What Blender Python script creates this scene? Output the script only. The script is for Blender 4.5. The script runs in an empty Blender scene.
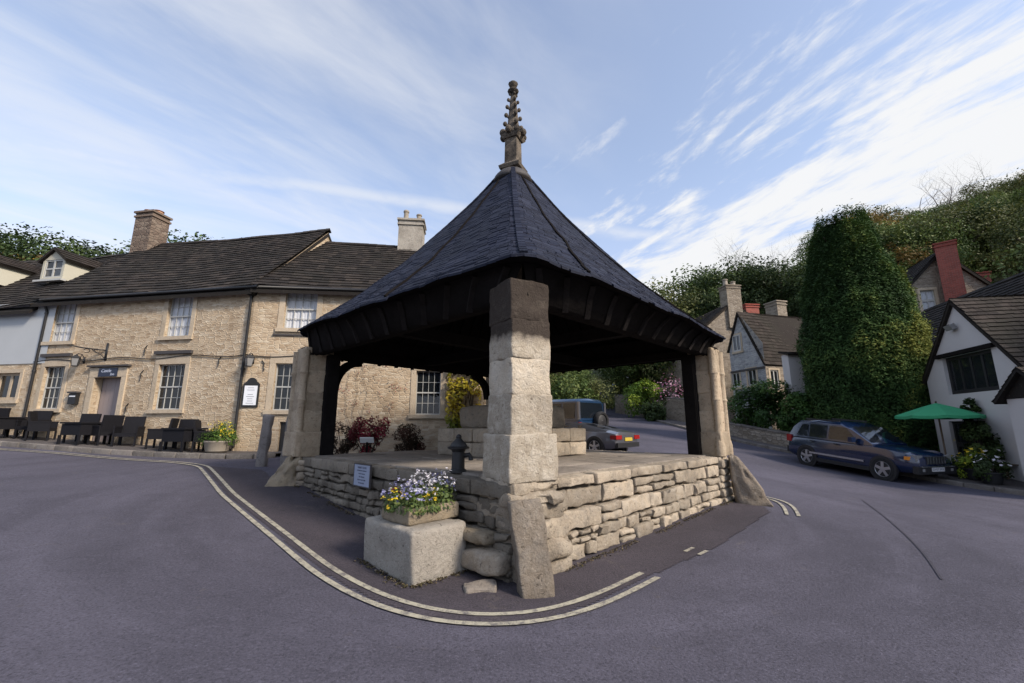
import bpy, math, random
import numpy as np
from mathutils import Vector, Matrix, noise

scene = bpy.context.scene
COL = scene.collection
R = math.radians
rng = random.Random(7)

# ------------------------------------------------------------------ camera
EYE = 1.6
F = 430.0
PITCH = R(11.3)
CP, SP = math.cos(PITCH), math.sin(PITCH)
cam_d = bpy.data.cameras.new("camera")
cam_d.sensor_width = 36.0
cam_d.lens = 36.0 * F / 1024.0
cam_d.clip_start = 0.05
cam_d.clip_end = 3000
cam = bpy.data.objects.new("camera", cam_d)
COL.objects.link(cam)
cam.location = (0, 0, EYE)
cam.rotation_euler = (R(90) + PITCH, 0, 0)
scene.camera = cam


def ray(px, py):
    u, v = (px - 512.0) / F, (py - 341.5) / F
    return Vector((u, CP + v * SP, SP - v * CP))


def at(px, py, Y):
    """World point seen in the photograph at (px, py), at depth Y."""
    d = ray(px, py)
    return Vector((0, 0, EYE)) + d * (Y / d.y)


# ------------------------------------------------------------------ terrain
CTRL = [
    (0, -12, -.15), (-12, -10, .1), (12, -10, -.3), (0, 0, 0), (0, 3, 0), (.1, 4.9, 0), (4.75, 9.7, .1),
    (-4.75, 9.7, .46), (-2.5, 5.5, .12), (2.4, 7.2, .03), (0, 14.5, .6), (-2, 16, .7), (3, 17, .75), (7.9, 25, 1.35),
    (11, 45, 3.2), (11.1, 22, .72), (9, 18, .55), (-8.9, 14.2, .72), (-5, 14.8, .66), (-1, 15.5, .68), (-13, 14.6, .9),
    (-17.5, 15.6, 1.15), (-24, 16.5, 1.6), (-8.6, 11.5, .68), (-12, 12.5, .8), (-15, 13, .95), (-8, 6, .35), (-15, 6, .65),
    (-8, 0, .2), (-18, 0, .6), (12, 14.9, -.1), (11.3, 17.4, .15), (14.8, 13, -.25), (8, 12, 0), (8, 6, -.08), (14, 5, -.3),
    (20, 12, -.25), (16, 18, .3), (22, 25, 1), (0, 60, 4.5), (-20, 40, 3), (30, 45, 4), (-45, 20, 3.2), (40, 0, -.5),
    (0, -40, -.5), (-40, -30, .5), (40, -40, -1), (0, 90, 6), (-60, 90, 7), (60, 90, 7)]
_C = np.array(CTRL, float)


def _phi(r2):
    return np.where(r2 > 1e-9, 0.5 * r2 * np.log(np.maximum(r2, 1e-9)), 0.0)


_n = len(_C)
_A = np.zeros((_n + 3, _n + 3))
_d2 = ((_C[:, None, :2] - _C[None, :, :2]) ** 2).sum(-1)
_A[:_n, :_n] = _phi(_d2) + np.eye(_n) * 0.3
_A[:_n, _n] = 1
_A[:_n, _n + 1:] = _C[:, :2]
_A[_n:, :_n] = _A[:_n, _n:].T
_b = np.zeros(_n + 3)
_b[:_n] = _C[:, 2]
_W = np.linalg.solve(_A, _b)


def Hs(x, y):
    x = np.asarray(x, float)
    y = np.asarray(y, float)
    r2 = (x[..., None] - _C[:, 0]) ** 2 + (y[..., None] - _C[:, 1]) ** 2
    t = (_phi(r2) * _W[:_n]).sum(-1) + _W[_n] + _W[_n + 1] * x + _W[_n + 2] * y
    dist = np.hypot(x, y - 15)
    w = np.exp(-(dist / 70.0) ** 4)
    z = w * t + (1 - w) * 3.0
    d = .96 * (x - 17) + .27 * (y - 15) - 9
    d = np.maximum(d, 0)
    hill = 70 * (1 - np.exp(-d * .58 / 70)) * np.clip(d / 4, 0, 1)
    b = np.maximum(y - 50, 0)
    hill2 = 45 * (1 - np.exp(-b * .34 / 45))
    l = np.maximum(y - 24 + .25 * (x + 10), 0) * np.clip((-4 - x) / 10, 0, 1)
    hill3 = 40 * (1 - np.exp(-l * .22 / 40))
    return z + np.maximum(np.maximum(hill, hill2), hill3)


def H(x, y):
    return float(Hs(x, y))


def G(px, py, lift=0.0):
    """Where the pixel's ray meets the ground."""
    d = ray(px, py)
    o = Vector((0, 0, EYE))
    t, prev = 1.0, 1.0
    while t < 120:
        p = o + d * t
        if p.z < H(p.x, p.y) + lift:
            lo, hi = prev, t
            for _ in range(30):
                m = .5 * (lo + hi)
                p = o + d * m
                if p.z < H(p.x, p.y) + lift:
                    hi = m
                else:
                    lo = m
            return o + d * hi
        prev = t
        t += .1
    return o + d * 120


def project(p):
    q = Vector(p) - Vector((0, 0, EYE))
    c = q.y * CP + q.z * SP
    up = -q.y * SP + q.z * CP
    return 512 + F * q.x / c, 341.5 - F * up / c


# ------------------------------------------------------------------ objects
def tag(o, label=None, cat=None, group=None, kind=None):
    if label: o["label"] = label
    if cat: o["category"] = cat
    if group: o["group"] = group
    if kind: o["kind"] = kind
    return o


def thing(name, label, cat, loc=(0, 0, 0), rz=0.0, group=None):
    o = bpy.data.objects.new(name, None)
    o.empty_display_size = .3
    COL.objects.link(o)
    o.location = loc
    o.rotation_euler = (0, 0, rz)
    return tag(o, label, cat, group)


def copy_tree(o, parent=None):
    c = o.copy()
    COL.objects.link(c)
    c.parent = parent
    for ch in list(o.children):
        copy_tree(ch, c)
    return c


class MB:
    """Collects faces and links them as ONE mesh object."""

    def __init__(s):
        s.v, s.f, s.uv, s.t = [], [], {}, []
        s.cur = (.5, .5, .5)

    def vert(s, p):
        s.v.append(tuple(p))
        s.t.append(s.cur)
        return len(s.v) - 1

    def tint(s, a=None, b=.5, c=.5):
        s.cur = (rng.random() if a is None else a, b, c)

    def face(s, pts, uv=None):
        i = [s.vert(p) for p in pts]
        if uv: s.uv[len(s.f)] = uv
        s.f.append(i)

    def grid(s, rows, close_u=False):
        """rows: list of equal-length point lists."""
        idx = [[s.vert(p) for p in r] for r in rows]
        n = len(rows[0])
        for a in range(len(rows) - 1):
            for b in range(n if close_u else n - 1):
                c = (b + 1) % n
                s.f.append([idx[a][b], idx[a][c], idx[a + 1][c], idx[a + 1][b]])
        return idx

    def obox(s, c, ax, h):
        """box: centre, three unit axes, half sizes"""
        c = Vector(c)
        a, b, d = [Vector(q) * k for q, k in zip(ax, h)]
        P = [c + a * i + b * j + d * k for k in (-1, 1) for j in (-1, 1) for i in (-1, 1)]
        i = [s.vert(p) for p in P]
        for q in ((0, 2, 3, 1), (4, 5, 7, 6), (0, 1, 5, 4), (2, 6, 7, 3), (0, 4, 6, 2), (1, 3, 7, 5)):
            s.f.append([i[k] for k in q])

    def box(s, lo, hi):
        c = [(a + b) / 2 for a, b in zip(lo, hi)]
        h = [(b - a) / 2 for a, b in zip(lo, hi)]
        s.obox(c, ((1, 0, 0), (0, 1, 0), (0, 0, 1)), h)

    def bar(s, a, b, w, h, up=(0, 0, 1)):
        a, b = Vector(a), Vector(b)
        d = (b - a)
        L = d.length
        d.normalize()
        sd = d.cross(Vector(up))
        if sd.length < 1e-4: sd = d.cross(Vector((0, 1, 0)))
        sd.normalize()
        n = sd.cross(d)
        s.obox((a + b) / 2, (d, sd, n), (L / 2, w / 2, h / 2))

    def tube(s, path, rad, n=8, cap=True):
        path = [Vector(p) for p in path]
        if not isinstance(rad, (list, tuple)): rad = [rad] * len(path)
        rows = []
        ref = Vector((0.13, .31, .94))
        for i, p in enumerate(path):
            d = path[min(i + 1, len(path) - 1)] - path[max(i - 1, 0)]
            d.normalize()
            sd = d.cross(ref)
            if sd.length < .15: sd = d.cross(Vector((1, 0, 0)))
            sd.normalize()
            n2 = sd.cross(d)
            rows.append([p + (sd * math.cos(k * 2 * math.pi / n) + n2 * math.sin(k * 2 * math.pi / n)) * rad[i] for k in range(n)])
        idx = s.grid(rows, True)
        if cap:
            s.f.append(idx[0][:])
            s.f.append(idx[-1][::-1])

    def lathe(s, c, prof, n=16, ax=None, cap=True):
        """prof: list of (radius, height) along axis"""
        c = Vector(c)
        X, Y, Z = ax if ax else (Vector((1, 0, 0)), Vector((0, 1, 0)), Vector((0, 0, 1)))
        rows = [[c + X * (r * math.cos(k * 2 * math.pi / n)) + Y * (r * math.sin(k * 2 * math.pi / n)) + Z * z for k in range(n)] for r, z in prof]
        idx = s.grid(rows, True)
        if cap:
            s.f.append(idx[0][::-1])
            s.f.append(idx[-1][:])

    def prism(s, poly, dvec):
        """extrude planar polygon by a vector"""
        dvec = Vector(dvec)
        A = [Vector(p) for p in poly]
        n = len(A)
        a = [s.vert(p) for p in A]
        b = [s.vert(p + dvec) for p in A]
        s.f.append(a[::-1])
        s.f.append(b)
        for i in range(n):
            j = (i + 1) % n
            s.f.append([a[i], a[j], b[j], b[i]])

    def stone(s, c, ax, h, r=.03, amp=.012, freq=5.0, seg=.16, seed=None):
        """rounded, slightly uneven block"""
        c = Vector(c)
        ax = [Vector(a) for a in ax]
        sd = Vector((rng.random() * 50, rng.random() * 50, rng.random() * 50))
        r = min(r, min(h) * .8)

        def ticks(H_):
            inner = H_ - r
            k = max(1, int(round(2 * inner / seg)))
            return [-H_, -H_ + r * .35] + [-inner + 2 * inner * i / k for i in range(k + 1)] + [H_ - r * .35, H_]

        T = [ticks(q) for q in h]
        cache = {}

        def V(p):
            key = tuple(round(q, 5) for q in p)
            if key in cache: return cache[key]
            q = [max(-(H_ - r), min(H_ - r, x)) for x, H_ in zip(p, h)]
            d = Vector([a - b for a, b in zip(p, q)])
            if d.length > 1e-9:
                d = d.normalized() * r
            w = Vector(q) + d
            nrm = d.normalized() if d.length > 1e-9 else Vector((0, 0, 0))
            wp = c + ax[0] * w[0] + ax[1] * w[1] + ax[2] * w[2]
            nz = noise.noise_vector(w * freq + sd) * amp + noise.noise_vector(w * freq * 2.7 + sd) * amp * .5 + noise.noise_vector(w * freq * 7 + sd) * amp * .28
            ch = noise.noise(w * freq * 1.6 - sd)
            if ch > .28 and nrm.length > .5: nz = nz - nrm * (ch - .28) * amp * 3.2
            wp = wp + nz
            cache[key] = s.vert(wp)
            return cache[key]

        for a in range(3):
            b, d = (a + 1) % 3, (a + 2) % 3
            for sgn in (-1, 1):
                for i in range(len(T[b]) - 1):
                    for j in range(len(T[d]) - 1):
                        quad = []
                        for (ii, jj) in ((i, j), (i + 1, j), (i + 1, j + 1), (i, j + 1)):
                            p = [0, 0, 0]
                            p[a] = sgn * h[a]
                            p[b] = T[b][ii]
                            p[d] = T[d][jj]
                            quad.append(V(p))
                        s.f.append(quad if sgn > 0 else quad[::-1])

    def build(s, name, mat, parent=None, smooth=False, origin=None, angle=None):
        me = bpy.data.meshes.new(name)
        o3 = Vector(origin) if origin is not None else None
        vs = s.v
        if o3 is not None: vs = [(a - o3.x, b - o3.y, c - o3.z) for a, b, c in vs]
        me.from_pydata(vs, [], s.f)
        if s.uv:
            ul = me.uv_layers.new(name="UVMap")
            for fi, uv in s.uv.items():
                ls = me.polygons[fi].loop_start
                for k, q in enumerate(uv): ul.data[ls + k].uv = q
        at_ = me.attributes.new("tint", "FLOAT_COLOR", "POINT")
        at_.data.foreach_set("color", np.array([(a, b, c, 1) for a, b, c in s.t], np.float32).ravel())
        me.materials.append(mat)
        if smooth:
            me.polygons.foreach_set("use_smooth", [True] * len(me.polygons))
        me.update()
        if angle: me.set_sharp_from_angle(angle=R(angle))
        ob = bpy.data.objects.new(name, me)
        COL.objects.link(ob)
        if parent is not None: ob.parent = parent
        elif o3 is not None: ob.location = o3
        return ob


def leaf_object(name, pts, size, mat, parent=None, tints=None, up=.3, centre=None, out=.4, aspect=.55, seed=1, loc=None):
    """many small diamond leaves at pts (N,3)"""
    g = np.random.default_rng(seed)
    N = len(pts)
    n = g.normal(size=(N, 3))
    n /= np.linalg.norm(n, axis=1)[:, None]
    if centre is not None:
        o = pts - np.asarray(centre)
        o /= np.maximum(np.linalg.norm(o, axis=1)[:, None], 1e-6)
        n += o * out * 2
    n[:, 2] += up
    n /= np.linalg.norm(n, axis=1)[:, None]
    t = np.cross(n, g.normal(size=(N, 3)))
    t /= np.maximum(np.linalg.norm(t, axis=1)[:, None], 1e-6)
    b = np.cross(n, t)
    L = (size * g.uniform(.6, 1.35, N))[:, None]
    Wd = L * aspect
    V = np.stack([pts - t * L * .5, pts + b * Wd * .5 - n * L * .08, pts + t * L * .5, pts - b * Wd * .5 - n * L * .08], 1).reshape(-1, 3)
    me = bpy.data.meshes.new(name)
    me.vertices.add(N * 4)
    me.vertices.foreach_set("co", V.astype(np.float32).ravel())
    me.loops.add(N * 4)
    me.loops.foreach_set("vertex_index", np.arange(N * 4, dtype=np.int32))
    me.polygons.add(N)
    me.polygons.foreach_set("loop_start", np.arange(0, N * 4, 4, dtype=np.int32))
    me.update(calc_edges=True)
    a = me.attributes.new("tint", "FLOAT_COLOR", "POINT")
    tt = g.random(N) if tints is None else np.asarray(tints, float)
    tt = np.clip(tt + g.normal(0, .08, N), 0, 1)
    c = np.ones((N, 4), np.float32)
    c[:, 0] = tt
    c[:, 1] = g.random(N)
    a.data.foreach_set("color", np.repeat(c, 4, axis=0).ravel())
    me.materials.append(mat)
    ob = bpy.data.objects.new(name, me)
    COL.objects.link(ob)
    if parent is not None: ob.parent = parent
    if loc is not None: ob.location = loc
    return ob


# ------------------------------------------------------------------ materials
def new_mat(name):
    m = bpy.data.materials.new(name)
    m.use_nodes = True
    nt = m.node_tree
    bs = nt.nodes["Principled BSDF"]
    return m, nt, bs


def N_(nt, typ, **kw):
    n = nt.nodes.new(typ)
    for k, v in kw.items():
        if k.startswith("i_"):
            n.inputs[k[2:].replace("_", " ")].default_value = v
        else:
            setattr(n, k, v)
    return n


def mixc(nt, fac, a, b, blend="MIX"):
    n = nt.nodes.new("ShaderNodeMix")
    n.data_type = "RGBA"
    n.blend_type = blend
    for sock, val in ((n.inputs[0], fac), (n.inputs[6], a), (n.inputs[7], b)):
        if hasattr(val, "links"): nt.links.new(val, sock)
        elif isinstance(val, (int, float)): sock.default_value = val
        else: sock.default_value = (*val, 1) if len(val) == 3 else val
    return n.outputs[2]


def ramp(nt, src, stops):
    n = nt.nodes.new("ShaderNodeValToRGB")
    e = n.color_ramp.elements
    while len(e) < len(stops): e.new(.5)
    for el, (p, c) in zip(e, stops):
        el.position = p
        el.color = (*c, 1) if not isinstance(c, (int, float)) else (c, c, c, 1)
    nt.links.new(src, n.inputs[0])
    return n.outputs[0]


def math_(nt, op, a, b=None, c=None, clamp=False):
    n = nt.nodes.new("ShaderNodeMath")
    n.operation = op
    n.use_clamp = clamp
    for i, v in enumerate((a, b, c)):
        if v is None: continue
        if hasattr(v, "links"): nt.links.new(v, n.inputs[i])
        else: n.inputs[i].default_value = v
    return n.outputs[0]


def noise_(nt, vec, scale, detail=4, rough=.55, dist=0.0):
    n = N_(nt, "ShaderNodeTexNoise")
    n.inputs["Scale"].default_value = scale
    n.inputs["Detail"].default_value = detail
    n.inputs["Roughness"].default_value = rough
    n.inputs["Distortion"].default_value = dist
    if vec is not None: nt.links.new(vec, n.inputs["Vector"])
    return n.outputs["Fac"]


def bump_(nt, bs, height, strength=.4, dist=.02, prev=None):
    n = N_(nt, "ShaderNodeBump")
    n.inputs["Strength"].default_value = strength
    n.inputs["Distance"].default_value = dist
    nt.links.new(height, n.inputs["Height"])
    if prev is not None: nt.links.new(prev, n.inputs["Normal"])
    nt.links.new(n.outputs[0], bs.inputs["Normal"])
    return n.outputs[0]


def geo_pos(nt):
    return N_(nt, "ShaderNodeNewGeometry").outputs["Position"]


def obj_co(nt):
    return N_(nt, "ShaderNodeTexCoord").outputs["Object"]


def plain(name, col, rough=.6, metal=0.0, var=.15, scale=6.0, bump=.15, bdist=.01, spec=.5, coat=0.0):
    """one colour with gentle uneven variation"""
    m, nt, bs = new_mat(name)
    co = obj_co(nt)
    f = noise_(nt, co, scale, 5, .6)
    c = mixc(nt, f, [q * (1 - var) for q in col], [min(1, q * (1 + var)) for q in col])
    nt.links.new(c, bs.inputs["Base Color"])
    bs.inputs["Roughness"].default_value = rough
    bs.inputs["Metallic"].default_value = metal
    bs.inputs["Specular IOR Level"].default_value = spec
    bs.inputs["Coat Weight"].default_value = coat
    bs.inputs["Coat Roughness"].default_value = .08
    if bump: bump_(nt, bs, noise_(nt, co, scale * 6, 6, .65), bump, bdist)
    return m


def stone_mat(name, base, dark, light, lichen=.35, bump=.6, scale=1.0, stain_z=None):
    """weathered limestone: patches, dark lichen, pale scabs, grain"""
    m, nt, bs = new_mat(name)
    co = geo_pos(nt)
    a = N_(nt, "ShaderNodeAttribute", attribute_name="tint")
    sep = N_(nt, "ShaderNodeSeparateColor")
    nt.links.new(a.outputs["Color"], sep.inputs[0])
    t = sep.outputs[0]
    big = noise_(nt, co, 1.6 * scale, 6, .62, .3)
    mid = noise_(nt, co, 7 * scale, 8, .68, .4)
    fine = noise_(nt, co, 45 * scale, 6, .7)
    c = mixc(nt, t, [q * .62 for q in base], [q * 1.22 for q in base])
    c = mixc(nt, ramp(nt, mid, [(.45, 0), (.7, .8)]), c, light)
    k = ramp(nt, math_(nt, "ADD", math_(nt, "MULTIPLY", big, .6), math_(nt, "MULTIPLY", mid, .5)), [(.56 - .14 * lichen, 0), (.74 - .1 * lichen, 1)])
    c = mixc(nt, math_(nt, "MULTIPLY", k, .35 + lichen), c, dark)
    c = mixc(nt, math_(nt, "MULTIPLY", fine, .35), c, [q * .45 for q in base])
    grit = noise_(nt, co, 95 * scale, 4, .75)
    c = mixc(nt, ramp(nt, grit, [(.32, .5), (.43, 0)]), c, [q * .3 for q in dark])
    pit = noise_(nt, co, 19 * scale, 7, .75, .8)
    c = mixc(nt, ramp(nt, pit, [(.33, .85), (.43, 0)]), c, [q * .55 for q in dark])
    c = mixc(nt, ramp(nt, pit, [(.60, 0), (.72, .55)]), c, [min(1, q * 1.25) for q in light])
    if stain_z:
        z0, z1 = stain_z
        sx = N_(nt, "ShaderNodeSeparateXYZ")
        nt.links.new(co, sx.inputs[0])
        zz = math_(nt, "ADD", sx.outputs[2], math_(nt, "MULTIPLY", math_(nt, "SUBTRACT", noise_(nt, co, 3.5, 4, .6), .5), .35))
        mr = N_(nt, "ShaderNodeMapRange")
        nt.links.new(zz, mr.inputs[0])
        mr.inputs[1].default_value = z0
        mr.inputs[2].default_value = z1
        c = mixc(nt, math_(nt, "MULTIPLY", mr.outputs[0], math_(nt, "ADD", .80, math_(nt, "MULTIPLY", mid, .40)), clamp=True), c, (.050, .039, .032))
    nt.links.new(c, bs.inputs["Base Color"])
    bs.inputs["Roughness"].default_value = .92
    bs.inputs["Specular IOR Level"].default_value = .25
    h = math_(nt, "ADD", math_(nt, "MULTIPLY", mid, .7), math_(nt, "MULTIPLY", fine, .35))
    h = math_(nt, "ADD", h, math_(nt, "MULTIPLY", pit, .8))
    bump_(nt, bs, h, min(1, bump * 1.25), .035)
    return m


def rubble_mat(name, cols, mortar, sx=3.6, sz=10.5, bump=.8, grime=.3, white=0.0):
    """coursed rubble wall on UV metres; white>0 adds worn limewash"""
    m, nt, bs = new_mat(name)
    uv = N_(nt, "ShaderNodeTexCoord").outputs["UV"]
    mp = N_(nt, "ShaderNodeMapping")
    mp.inputs["Scale"].default_value = (sx, sz, 1)
    nt.links.new(uv, mp.inputs[0])
    dn = N_(nt, "ShaderNodeTexNoise")
    dn.inputs["Scale"].default_value = 1.1
    dn.inputs["Detail"].default_value = 3
    nt.links.new(uv, dn.inputs["Vector"])
    va = N_(nt, "ShaderNodeVectorMath", operation="MULTIPLY_ADD")
    nt.links.new(dn.outputs["Color"], va.inputs[0])
    va.inputs[1].default_value = (.55, .40, 0)
    nt.links.new(mp.outputs[0], va.inputs[2])
    vo = N_(nt, "ShaderNodeTexVoronoi", voronoi_dimensions="2D", feature="F1")
    vo.inputs["Scale"].default_value = 1
    vo.inputs["Randomness"].default_value = .8
    nt.links.new(va.outputs[0], vo.inputs["Vector"])
    ve = N_(nt, "ShaderNodeTexVoronoi", voronoi_dimensions="2D", feature="DISTANCE_TO_EDGE")
    ve.inputs["Scale"].default_value = 1
    ve.inputs["Randomness"].default_value = .8
    nt.links.new(va.outputs[0], ve.inputs["Vector"])
    sep = N_(nt, "ShaderNodeSeparateColor")
    nt.links.new(vo.outputs["Color"], sep.inputs[0])
    n = len(cols)
    c = ramp(nt, sep.outputs[0], [(i / (n - 1), q) for i, q in enumerate(cols)])
    fine = noise_(nt, uv, 26, 7, .7)
    c = mixc(nt, math_(nt, "MULTIPLY", fine, .45), c, [q * .5 for q in cols[0]])
    edge = ramp(nt, ve.outputs["Distance"], [(.02, 1), (.09, 0)])
    c = mixc(nt, math_(nt, "MULTIPLY", edge, .8), c, mortar)
    g = noise_(nt, uv, .55, 6, .65, .4)
    c = mixc(nt, math_(nt, "MULTIPLY", ramp(nt, g, [(.45, 0), (.75, 1)]), grime), c, (.10, .085, .07))
    g2 = noise_(nt, uv, .9, 3, .5, 1.2)
    c = mixc(nt, ramp(nt, g2, [(.55, 0), (.66, .30)]), c, [min(1, q * 1.15) for q in mortar])
    c = mixc(nt, ramp(nt, g2, [(.30, .35), (.42, 0)]), c, [q * .62 for q in cols[1]])
    if white:
        w = noise_(nt, uv, 2.3, 7, .7, .3)
        c = mixc(nt, math_(nt, "MULTIPLY", ramp(nt, w, [(.35, 0), (.6, 1)]), white), c, (.62, .63, .62))
    nt.links.new(c, bs.inputs["Base Color"])
    bs.inputs["Roughness"].default_value = .92
    bs.inputs["Specular IOR Level"].default_value = .2
    h = math_(nt, "ADD", ramp(nt, ve.outputs["Distance"], [(0, 0), (.14, 1)]), math_(nt, "MULTIPLY", fine, .6))
    h = math_(nt, "ADD", h, math_(nt, "MULTIPLY", sep.outputs[1], .5))
    bump_(nt, bs, h, bump, .03)
    return m


def tile_mat(name, cols, moss=(.05, .055, .03), lich=(.30, .29, .26), rough=.85, spots=.5, spec=.3):
    m, nt, bs = new_mat(name)
    co = geo_pos(nt)
    a = N_(nt, "ShaderNodeAttribute", attribute_name="tint")
    sep = N_(nt, "ShaderNodeSeparateColor")
    nt.links.new(a.outputs["Color"], sep.inputs[0])
    n = len(cols)
    c = ramp(nt, sep.outputs[0], [(i / (n - 1), q) for i, q in enumerate(cols)])
    big = noise_(nt, co, .9, 5, .6)
    mid = noise_(nt, co, 9, 7, .7)
    c = mixc(nt, ramp(nt, big, [(.4, 0), (.7, .7)]), c, moss)
    c = mixc(nt, math_(nt, "MULTIPLY", ramp(nt, mid, [(.62, 0), (.72, 1)]), spots), c, lich)
    c = mixc(nt, math_(nt, "MULTIPLY", noise_(nt, co, 40, 5, .7), .4), c, [q * .4 for q in cols[0]])
    nt.links.new(c, bs.inputs["Base Color"])
    bs.inputs["Roughness"].default_value = rough
    bs.inputs["Specular IOR Level"].default_value = spec
    bump_(nt, bs, math_(nt, "ADD", mid, math_(nt, "MULTIPLY", noise_(nt, co, 60, 4, .7), .4)), .6, .02)
    return m


def leaf_mat(name, stops, trans=.25, rough=.6):
    m, nt, bs = new_mat(name)
    a = N_(nt, "ShaderNodeAttribute", attribute_name="tint")
    sep = N_(nt, "ShaderNodeSeparateColor")
    nt.links.new(a.outputs["Color"], sep.inputs[0])
    c = ramp(nt, sep.outputs[0], stops)
    nt.links.new(c, bs.inputs["Base Color"])
    bs.inputs["Roughness"].default_value = rough
    bs.inputs["Specular IOR Level"].default_value = .25
    tr = N_(nt, "ShaderNodeBsdfTranslucent")
    nt.links.new(c, tr.inputs[0])
    mx = N_(nt, "ShaderNodeMixShader")
    mx.inputs[0].default_value = trans
    nt.links.new(bs.outputs[0], mx.inputs[1])
    nt.links.new(tr.outputs[0], mx.inputs[2])
    nt.links.new(mx.outputs[0], nt.nodes["Material Output"].inputs[0])
    return m


def glass_mat(name, tint=(.02, .025, .03), clear=.55):
    """window glass: mirror of the sky over a mostly clear pane"""
    m, nt, bs = new_mat(name)
    bs.inputs["Base Color"].default_value = (*tint, 1)
    bs.inputs["Roughness"].default_value = .04
    bs.inputs["Specular IOR Level"].default_value = .9
    co = obj_co(nt)
    bump_(nt, bs, noise_(nt, co, 2.5, 2, .5), .06, .05)
    tp = N_(nt, "ShaderNodeBsdfTransparent")
    mx = N_(nt, "ShaderNodeMixShader")
    mx.inputs[0].default_value = clear
    nt.links.new(bs.outputs[0], mx.inputs[1])
    nt.links.new(tp.outputs[0], mx.inputs[2])
    nt.links.new(mx.outputs[0], nt.nodes["Material Output"].inputs[0])
    return m


M = {}
M["cross_stone"] = stone_mat("cross_stone", (.46, .385, .295), (.095, .078, .062), (.60, .54, .45), .38, .9)
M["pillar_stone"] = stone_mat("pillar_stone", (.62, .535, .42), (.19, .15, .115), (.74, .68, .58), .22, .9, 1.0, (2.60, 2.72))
M["pillar_plain"] = stone_mat("pillar_plain", (.49, .39, .28), (.14, .105, .07), (.62, .53, .40), .25, .8)
M["dirt"] = plain("dirt", (.09, .075, .06), .95, var=.4, scale=9, bump=.6, bdist=.03)
M["paving"] = stone_mat("paving", (.30, .26, .22), (.14, .12, .105), (.40, .36, .31), .3, .6)
M["shaded_stone"] = stone_mat("shaded_stone", (.25, .215, .17), (.075, .062, .05), (.36, .33, .28), .5, .8)  # darker copy of the platform stone, with shade put into the colour
M["slab_stone"] = stone_mat("slab_stone", (.36, .30, .235), (.06, .046, .038), (.52, .47, .40), .62, .9)
M["block_stone"] = stone_mat("block_stone", (.44, .40, .345), (.13, .11, .09), (.56, .53, .47), .32, .8)
M["trough_stone"] = stone_mat("trough_stone", (.33, .27, .19), (.14, .11, .08), (.42, .37, .29), .3, .7)
M["post_stone"] = stone_mat("post_stone", (.26, .235, .22), (.09, .08, .07), (.29, .26, .24), .3, .6)
M["finial_stone"] = stone_mat("finial_stone", (.20, .165, .13), (.035, .03, .027), (.30, .26, .21), .7, .8)
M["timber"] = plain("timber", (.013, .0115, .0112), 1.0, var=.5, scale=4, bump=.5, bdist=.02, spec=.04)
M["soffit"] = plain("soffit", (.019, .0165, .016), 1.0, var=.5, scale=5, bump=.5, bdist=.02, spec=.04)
M["cross_tile"] = tile_mat("cross_tile", [(.006, .008, .020), (.012, .016, .036), (.026, .031, .055)], (.009, .012, .024), (.10, .105, .12), .75, .55, .2)
M["pub_tile"] = tile_mat("pub_tile", [(.014, .011, .010), (.028, .022, .019), (.058, .046, .038)], (.018, .017, .013), (.19, .175, .15), .9, .75)
M["brown_tile"] = tile_mat("brown_tile", [(.018, .013, .011), (.032, .024, .020), (.056, .043, .036)], (.028, .026, .018), (.22, .20, .17), .9, .6)
M["pub_wall"] = rubble_mat("pub_wall", [(.37, .27, .175), (.54, .415, .28), (.63, .51, .36), (.46, .345, .23), (.68, .585, .44)], (.54, .45, .335), 4.7, 14.5, bump=.55, grime=.25)
M["ashlar"] = stone_mat("ashlar", (.50, .41, .30), (.26, .20, .14), (.58, .50, .39), .08, .35)
M["far_wall"] = rubble_mat("far_wall", [(.22, .18, .14), (.32, .27, .21), (.38, .33, .27)], (.30, .26, .21), 3.5, 8, grime=.3)
M["chimney_stone"] = rubble_mat("chimney_stone", [(.14, .10, .08), (.22, .165, .13), (.30, .24, .19)], (.17, .14, .115), 3.5, 7, grime=.5)
M["lime_wall"] = rubble_mat("lime_wall", [(.17, .18, .20), (.30, .31, .33), (.40, .41, .41)], (.36, .37, .37), 3.2, 7, grime=.3, white=.35)
M["low_wall"] = rubble_mat("low_wall", [(.22, .19, .15), (.34, .30, .25), (.42, .38, .32)], (.14, .12, .10), 3, 7, grime=.4)
M["render_white"] = plain("render_white", (.52, .505, .50), .9, var=.08, scale=1.2, bump=.25, bdist=.01)
M["render_grey"] = plain("render_grey", (.40, .42, .435), .9, var=.08, scale=1.2, bump=.2, bdist=.01)
M["cream"] = plain("cream", (.46, .44, .36), .85, var=.06, scale=2)
M["sash"] = plain("sash", (.42, .42, .40), .5, var=.06, scale=5, bump=.05)
M["glass"] = glass_mat("glass", clear=.42)
M["glass_clear"] = glass_mat("glass_clear", (.03, .035, .045), .80)
M["car_glass"] = glass_mat("car_glass", (.01, .012, .015), .25)
M["curtain"] = plain("curtain", (.80, .82, .86), .9, var=.1, scale=8)
M["dark_inside"] = plain("dark_inside", (.02, .018, .016), .95)
M["door_paint"] = plain("door_paint", (.24, .205, .205), .55, var=.1, scale=3)
M["black_iron"] = plain("black_iron", (.012, .012, .013), .5, var=.2, scale=12, bump=.2)
M["lead_dark"] = plain("lead_dark", (.05, .045, .045), .7, var=.2)
M["rattan"] = plain("rattan", (.008, .008, .011), .7, var=.3, scale=25, bump=.5, bdist=.01, spec=.2)
M["navy_sign"] = plain("navy_sign", (.012, .018, .042), .45, var=.1)
M["pale_letter"] = plain("pale_letter", (.55, .60, .72), .5, var=.03)
M["paper"] = plain("paper", (.70, .72, .76), .7, var=.05, scale=2)
M["plaque"] = plain("plaque", (.27, .31, .41), .55, var=.15, scale=10)
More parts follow.
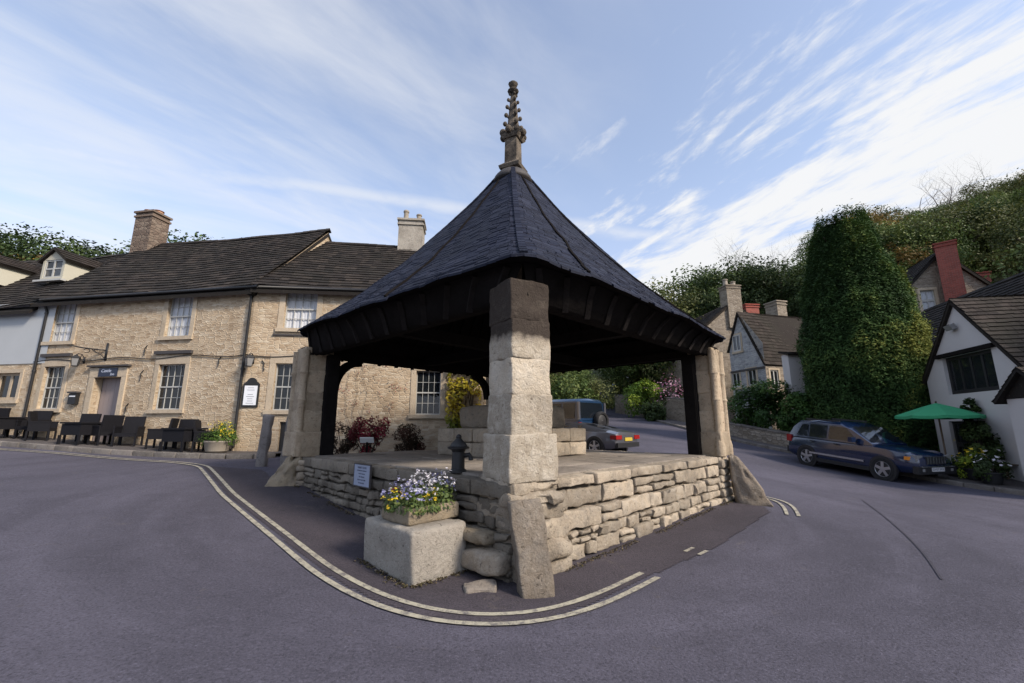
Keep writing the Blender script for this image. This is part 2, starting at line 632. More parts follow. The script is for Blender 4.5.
M["ink"] = plain("ink", (.07, .08, .12), .7, var=.05)
M["red_brick"] = None
M["bark"] = plain("bark", (.075, .058, .042), .95, var=.4, scale=8, bump=.8, bdist=.04)
M["twig"] = plain("twig", (.10, .08, .07), .95, var=.2, scale=3, bump=0)
M["soil"] = plain("soil", (.035, .026, .02), .95, var=.4, scale=20, bump=.6, bdist=.02)
M["green_cloth"] = plain("green_cloth", (.03, .27, .12), .8, var=.08, scale=4)
M["pole_wood"] = plain("pole_wood", (.12, .08, .05), .6, var=.2)
M["tyre"] = plain("tyre", (.012, .012, .013), .85, var=.2, scale=20)
M["alloy"] = plain("alloy", (.5, .5, .52), .3, .8, var=.05)
M["black_plastic"] = plain("black_plastic", (.015, .015, .017), .55, var=.1)
M["suv_paint"] = plain("suv_paint", (.003, .012, .046), .22, 0.0, var=.05, bump=0, spec=.6, coat=1)
M["jeep_paint"] = plain("jeep_paint", (.008, .03, .075), .3, 0.0, var=.05, bump=0, spec=.6, coat=.8)
M["silver_paint"] = plain("silver_paint", (.15, .15, .17), .28, .55, var=.04, bump=0, coat=.8)
M["blue_paint"] = plain("blue_paint", (.06, .14, .30), .3, .1, var=.04, bump=0, coat=.8)
M["chrome"] = plain("chrome", (.55, .56, .58), .2, .9, var=.04, bump=0)
M["lamp_glass"] = plain("lamp_glass", (.22, .22, .22), .12, 0, var=.1, bump=0)
M["amber"] = plain("amber", (.7, .25, .03), .2, 0, var=.05, bump=0)
M["red_lamp"] = plain("red_lamp", (.26, .015, .015), .2, 0, var=.1, bump=0)
M["yellow_plate"] = plain("yellow_plate", (.48, .36, .05), .5, var=.03, bump=0)
M["white_plate"] = plain("white_plate", (.6, .6, .6), .5, var=.03, bump=0)
M["white_paint"] = plain("white_paint", (.75, .75, .73), .5, var=.04)
M["terracotta"] = plain("terracotta", (.35, .20, .13), .85, var=.2)
M["pot_stone"] = plain("pot_stone", (.27, .235, .19), .85, var=.2)

# leaves
M["leaf_mid"] = leaf_mat("leaf_mid", [(0, (0.031, 0.054, 0.018)), (.5, (0.078, 0.123, 0.031)), (1, (0.155, 0.186, 0.051))])
M["leaf_dark"] = leaf_mat("leaf_dark", [(0, (0.021, 0.034, 0.013)), (.5, (0.043, 0.071, 0.022)), (1, (0.098, 0.137, 0.040))])
M["leaf_olive"] = leaf_mat("leaf_olive", [(0, (0.039, 0.053, 0.018)), (.5, (0.083, 0.102, 0.030)), (1, (0.153, 0.153, 0.048))])
M["leaf_autumn"] = leaf_mat("leaf_autumn", [(0, (0.077, 0.055, 0.020)), (.5, (0.176, 0.116, 0.028)), (1, (0.330, 0.209, 0.033))])
M["leaf_yew"] = leaf_mat("leaf_yew", [(0, (0.022, 0.046, 0.015)), (.5, (0.044, 0.094, 0.024)), (.8, (0.088, 0.139, 0.032)), (1, (0.189, 0.203, 0.041))], .12, .8)
M["leaf_ivy"] = leaf_mat("leaf_ivy", [(0, (0.016, 0.039, 0.010)), (.5, (0.039, 0.091, 0.019)), (1, (0.104, 0.182, 0.039))])
M["leaf_red"] = leaf_mat("leaf_red", [(0, (.05, .014, .014)), (.5, (.15, .018, .026)), (1, (.36, .03, .06))])
M["leaf_maroon"] = leaf_mat("leaf_maroon", [(0, (.02, .016, .01)), (.5, (.05, .03, .016)), (1, (.10, .03, .025))])
M["leaf_yellow"] = leaf_mat("leaf_yellow", [(0, (.06, .09, .015)), (.4, (.16, .19, .025)), (.7, (.40, .32, .03)), (1, (.62, .45, .04))])
M["leaf_lime"] = leaf_mat("leaf_lime", [(0, (.05, .10, .015)), (.5, (.12, .20, .03)), (1, (.35, .42, .05))])
M["petal_white"] = leaf_mat("petal_white", [(0, (.55, .52, .60)), (1, (.85, .84, .86))], .2)
M["petal_lilac"] = leaf_mat("petal_lilac", [(0, (.14, .13, .30)), (.5, (.30, .30, .50)), (1, (.6, .6, .74))], .2)
M["petal_yellow"] = leaf_mat("petal_yellow", [(0, (.55, .38, .02)), (1, (.75, .6, .05))], .2)
M["petal_red"] = leaf_mat("petal_red", [(0, (.40, .01, .06)), (1, (.6, .03, .12))], .2)
M["petal_pink"] = leaf_mat("petal_pink", [(0, (.45, .12, .22)), (1, (.75, .5, .58))], .2)
M["litter"] = leaf_mat("litter", [(0, (.03, .022, .015)), (.4, (.055, .05, .02)), (.7, (.09, .065, .04)), (1, (.16, .13, .09))], .05, .95)
M["dry_grass"] = leaf_mat("dry_grass", [(0, (.22, .15, .08)), (1, (.50, .38, .24))], .2)


def brick_mat():
    m, nt, bs = new_mat("red_brick")
    uv = N_(nt, "ShaderNodeTexCoord").outputs["UV"]
    b = N_(nt, "ShaderNodeTexBrick")
    nt.links.new(uv, b.inputs["Vector"])
    b.inputs["Color1"].default_value = (.22, .045, .03, 1)
    b.inputs["Color2"].default_value = (.36, .075, .05, 1)
    b.inputs["Mortar"].default_value = (.26, .15, .12, 1)
    b.inputs["Scale"].default_value = 1
    b.inputs["Brick Width"].default_value = .225
    b.inputs["Row Height"].default_value = .075
    b.inputs["Mortar Size"].default_value = .008
    c = mixc(nt, math_(nt, "MULTIPLY", noise_(nt, uv, 3, 6, .7), .4), b.outputs["Color"], (.10, .04, .035))
    nt.links.new(c, bs.inputs["Base Color"])
    bs.inputs["Roughness"].default_value = .9
    bump_(nt, bs, b.outputs["Fac"], -.4, .01)
    return m


M["red_brick"] = brick_mat()


def asphalt_mat(name, base, warm=0.0, wear=True):
    """rolled asphalt: aggregate, wear bands, patches, pale dust, dark drips"""
    m, nt, bs = new_mat(name)
    co = geo_pos(nt)
    big = noise_(nt, co, .22, 5, .6, .6)
    mid = noise_(nt, co, 1.3, 7, .68, .5)
    sm = noise_(nt, co, 9, 7, .75)
    fine = noise_(nt, co, 48, 4, .75)
    grit = noise_(nt, co, 130, 2, .6)
    c = mixc(nt, ramp(nt, big, [(.32, 0), (.68, 1)]), [q * .74 for q in base], [q * 1.26 for q in base])
    sp = N_(nt, "ShaderNodeSeparateXYZ")
    nt.links.new(co, sp.inputs[0])
    dx, dy = sp.outputs[0], math_(nt, "SUBTRACT", sp.outputs[1], 9.7)
    rad = math_(nt, "SQRT", math_(nt, "ADD", math_(nt, "MULTIPLY", dx, dx), math_(nt, "MULTIPLY", dy, dy)))
    cb_ = nt.nodes.new("ShaderNodeCombineXYZ")
    nt.links.new(math_(nt, "MULTIPLY", rad, 1.5), cb_.inputs[0])
    nt.links.new(math_(nt, "MULTIPLY", math_(nt, "ARCTAN2", dy, dx), 1.6), cb_.inputs[1])
    band = noise_(nt, cb_.outputs[0], 1.0, 5, .6, .3)
    c = mixc(nt, ramp(nt, band, [(.50, 0), (.68, .55)]), c, [q * .62 for q in base])
    c = mixc(nt, ramp(nt, band, [(.30, .45), (.46, 0)]), c, [q * 1.45 for q in base])
    c = mixc(nt, ramp(nt, mid, [(.52, 0), (.74, .6)]), c, [q * .58 for q in base])
    c = mixc(nt, ramp(nt, sm, [(.56, 0), (.72, .55)]), c, [q * 1.55 for q in base])
    c = mixc(nt, ramp(nt, sm, [(.30, .6), (.44, 0)]), c, [q * .55 for q in base])
    dust = math_(nt, "ADD", math_(nt, "MULTIPLY", mid, .7), math_(nt, "MULTIPLY", sm, .35))
    c = mixc(nt, ramp(nt, dust, [(.30, .6), (.43, 0)]), c, (.17, .145, .125))
    c = mixc(nt, ramp(nt, fine, [(.36, .8), (.50, 0)]), c, [q * .38 for q in base])
    c = mixc(nt, ramp(nt, fine, [(.57, 0), (.72, .7)]), c, [q * 1.9 for q in base])
    c = mixc(nt, ramp(nt, grit, [(.60, 0), (.74, .55)]), c, [q * 2.4 for q in base])
    v = N_(nt, "ShaderNodeTexVoronoi", feature="F1")
    v.inputs["Scale"].default_value = 1.5
    nt.links.new(co, v.inputs["Vector"])
    spot = math_(nt, "ADD", v.outputs["Distance"], math_(nt, "MULTIPLY", sm, .10))
    c = mixc(nt, ramp(nt, spot, [(.085, .55), (.12, 0)]), c, [q * .35 for q in base])
    nt.links.new(c, bs.inputs["Base Color"])
    nt.links.new(ramp(nt, big, [(.3, .76), (.7, .92)]), bs.inputs["Roughness"])
    bs.inputs["Specular IOR Level"].default_value = .25
    h = math_(nt, "ADD", math_(nt, "MULTIPLY", fine, 1.0), math_(nt, "MULTIPLY", sm, .8))
    bump_(nt, bs, h, .7, .015)
    return m


M["asphalt"] = asphalt_mat("asphalt", (.081, .077, .101))
M["asphalt_seam"] = asphalt_mat("asphalt_seam", (.060, .056, .072))
M["asphalt_dark"] = asphalt_mat("asphalt_dark", (.060, .052, .062))
M["pave_path"] = asphalt_mat("pave_path", (.10, .09, .088))
M["kerb"] = stone_mat("kerb", (.20, .18, .165), (.08, .07, .06), (.30, .28, .25), .35, .6)


def line_mat():
    m, nt, bs = new_mat("line_paint")
    co = geo_pos(nt)
    w = math_(nt, "ADD", math_(nt, "MULTIPLY", noise_(nt, co, 9, 6, .7), .7), math_(nt, "MULTIPLY", noise_(nt, co, 90, 3, .6), .35))
    c = mixc(nt, ramp(nt, w, [(.42, 1), (.56, 0)]), (.37, .345, .265), (.115, .105, .105))
    nt.links.new(c, bs.inputs["Base Color"])
    bs.inputs["Roughness"].default_value = .8
    bump_(nt, bs, noise_(nt, co, 120, 3, .6), .4, .01)
    return m


M["line"] = line_mat()


def grass_mat():
    m, nt, bs = new_mat("grass_ground")
    co = geo_pos(nt)
    c = ramp(nt, noise_(nt, co, .6, 8, .7), [(.3, (.02, .03, .01)), (.5, (.045, .06, .018)), (.7, (.07, .075, .03))])
    nt.links.new(c, bs.inputs["Base Color"])
    bs.inputs["Roughness"].default_value = .95
    bump_(nt, bs, noise_(nt, co, 12, 6, .7), .8, .08)
    return m


M["grass"] = grass_mat()
# ------------------------------------------------------------------ sky and sun
SUN_EL, SUN_AZ = R(36), R(124)          # azimuth clockwise from +Y: behind the camera, to the right
world = bpy.data.worlds.new("World")
scene.world = world
world.use_nodes = True
nt = world.node_tree
bg = nt.nodes["Background"]
sky = N_(nt, "ShaderNodeTexSky", sky_type="NISHITA")
sky.sun_disc = False
sky.sun_elevation = SUN_EL
sky.sun_rotation = SUN_AZ
sky.altitude = 100
sky.air_density = 1.0
sky.dust_density = 1.2
sky.ozone_density = 2.0
gen = N_(nt, "ShaderNodeTexCoord").outputs["Generated"]
sx = N_(nt, "ShaderNodeSeparateXYZ")
nt.links.new(gen, sx.inputs[0])
zc = math_(nt, "MAXIMUM", sx.outputs[2], .12)
pxn = math_(nt, "DIVIDE", sx.outputs[0], zc)
pyn = math_(nt, "DIVIDE", sx.outputs[1], zc)


def lin(a, b, c=0.0):
    return math_(nt, "ADD", math_(nt, "ADD", math_(nt, "MULTIPLY", pxn, a), math_(nt, "MULTIPLY", pyn, b)), c)


def comb(a, b):
    n = nt.nodes.new("ShaderNodeCombineXYZ")
    nt.links.new(a, n.inputs[0])
    nt.links.new(b, n.inputs[1])
    return n.outputs[0]


def sstep(v, lo, hi, a=0.0, b=1.0):
    n = N_(nt, "ShaderNodeMapRange", interpolation_type="SMOOTHSTEP")
    nt.links.new(v, n.inputs[0])
    n.inputs[1].default_value = lo
    n.inputs[2].default_value = hi
    n.inputs[3].default_value = a
    n.inputs[4].default_value = b
    return n.outputs[0]


# thick bank on the right, streaked along (-.35, .94)
sA = lin(.94, .35)
lA = lin(-.35, .94)
nA = noise_(nt, comb(math_(nt, "MULTIPLY", sA, 1.7), math_(nt, "MULTIPLY", lA, .62)), 1.9, 9, .60, .35)
nA2 = noise_(nt, comb(math_(nt, "MULTIPLY", sA, 5.2), math_(nt, "MULTIPLY", lA, 1.9)), 2.3, 8, .65, .3)
dA = math_(nt, "ADD", math_(nt, "MULTIPLY", nA, .75), math_(nt, "MULTIPLY", nA2, .32))
dA = math_(nt, "ADD", dA, sstep(sA, .45, 2.6, -.12, .15))
covA = sstep(dA, .47, .645)
covA = math_(nt, "MULTIPLY", covA, sstep(sA, .45, 1.0))
# thin veils on the left, streaked along (.66, .75)
sB = lin(-.75, .66)
lB = lin(.66, .75)
nB = noise_(nt, comb(math_(nt, "MULTIPLY", sB, 1.1), math_(nt, "MULTIPLY", lB, .45)), 1.5, 7, .56, .6)
nB2 = noise_(nt, comb(math_(nt, "MULTIPLY", sB, 3.0), math_(nt, "MULTIPLY", lB, 1.1)), 2.0, 7, .6, .6)
dB = math_(nt, "ADD", math_(nt, "MULTIPLY", nB, .8), math_(nt, "MULTIPLY", nB2, .25))
covB = sstep(dB, .38, .74, 0, .58)
covB = math_(nt, "MULTIPLY", covB, sstep(lin(1, 0), .55, -.35))
# old vapour trail
tr_ = lin(-.284, .959, -1.845)
tr_ = math_(nt, "ADD", tr_, math_(nt, "MULTIPLY", math_(nt, "SUBTRACT", noise_(nt, comb(pxn, pyn), 1.4, 5, .6), .5), .16))
tr_ = math_(nt, "ABSOLUTE", tr_)
covC = math_(nt, "MULTIPLY", sstep(tr_, .11, .0, 0, .55), sstep(noise_(nt, comb(pxn, pyn), 2.2, 4, .6), .3, .6))
covC = math_(nt, "MULTIPLY", covC, sstep(lin(1, 0), 1.9, 1.2))
cov = math_(nt, "MAXIMUM", covA, math_(nt, "MAXIMUM", covB, covC))
SKYS = .12
hs = N_(nt, "ShaderNodeHueSaturation")
hs.inputs["Saturation"].default_value = .80
hs.inputs["Value"].default_value = 1.3
nt.links.new(sky.outputs[0], hs.inputs["Color"])
veil = mixc(nt, sstep(sx.outputs[2], .02, .55, .78, .12), hs.outputs[0], (2.9, 3.05, 4.1))
cl = mixc(nt, cov, veil, (4.25, 4.3, 4.4))
nt.links.new(cl, bg.inputs[0])
bg.inputs[1].default_value = SKYS

sun_d = bpy.data.lights.new("sun", "SUN")
sun_d.energy = 2.7
sun_d.angle = R(9)
sun_d.color = (1.0, .88, .74)
sun = bpy.data.objects.new("sun", sun_d)
COL.objects.link(sun)
to_sun = Vector((math.sin(SUN_AZ) * math.cos(SUN_EL), math.cos(SUN_AZ) * math.cos(SUN_EL), math.sin(SUN_EL)))
sun.rotation_euler = (-to_sun).to_track_quat("-Z", "Y").to_euler()
sun.location = to_sun * 60

scene.view_settings.view_transform = "Standard"
scene.view_settings.look = "None"
scene.view_settings.exposure = 0.85
scene.view_settings.gamma = 1.0

# ------------------------------------------------------------------ ground


def in_poly(x, y, poly):
    c = False
    j = len(poly) - 1
    for i in range(len(poly)):
        (xi, yi), (xj, yj) = poly[i], poly[j]
        if (yi > y) != (yj > y) and x < (xj - xi) * (y - yi) / (yj - yi) + xi: c = not c
        j = i
    return c


def axis(a, b, fine, lo, hi, coarse):
    q = list(np.arange(a, b, fine))
    s, x = fine, b
    while x < hi:
        q.append(x)
        s = min(s * 1.25, coarse)
        x += s
    s, x = fine, a
    while x > lo:
        s = min(s * 1.25, coarse)
        x -= s
        q.insert(0, x)
    return q


xs = axis(-42, 62, 2.0, -900, 900, 60)
ys = axis(-14, 92, 2.0, -600, 1200, 60)
XX, YY = np.meshgrid(xs, ys)
ZZ = Hs(XX, YY) - .14
g = MB()
g.grid([[(XX[j, i], YY[j, i], ZZ[j, i]) for i in range(len(xs))] for j in range(len(ys))])
tag(g.build("ground", M["grass"], smooth=True), kind="structure")

STREET = [(-44, -13), (26, -13), (22, 8), (16.5, 10), (15.3, 13), (14.6, 18), (13.4, 21), (12.4, 25), (12.6, 34), (13.5, 46), (11, 58),
          (7, 60), (8, 47), (5.5, 33), (1.5, 24), (-2, 18.5), (-44, 18.5)]
g = MB()
xs = np.arange(-44, 27, .5)
ys = np.arange(-13, 61, .5)
XX, YY = np.meshgrid(xs, ys)
ZZ = Hs(XX, YY)
vid = {}


def gv(i, j):
    if (i, j) not in vid: vid[(i, j)] = g.vert((XX[j, i], YY[j, i], ZZ[j, i]))
    return vid[(i, j)]


for j in range(len(ys) - 1):
    for i in range(len(xs) - 1):
        if in_poly(xs[i] + .25, ys[j] + .25, STREET):
            g.f.append([gv(i, j), gv(i + 1, j), gv(i + 1, j + 1), gv(i, j + 1)])
tag(g.build("road", M["asphalt"], smooth=True), kind="structure")


def sheet(poly, lift, step=.25):
    """fine sheet of ground inside a polygon"""
    m = MB()
    x0, x1 = min(p[0] for p in poly), max(p[0] for p in poly)
    y0, y1 = min(p[1] for p in poly), max(p[1] for p in poly)
    X = np.arange(x0, x1 + step, step)
    Y = np.arange(y0, y1 + step, step)
    A, B = np.meshgrid(X, Y)
    Z = Hs(A, B) + lift
    ids = {}

    def q(i, j):
        if (i, j) not in ids: ids[(i, j)] = m.vert((A[j, i], B[j, i], Z[j, i]))
        return ids[(i, j)]

    for j in range(len(Y) - 1):
        for i in range(len(X) - 1):
            if in_poly(X[i] + step / 2, Y[j] + step / 2, poly):
                m.f.append([q(i, j), q(i + 1, j), q(i + 1, j + 1), q(i, j + 1)])
    return m


def ribbon(m, path, off, width, lift):
    """painted strip following the ground; path in world xy"""
    pts = []
    for i in range(len(path) - 1):
        a, b = Vector(path[i]), Vector(path[i + 1])
        k = max(1, int((b - a).length / .12))
        for q in range(k): pts.append(a.lerp(b, q / k))
    pts.append(Vector(path[-1]))
    # smooth
    for _ in range(14):
        pts = [pts[0]] + [(pts[i - 1] + pts[i] * 2 + pts[i + 1]) / 4 for i in range(1, len(pts) - 1)] + [pts[-1]]
    rows = []
    for i, p in enumerate(pts):
        d = (pts[min(i + 1, len(pts) - 1)] - pts[max(i - 1, 0)]).normalized()
        n = Vector((-d.y, d.x))
        wv = 1 + .10 * noise.noise(Vector((p.x * 5, p.y * 5, off * 9)))
        row = []
        for e in (-.5, .5):
            q = p + n * (off + e * width * wv)
            row.append((q.x, q.y, H(q.x, q.y) + lift))
        rows.append(row)
    m.grid(rows)


def gpx(pts):
    out = []
    for p in pts:
        w = G(*p)
        out.append((w.x, w.y))
    return out


main_line = gpx([(203, 466), (227, 494), (277, 534), (328, 575), (375, 600.5), (422, 616.5), (474, 624), (512, 624.5), (550, 618), (600, 601), (650, 576)])
left_line = gpx([(-60, 445), (0, 449.5), (60, 453.5), (125, 459.5), (175, 462.5)]) + main_line[:1]
# darker asphalt laid round the cross, inside the yellow lines
apron = main_line + gpx([(720, 545), (770, 512), (752, 497)]) + [(5.2, 10.2), (0, 14.9), (-5.3, 9.9)] + gpx([(262, 470)])
tag(sheet(apron, .006, .05).build("asphalt_apron", M["asphalt_dark"], smooth=True), kind="structure")
m = MB()
for off in (-.095, .095):
    ribbon(m, left_line + main_line[1:], off, .066, .014)
dash = gpx([(692, 554), (700, 550)])
for off in (-.09, .09): ribbon(m, dash, off, .05, .014)
seam = gpx([(862, 500), (885, 517), (908, 537), (926, 556), (942, 580)])
sm_ = MB()
ribbon(sm_, seam, 0, .026, .008)
tag(sm_.build("road_seam", M["asphalt_seam"]), kind="structure")
arc = gpx([(748, 494.5), (765, 496.5), (781, 501), (790, 508), (793, 516)])
for off in (-.09, .09): ribbon(m, arc, off, .06, .014)
tag(m.build("road_markings", M["line"]), kind="structure")


def strip(name, outer, inner, mat, kerb_h=.11, lift=.0):
    """raised pavement between an outer (kerb) and inner polyline, with a kerb of stones"""
    def dens(pl, n):
        L = [0]
        for a, b in zip(pl, pl[1:]): L.append(L[-1] + math.dist(a, b))
        out = []
        for k in range(n):
            s = L[-1] * k / (n - 1)
            i = max(j for j in range(len(pl) - 1) if L[j] <= s + 1e-9)
            t = (s - L[i]) / max(1e-6, L[i + 1] - L[i])
            out.append((pl[i][0] + (pl[i + 1][0] - pl[i][0]) * t, pl[i][1] + (pl[i + 1][1] - pl[i][1]) * t))
        return out
    n = int(sum(math.dist(a, b) for a, b in zip(outer, outer[1:])) / .35) + 2
    A, B = dens(outer, n), dens(inner, n)
    m_ = MB()
    rows = []
    for a, b in zip(A, B):
        row = []
        for k in range(7):
            x, y = a[0] + (b[0] - a[0]) * k / 6, a[1] + (b[1] - a[1]) * k / 6
            row.append((x, y, H(x, y) + kerb_h + lift))
        rows.append(row)
    m_.grid(rows)
    ob = tag(m_.build(name, mat, smooth=True), kind="structure")
    k_ = MB()
    step = max(1, int(.75 / .35))
    for i in range(0, n - step, step):
        a, b = Vector(A[i]), Vector(A[i + step])
        c = (a + b) / 2
        d = (b - a)
        L = d.length
        d.normalize()
        za, zb = H(*a), H(*b)
        dv = Vector((d.x, d.y, (zb - za) / L)).normalized()
        nn = Vector((-d.y, d.x, 0))
        k_.tint()
        k_.stone((c.x, c.y, (za + zb) / 2 + kerb_h - .10), (dv, nn, dv.cross(nn)), (L / 2 - .008, .075, .125), .02, .008, 6, .3)
    tag(k_.build(name + "_kerb", M["kerb"], smooth=True), kind="structure")
    return ob


# ------------------------------------------------------------------ market cross
CZ = 1.0                                   # top of the platform
PF, PL, PR, PB = Vector((.03, 4.92)), Vector((-4.72, 9.72)), Vector((4.66, 9.72)), Vector((0, 14.5))
cross = thing("market_cross", "old stone market cross with a steep dark pyramid roof on four weathered pillars", "market cross", (0, 9.72, 0))
CO = Vector((0, 9.72, 0))


def part(mb, name, mat, parent=cross, smooth=False, angle=None):
    return mb.build(name, mat, parent, smooth, origin=CO, angle=angle)


def rubble_wall(mb, a, b, ztop, zfun, courses, depth=.3, batter=.06, lmul=1.0):
    a, b = Vector(a), Vector(b)
    d = (b - a)
    L = d.length
    d.normalize()
    n = Vector((d.y, -d.x))
    D3, N3 = Vector((d.x, d.y, 0)), Vector((n.x, n.y, 0))
    z = ztop
    k = 0
    while True:
        h = courses[min(k, len(courses) - 1)] * rng.uniform(.9, 1.1) if k else courses[0]
        s = -.02
        any_ = False
        while s < L:
            if k == 0: l = rng.uniform(.55, 1.2)
            else: l = rng.uniform(.9, 3.0) * h * 1.25 * lmul
            if L - s - l < .25: l = L - s
            c = s + l / 2
            x, y = a.x + d.x * c, a.y + d.y * c
            if z > zfun(x, y) - .06:
                any_ = True
                pr = rng.uniform(-.025, .035) + batter * (ztop - z) + (.035 if k == 0 else 0)
                hh = h * rng.uniform(.86, 1.04)
                split = k > 0 and h > .15 and rng.random() < .22
                parts_ = [(z - h / 2, hh)] if not split else [(z - h * .27, hh * .48), (z - h * .76, hh * .46)]
                for zc_, hq in parts_:
                    mb.tint(None, rng.random())
                    tilt = rng.uniform(-.05, .05) if k else rng.uniform(-.012, .012)
                    dd = (D3 + Vector((0, 0, tilt))).normalized()
                    up = N3.cross(dd) * -1
                    up = dd.cross(N3) * -1 if up.z < 0 else up
                    mb.stone((x + n.x * (pr - depth / 2), y + n.y * (pr - depth / 2), zc_), (dd, N3, up),
                             (max(.05, l / 2 - .012), depth / 2, max(.03, hq / 2 - .006)), .030 if k else .022, .030 if k else .018, 4.2, .075)
            s += l
        z -= h
        k += 1
        if not any_ or z < -.3: break


plat = MB()
PX = lambda p, q, t: (p.x + (q.x - p.x) * t, p.y + (q.y - p.y) * t)
rubble_wall(plat, PF, PR, CZ, H, [.15, .25, .23, .16, .19, .12, .14, .12])
part(plat, "platform_wall", M["cross_stone"], smooth=True, angle=32)
plat = MB()
rubble_wall(plat, PL, PF, CZ, H, [.20, .18, .15, .11, .12, .10, .10, .1], lmul=1.1)
part(plat, "platform_wall", M["shaded_stone"], smooth=True, angle=32)  # left wall faces away from the sun; its shade is in the colour
plat = MB()
rubble_wall(plat, PR, PB, CZ, H, [.15, .2, .2, .2], lmul=1.6)
rubble_wall(plat, PB, PL, CZ, H, [.15, .2, .2, .2], lmul=1.6)
part(plat, "platform_wall", M["cross_stone"], smooth=True, angle=32)
core = MB()
ins = lambda p: Vector((p.x, p.y)) + (Vector((0, 9.72)) - p).normalized() * .12
ring = [ins(p) for p in (PF, PR, PB, PL)]
core.prism([(p.x, p.y, -.4) for p in ring], (0, 0, CZ - .03 + .4))
part(core, "platform_core", M["dirt"])
# worn paving slabs
pv = MB()
eA = (PR - PF).normalized()
eB = (PL - PF).normalized()
La, Lb = (PR - PF).length, (PL - PF).length
v = .22
while v < Lb - .25:
    w = rng.uniform(.5, .8)
    w = min(w, Lb - .2 - v)
    u = .22
    while u < La - .25:
        l = rng.uniform(.5, 1.1)
        l = min(l, La - .2 - u)
        c = PF + eA * (u + l / 2) + eB * (v + w / 2)
        pv.tint()
        pv.stone((c.x, c.y, CZ - .045 + rng.uniform(-.008, .008)), ((eA.x, eA.y, 0), (eB.x, eB.y, 0), (0, 0, 1)), (l / 2 - .008, w / 2 - .008, .05), .018, .008, 4, .4)
        u += l
    v += w
part(pv, "platform_paving", M["paving"], smooth=True)


def pillar(px, py, rot, half, blocks, mat, flare=.06, shafts=False, z0=CZ, corner=0):
    m_ = MB()
    a, b = Vector((math.cos(rot), math.sin(rot), 0)), Vector((-math.sin(rot), math.cos(rot), 0))
    ax = (a, b, (0, 0, 1))
    z = z0
    for i, h in enumerate(blocks):
        f = flare * max(0, 1 - i * .8)
        m_.tint()
        m_.stone((px + rng.uniform(-.006, .006), py, z + h / 2), ax, (half + f, half + f, h / 2 + .010), .024, .017, 3.6, .055)
        z += h
    if shafts:
        for i in (-1, 1):
            for j in (-1, 1):
                c = Vector((px, py, 0)) + a * i * (half - .02) + b * j * (half - .02)
                m_.tint(.6)
                m_.lathe((c.x, c.y, 0), [(.11, z0), (.11, z0 + .22), (.09, z0 + .3), (.075, z0 + .36), (.075, z0 + 1.15), (.095, z0 + 1.19), (.075, z0 + 1.23),
                                        (.075, z - .62), (.10, z - .57), (.085, z - .50), (.085, z - .06)], 12)
    return part(m_, "pillar", mat, smooth=True, angle=34)


PIL = [(.09, 5.36, R(31), .283), (-4.55, 9.74, R(45), .28), (4.45, 9.78, R(45), .24), (-.42, 14.1, R(45), .27)]
pillar(*PIL[0], [.52, .46, .43, .48, .50], M["pillar_stone"], .05)
pillar(*PIL[1], [.50, .45, .40, .5, .5], M["pillar_plain"], .07, True)
pillar(*PIL[2], [.50, .45, .40, .5, .5], M["pillar_plain"], .05, True)
pillar(*PIL[3], [.50, .45, .40, .5, .5], M["pillar_plain"], .05, True)
for (qx, qy) in ((-4.12, 9.76), (4.08, 9.8), (-.2, 13.6)):  # near-black timber lining, added over the pillars' shadowed inner faces
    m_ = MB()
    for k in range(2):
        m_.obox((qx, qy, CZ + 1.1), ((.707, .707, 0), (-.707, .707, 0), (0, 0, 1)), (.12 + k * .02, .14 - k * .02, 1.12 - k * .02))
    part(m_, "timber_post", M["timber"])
# rough footing of boulders under the front pillar
ft = MB()
for (dx, dy, z, hx, hy, hz, rz) in ((.04, .04, .95, .36, .36, .07, 31), (.08, -.01, .82, .40, .37, .07, 25), (.05, .04, .66, .40, .38, .10, 38), (.10, .04, .46, .40, .40, .11, 43), (.09, .05, .24, .41, .41, .12, 40), (.06, .06, .05, .44, .44, .10, 45)):
    a = R(rz)
    ft.tint()
    ft.stone((.04 + dx, 5.38 + dy, z), ((math.cos(a), math.sin(a), 0), (-math.sin(a), math.cos(a), 0), (0, 0, 1)), (hx, hy, hz), .05, .055, 3.0, .07)
part(ft, "pillar_footing", M["cross_stone"], smooth=True, angle=32)
for (bx, by, top) in ((-4.42, 9.72, .93), (4.36, 9.76, .93)):
    ft = MB()
    z = top
    while z > -.1:
        h = rng.uniform(.10, .2)
        ft.tint()
        ft.stone((bx + rng.uniform(-.03, .03), by, z - h / 2), ((.707, .707, 0), (-.707, .707, 0), (0, 0, 1)), (.36, .36, h / 2), .05, .03, 2.6, .12)
        z -= h
    part(ft, "pillar_footing", M["cross_stone"], smooth=True, angle=32)

# stepped plinth in the middle
pl = MB()
for zz, hh, hf in ((CZ + .29, .30, 1.2),):
    for i in range(4):
        for j in range(4):
            c = Vector((0, 9.9)) + eA * ((i - 1.5) * hf / 2) + eB * ((j - 1.5) * hf / 2)
            for k in range(2):
                if k == 0 or True:
                    pl.tint()
                    pl.stone((c.x, c.y, CZ + .15 + k * .29), ((eA.x, eA.y, 0), (eB.x, eB.y, 0), (0, 0, 1)), (hf / 4 - .006 + rng.uniform(0, .02), hf / 4 - .006, .143), .04, .02, 3, .2)
part(pl, "plinth_step", M["cross_stone"], smooth=True, angle=32)
pl = MB()
pl.tint(.3)
pl.stone((0, 9.9, CZ + .82), ((eA.x, eA.y, 0), (eB.x, eB.y, 0), (0, 0, 1)), (.88, .88, .26), .12, .03, 2.5, .2)
part(pl, "plinth_block", M["cross_stone"], smooth=True, angle=32)
sh = MB()
sh.tint(.3)
sh.lathe((0, 9.9, 0), [(.42, CZ + 1.06), (.40, CZ + 1.3), (.26, CZ + 1.45), (.24, 6.0)], 8)
part(sh, "shaft", M["shaded_stone"])

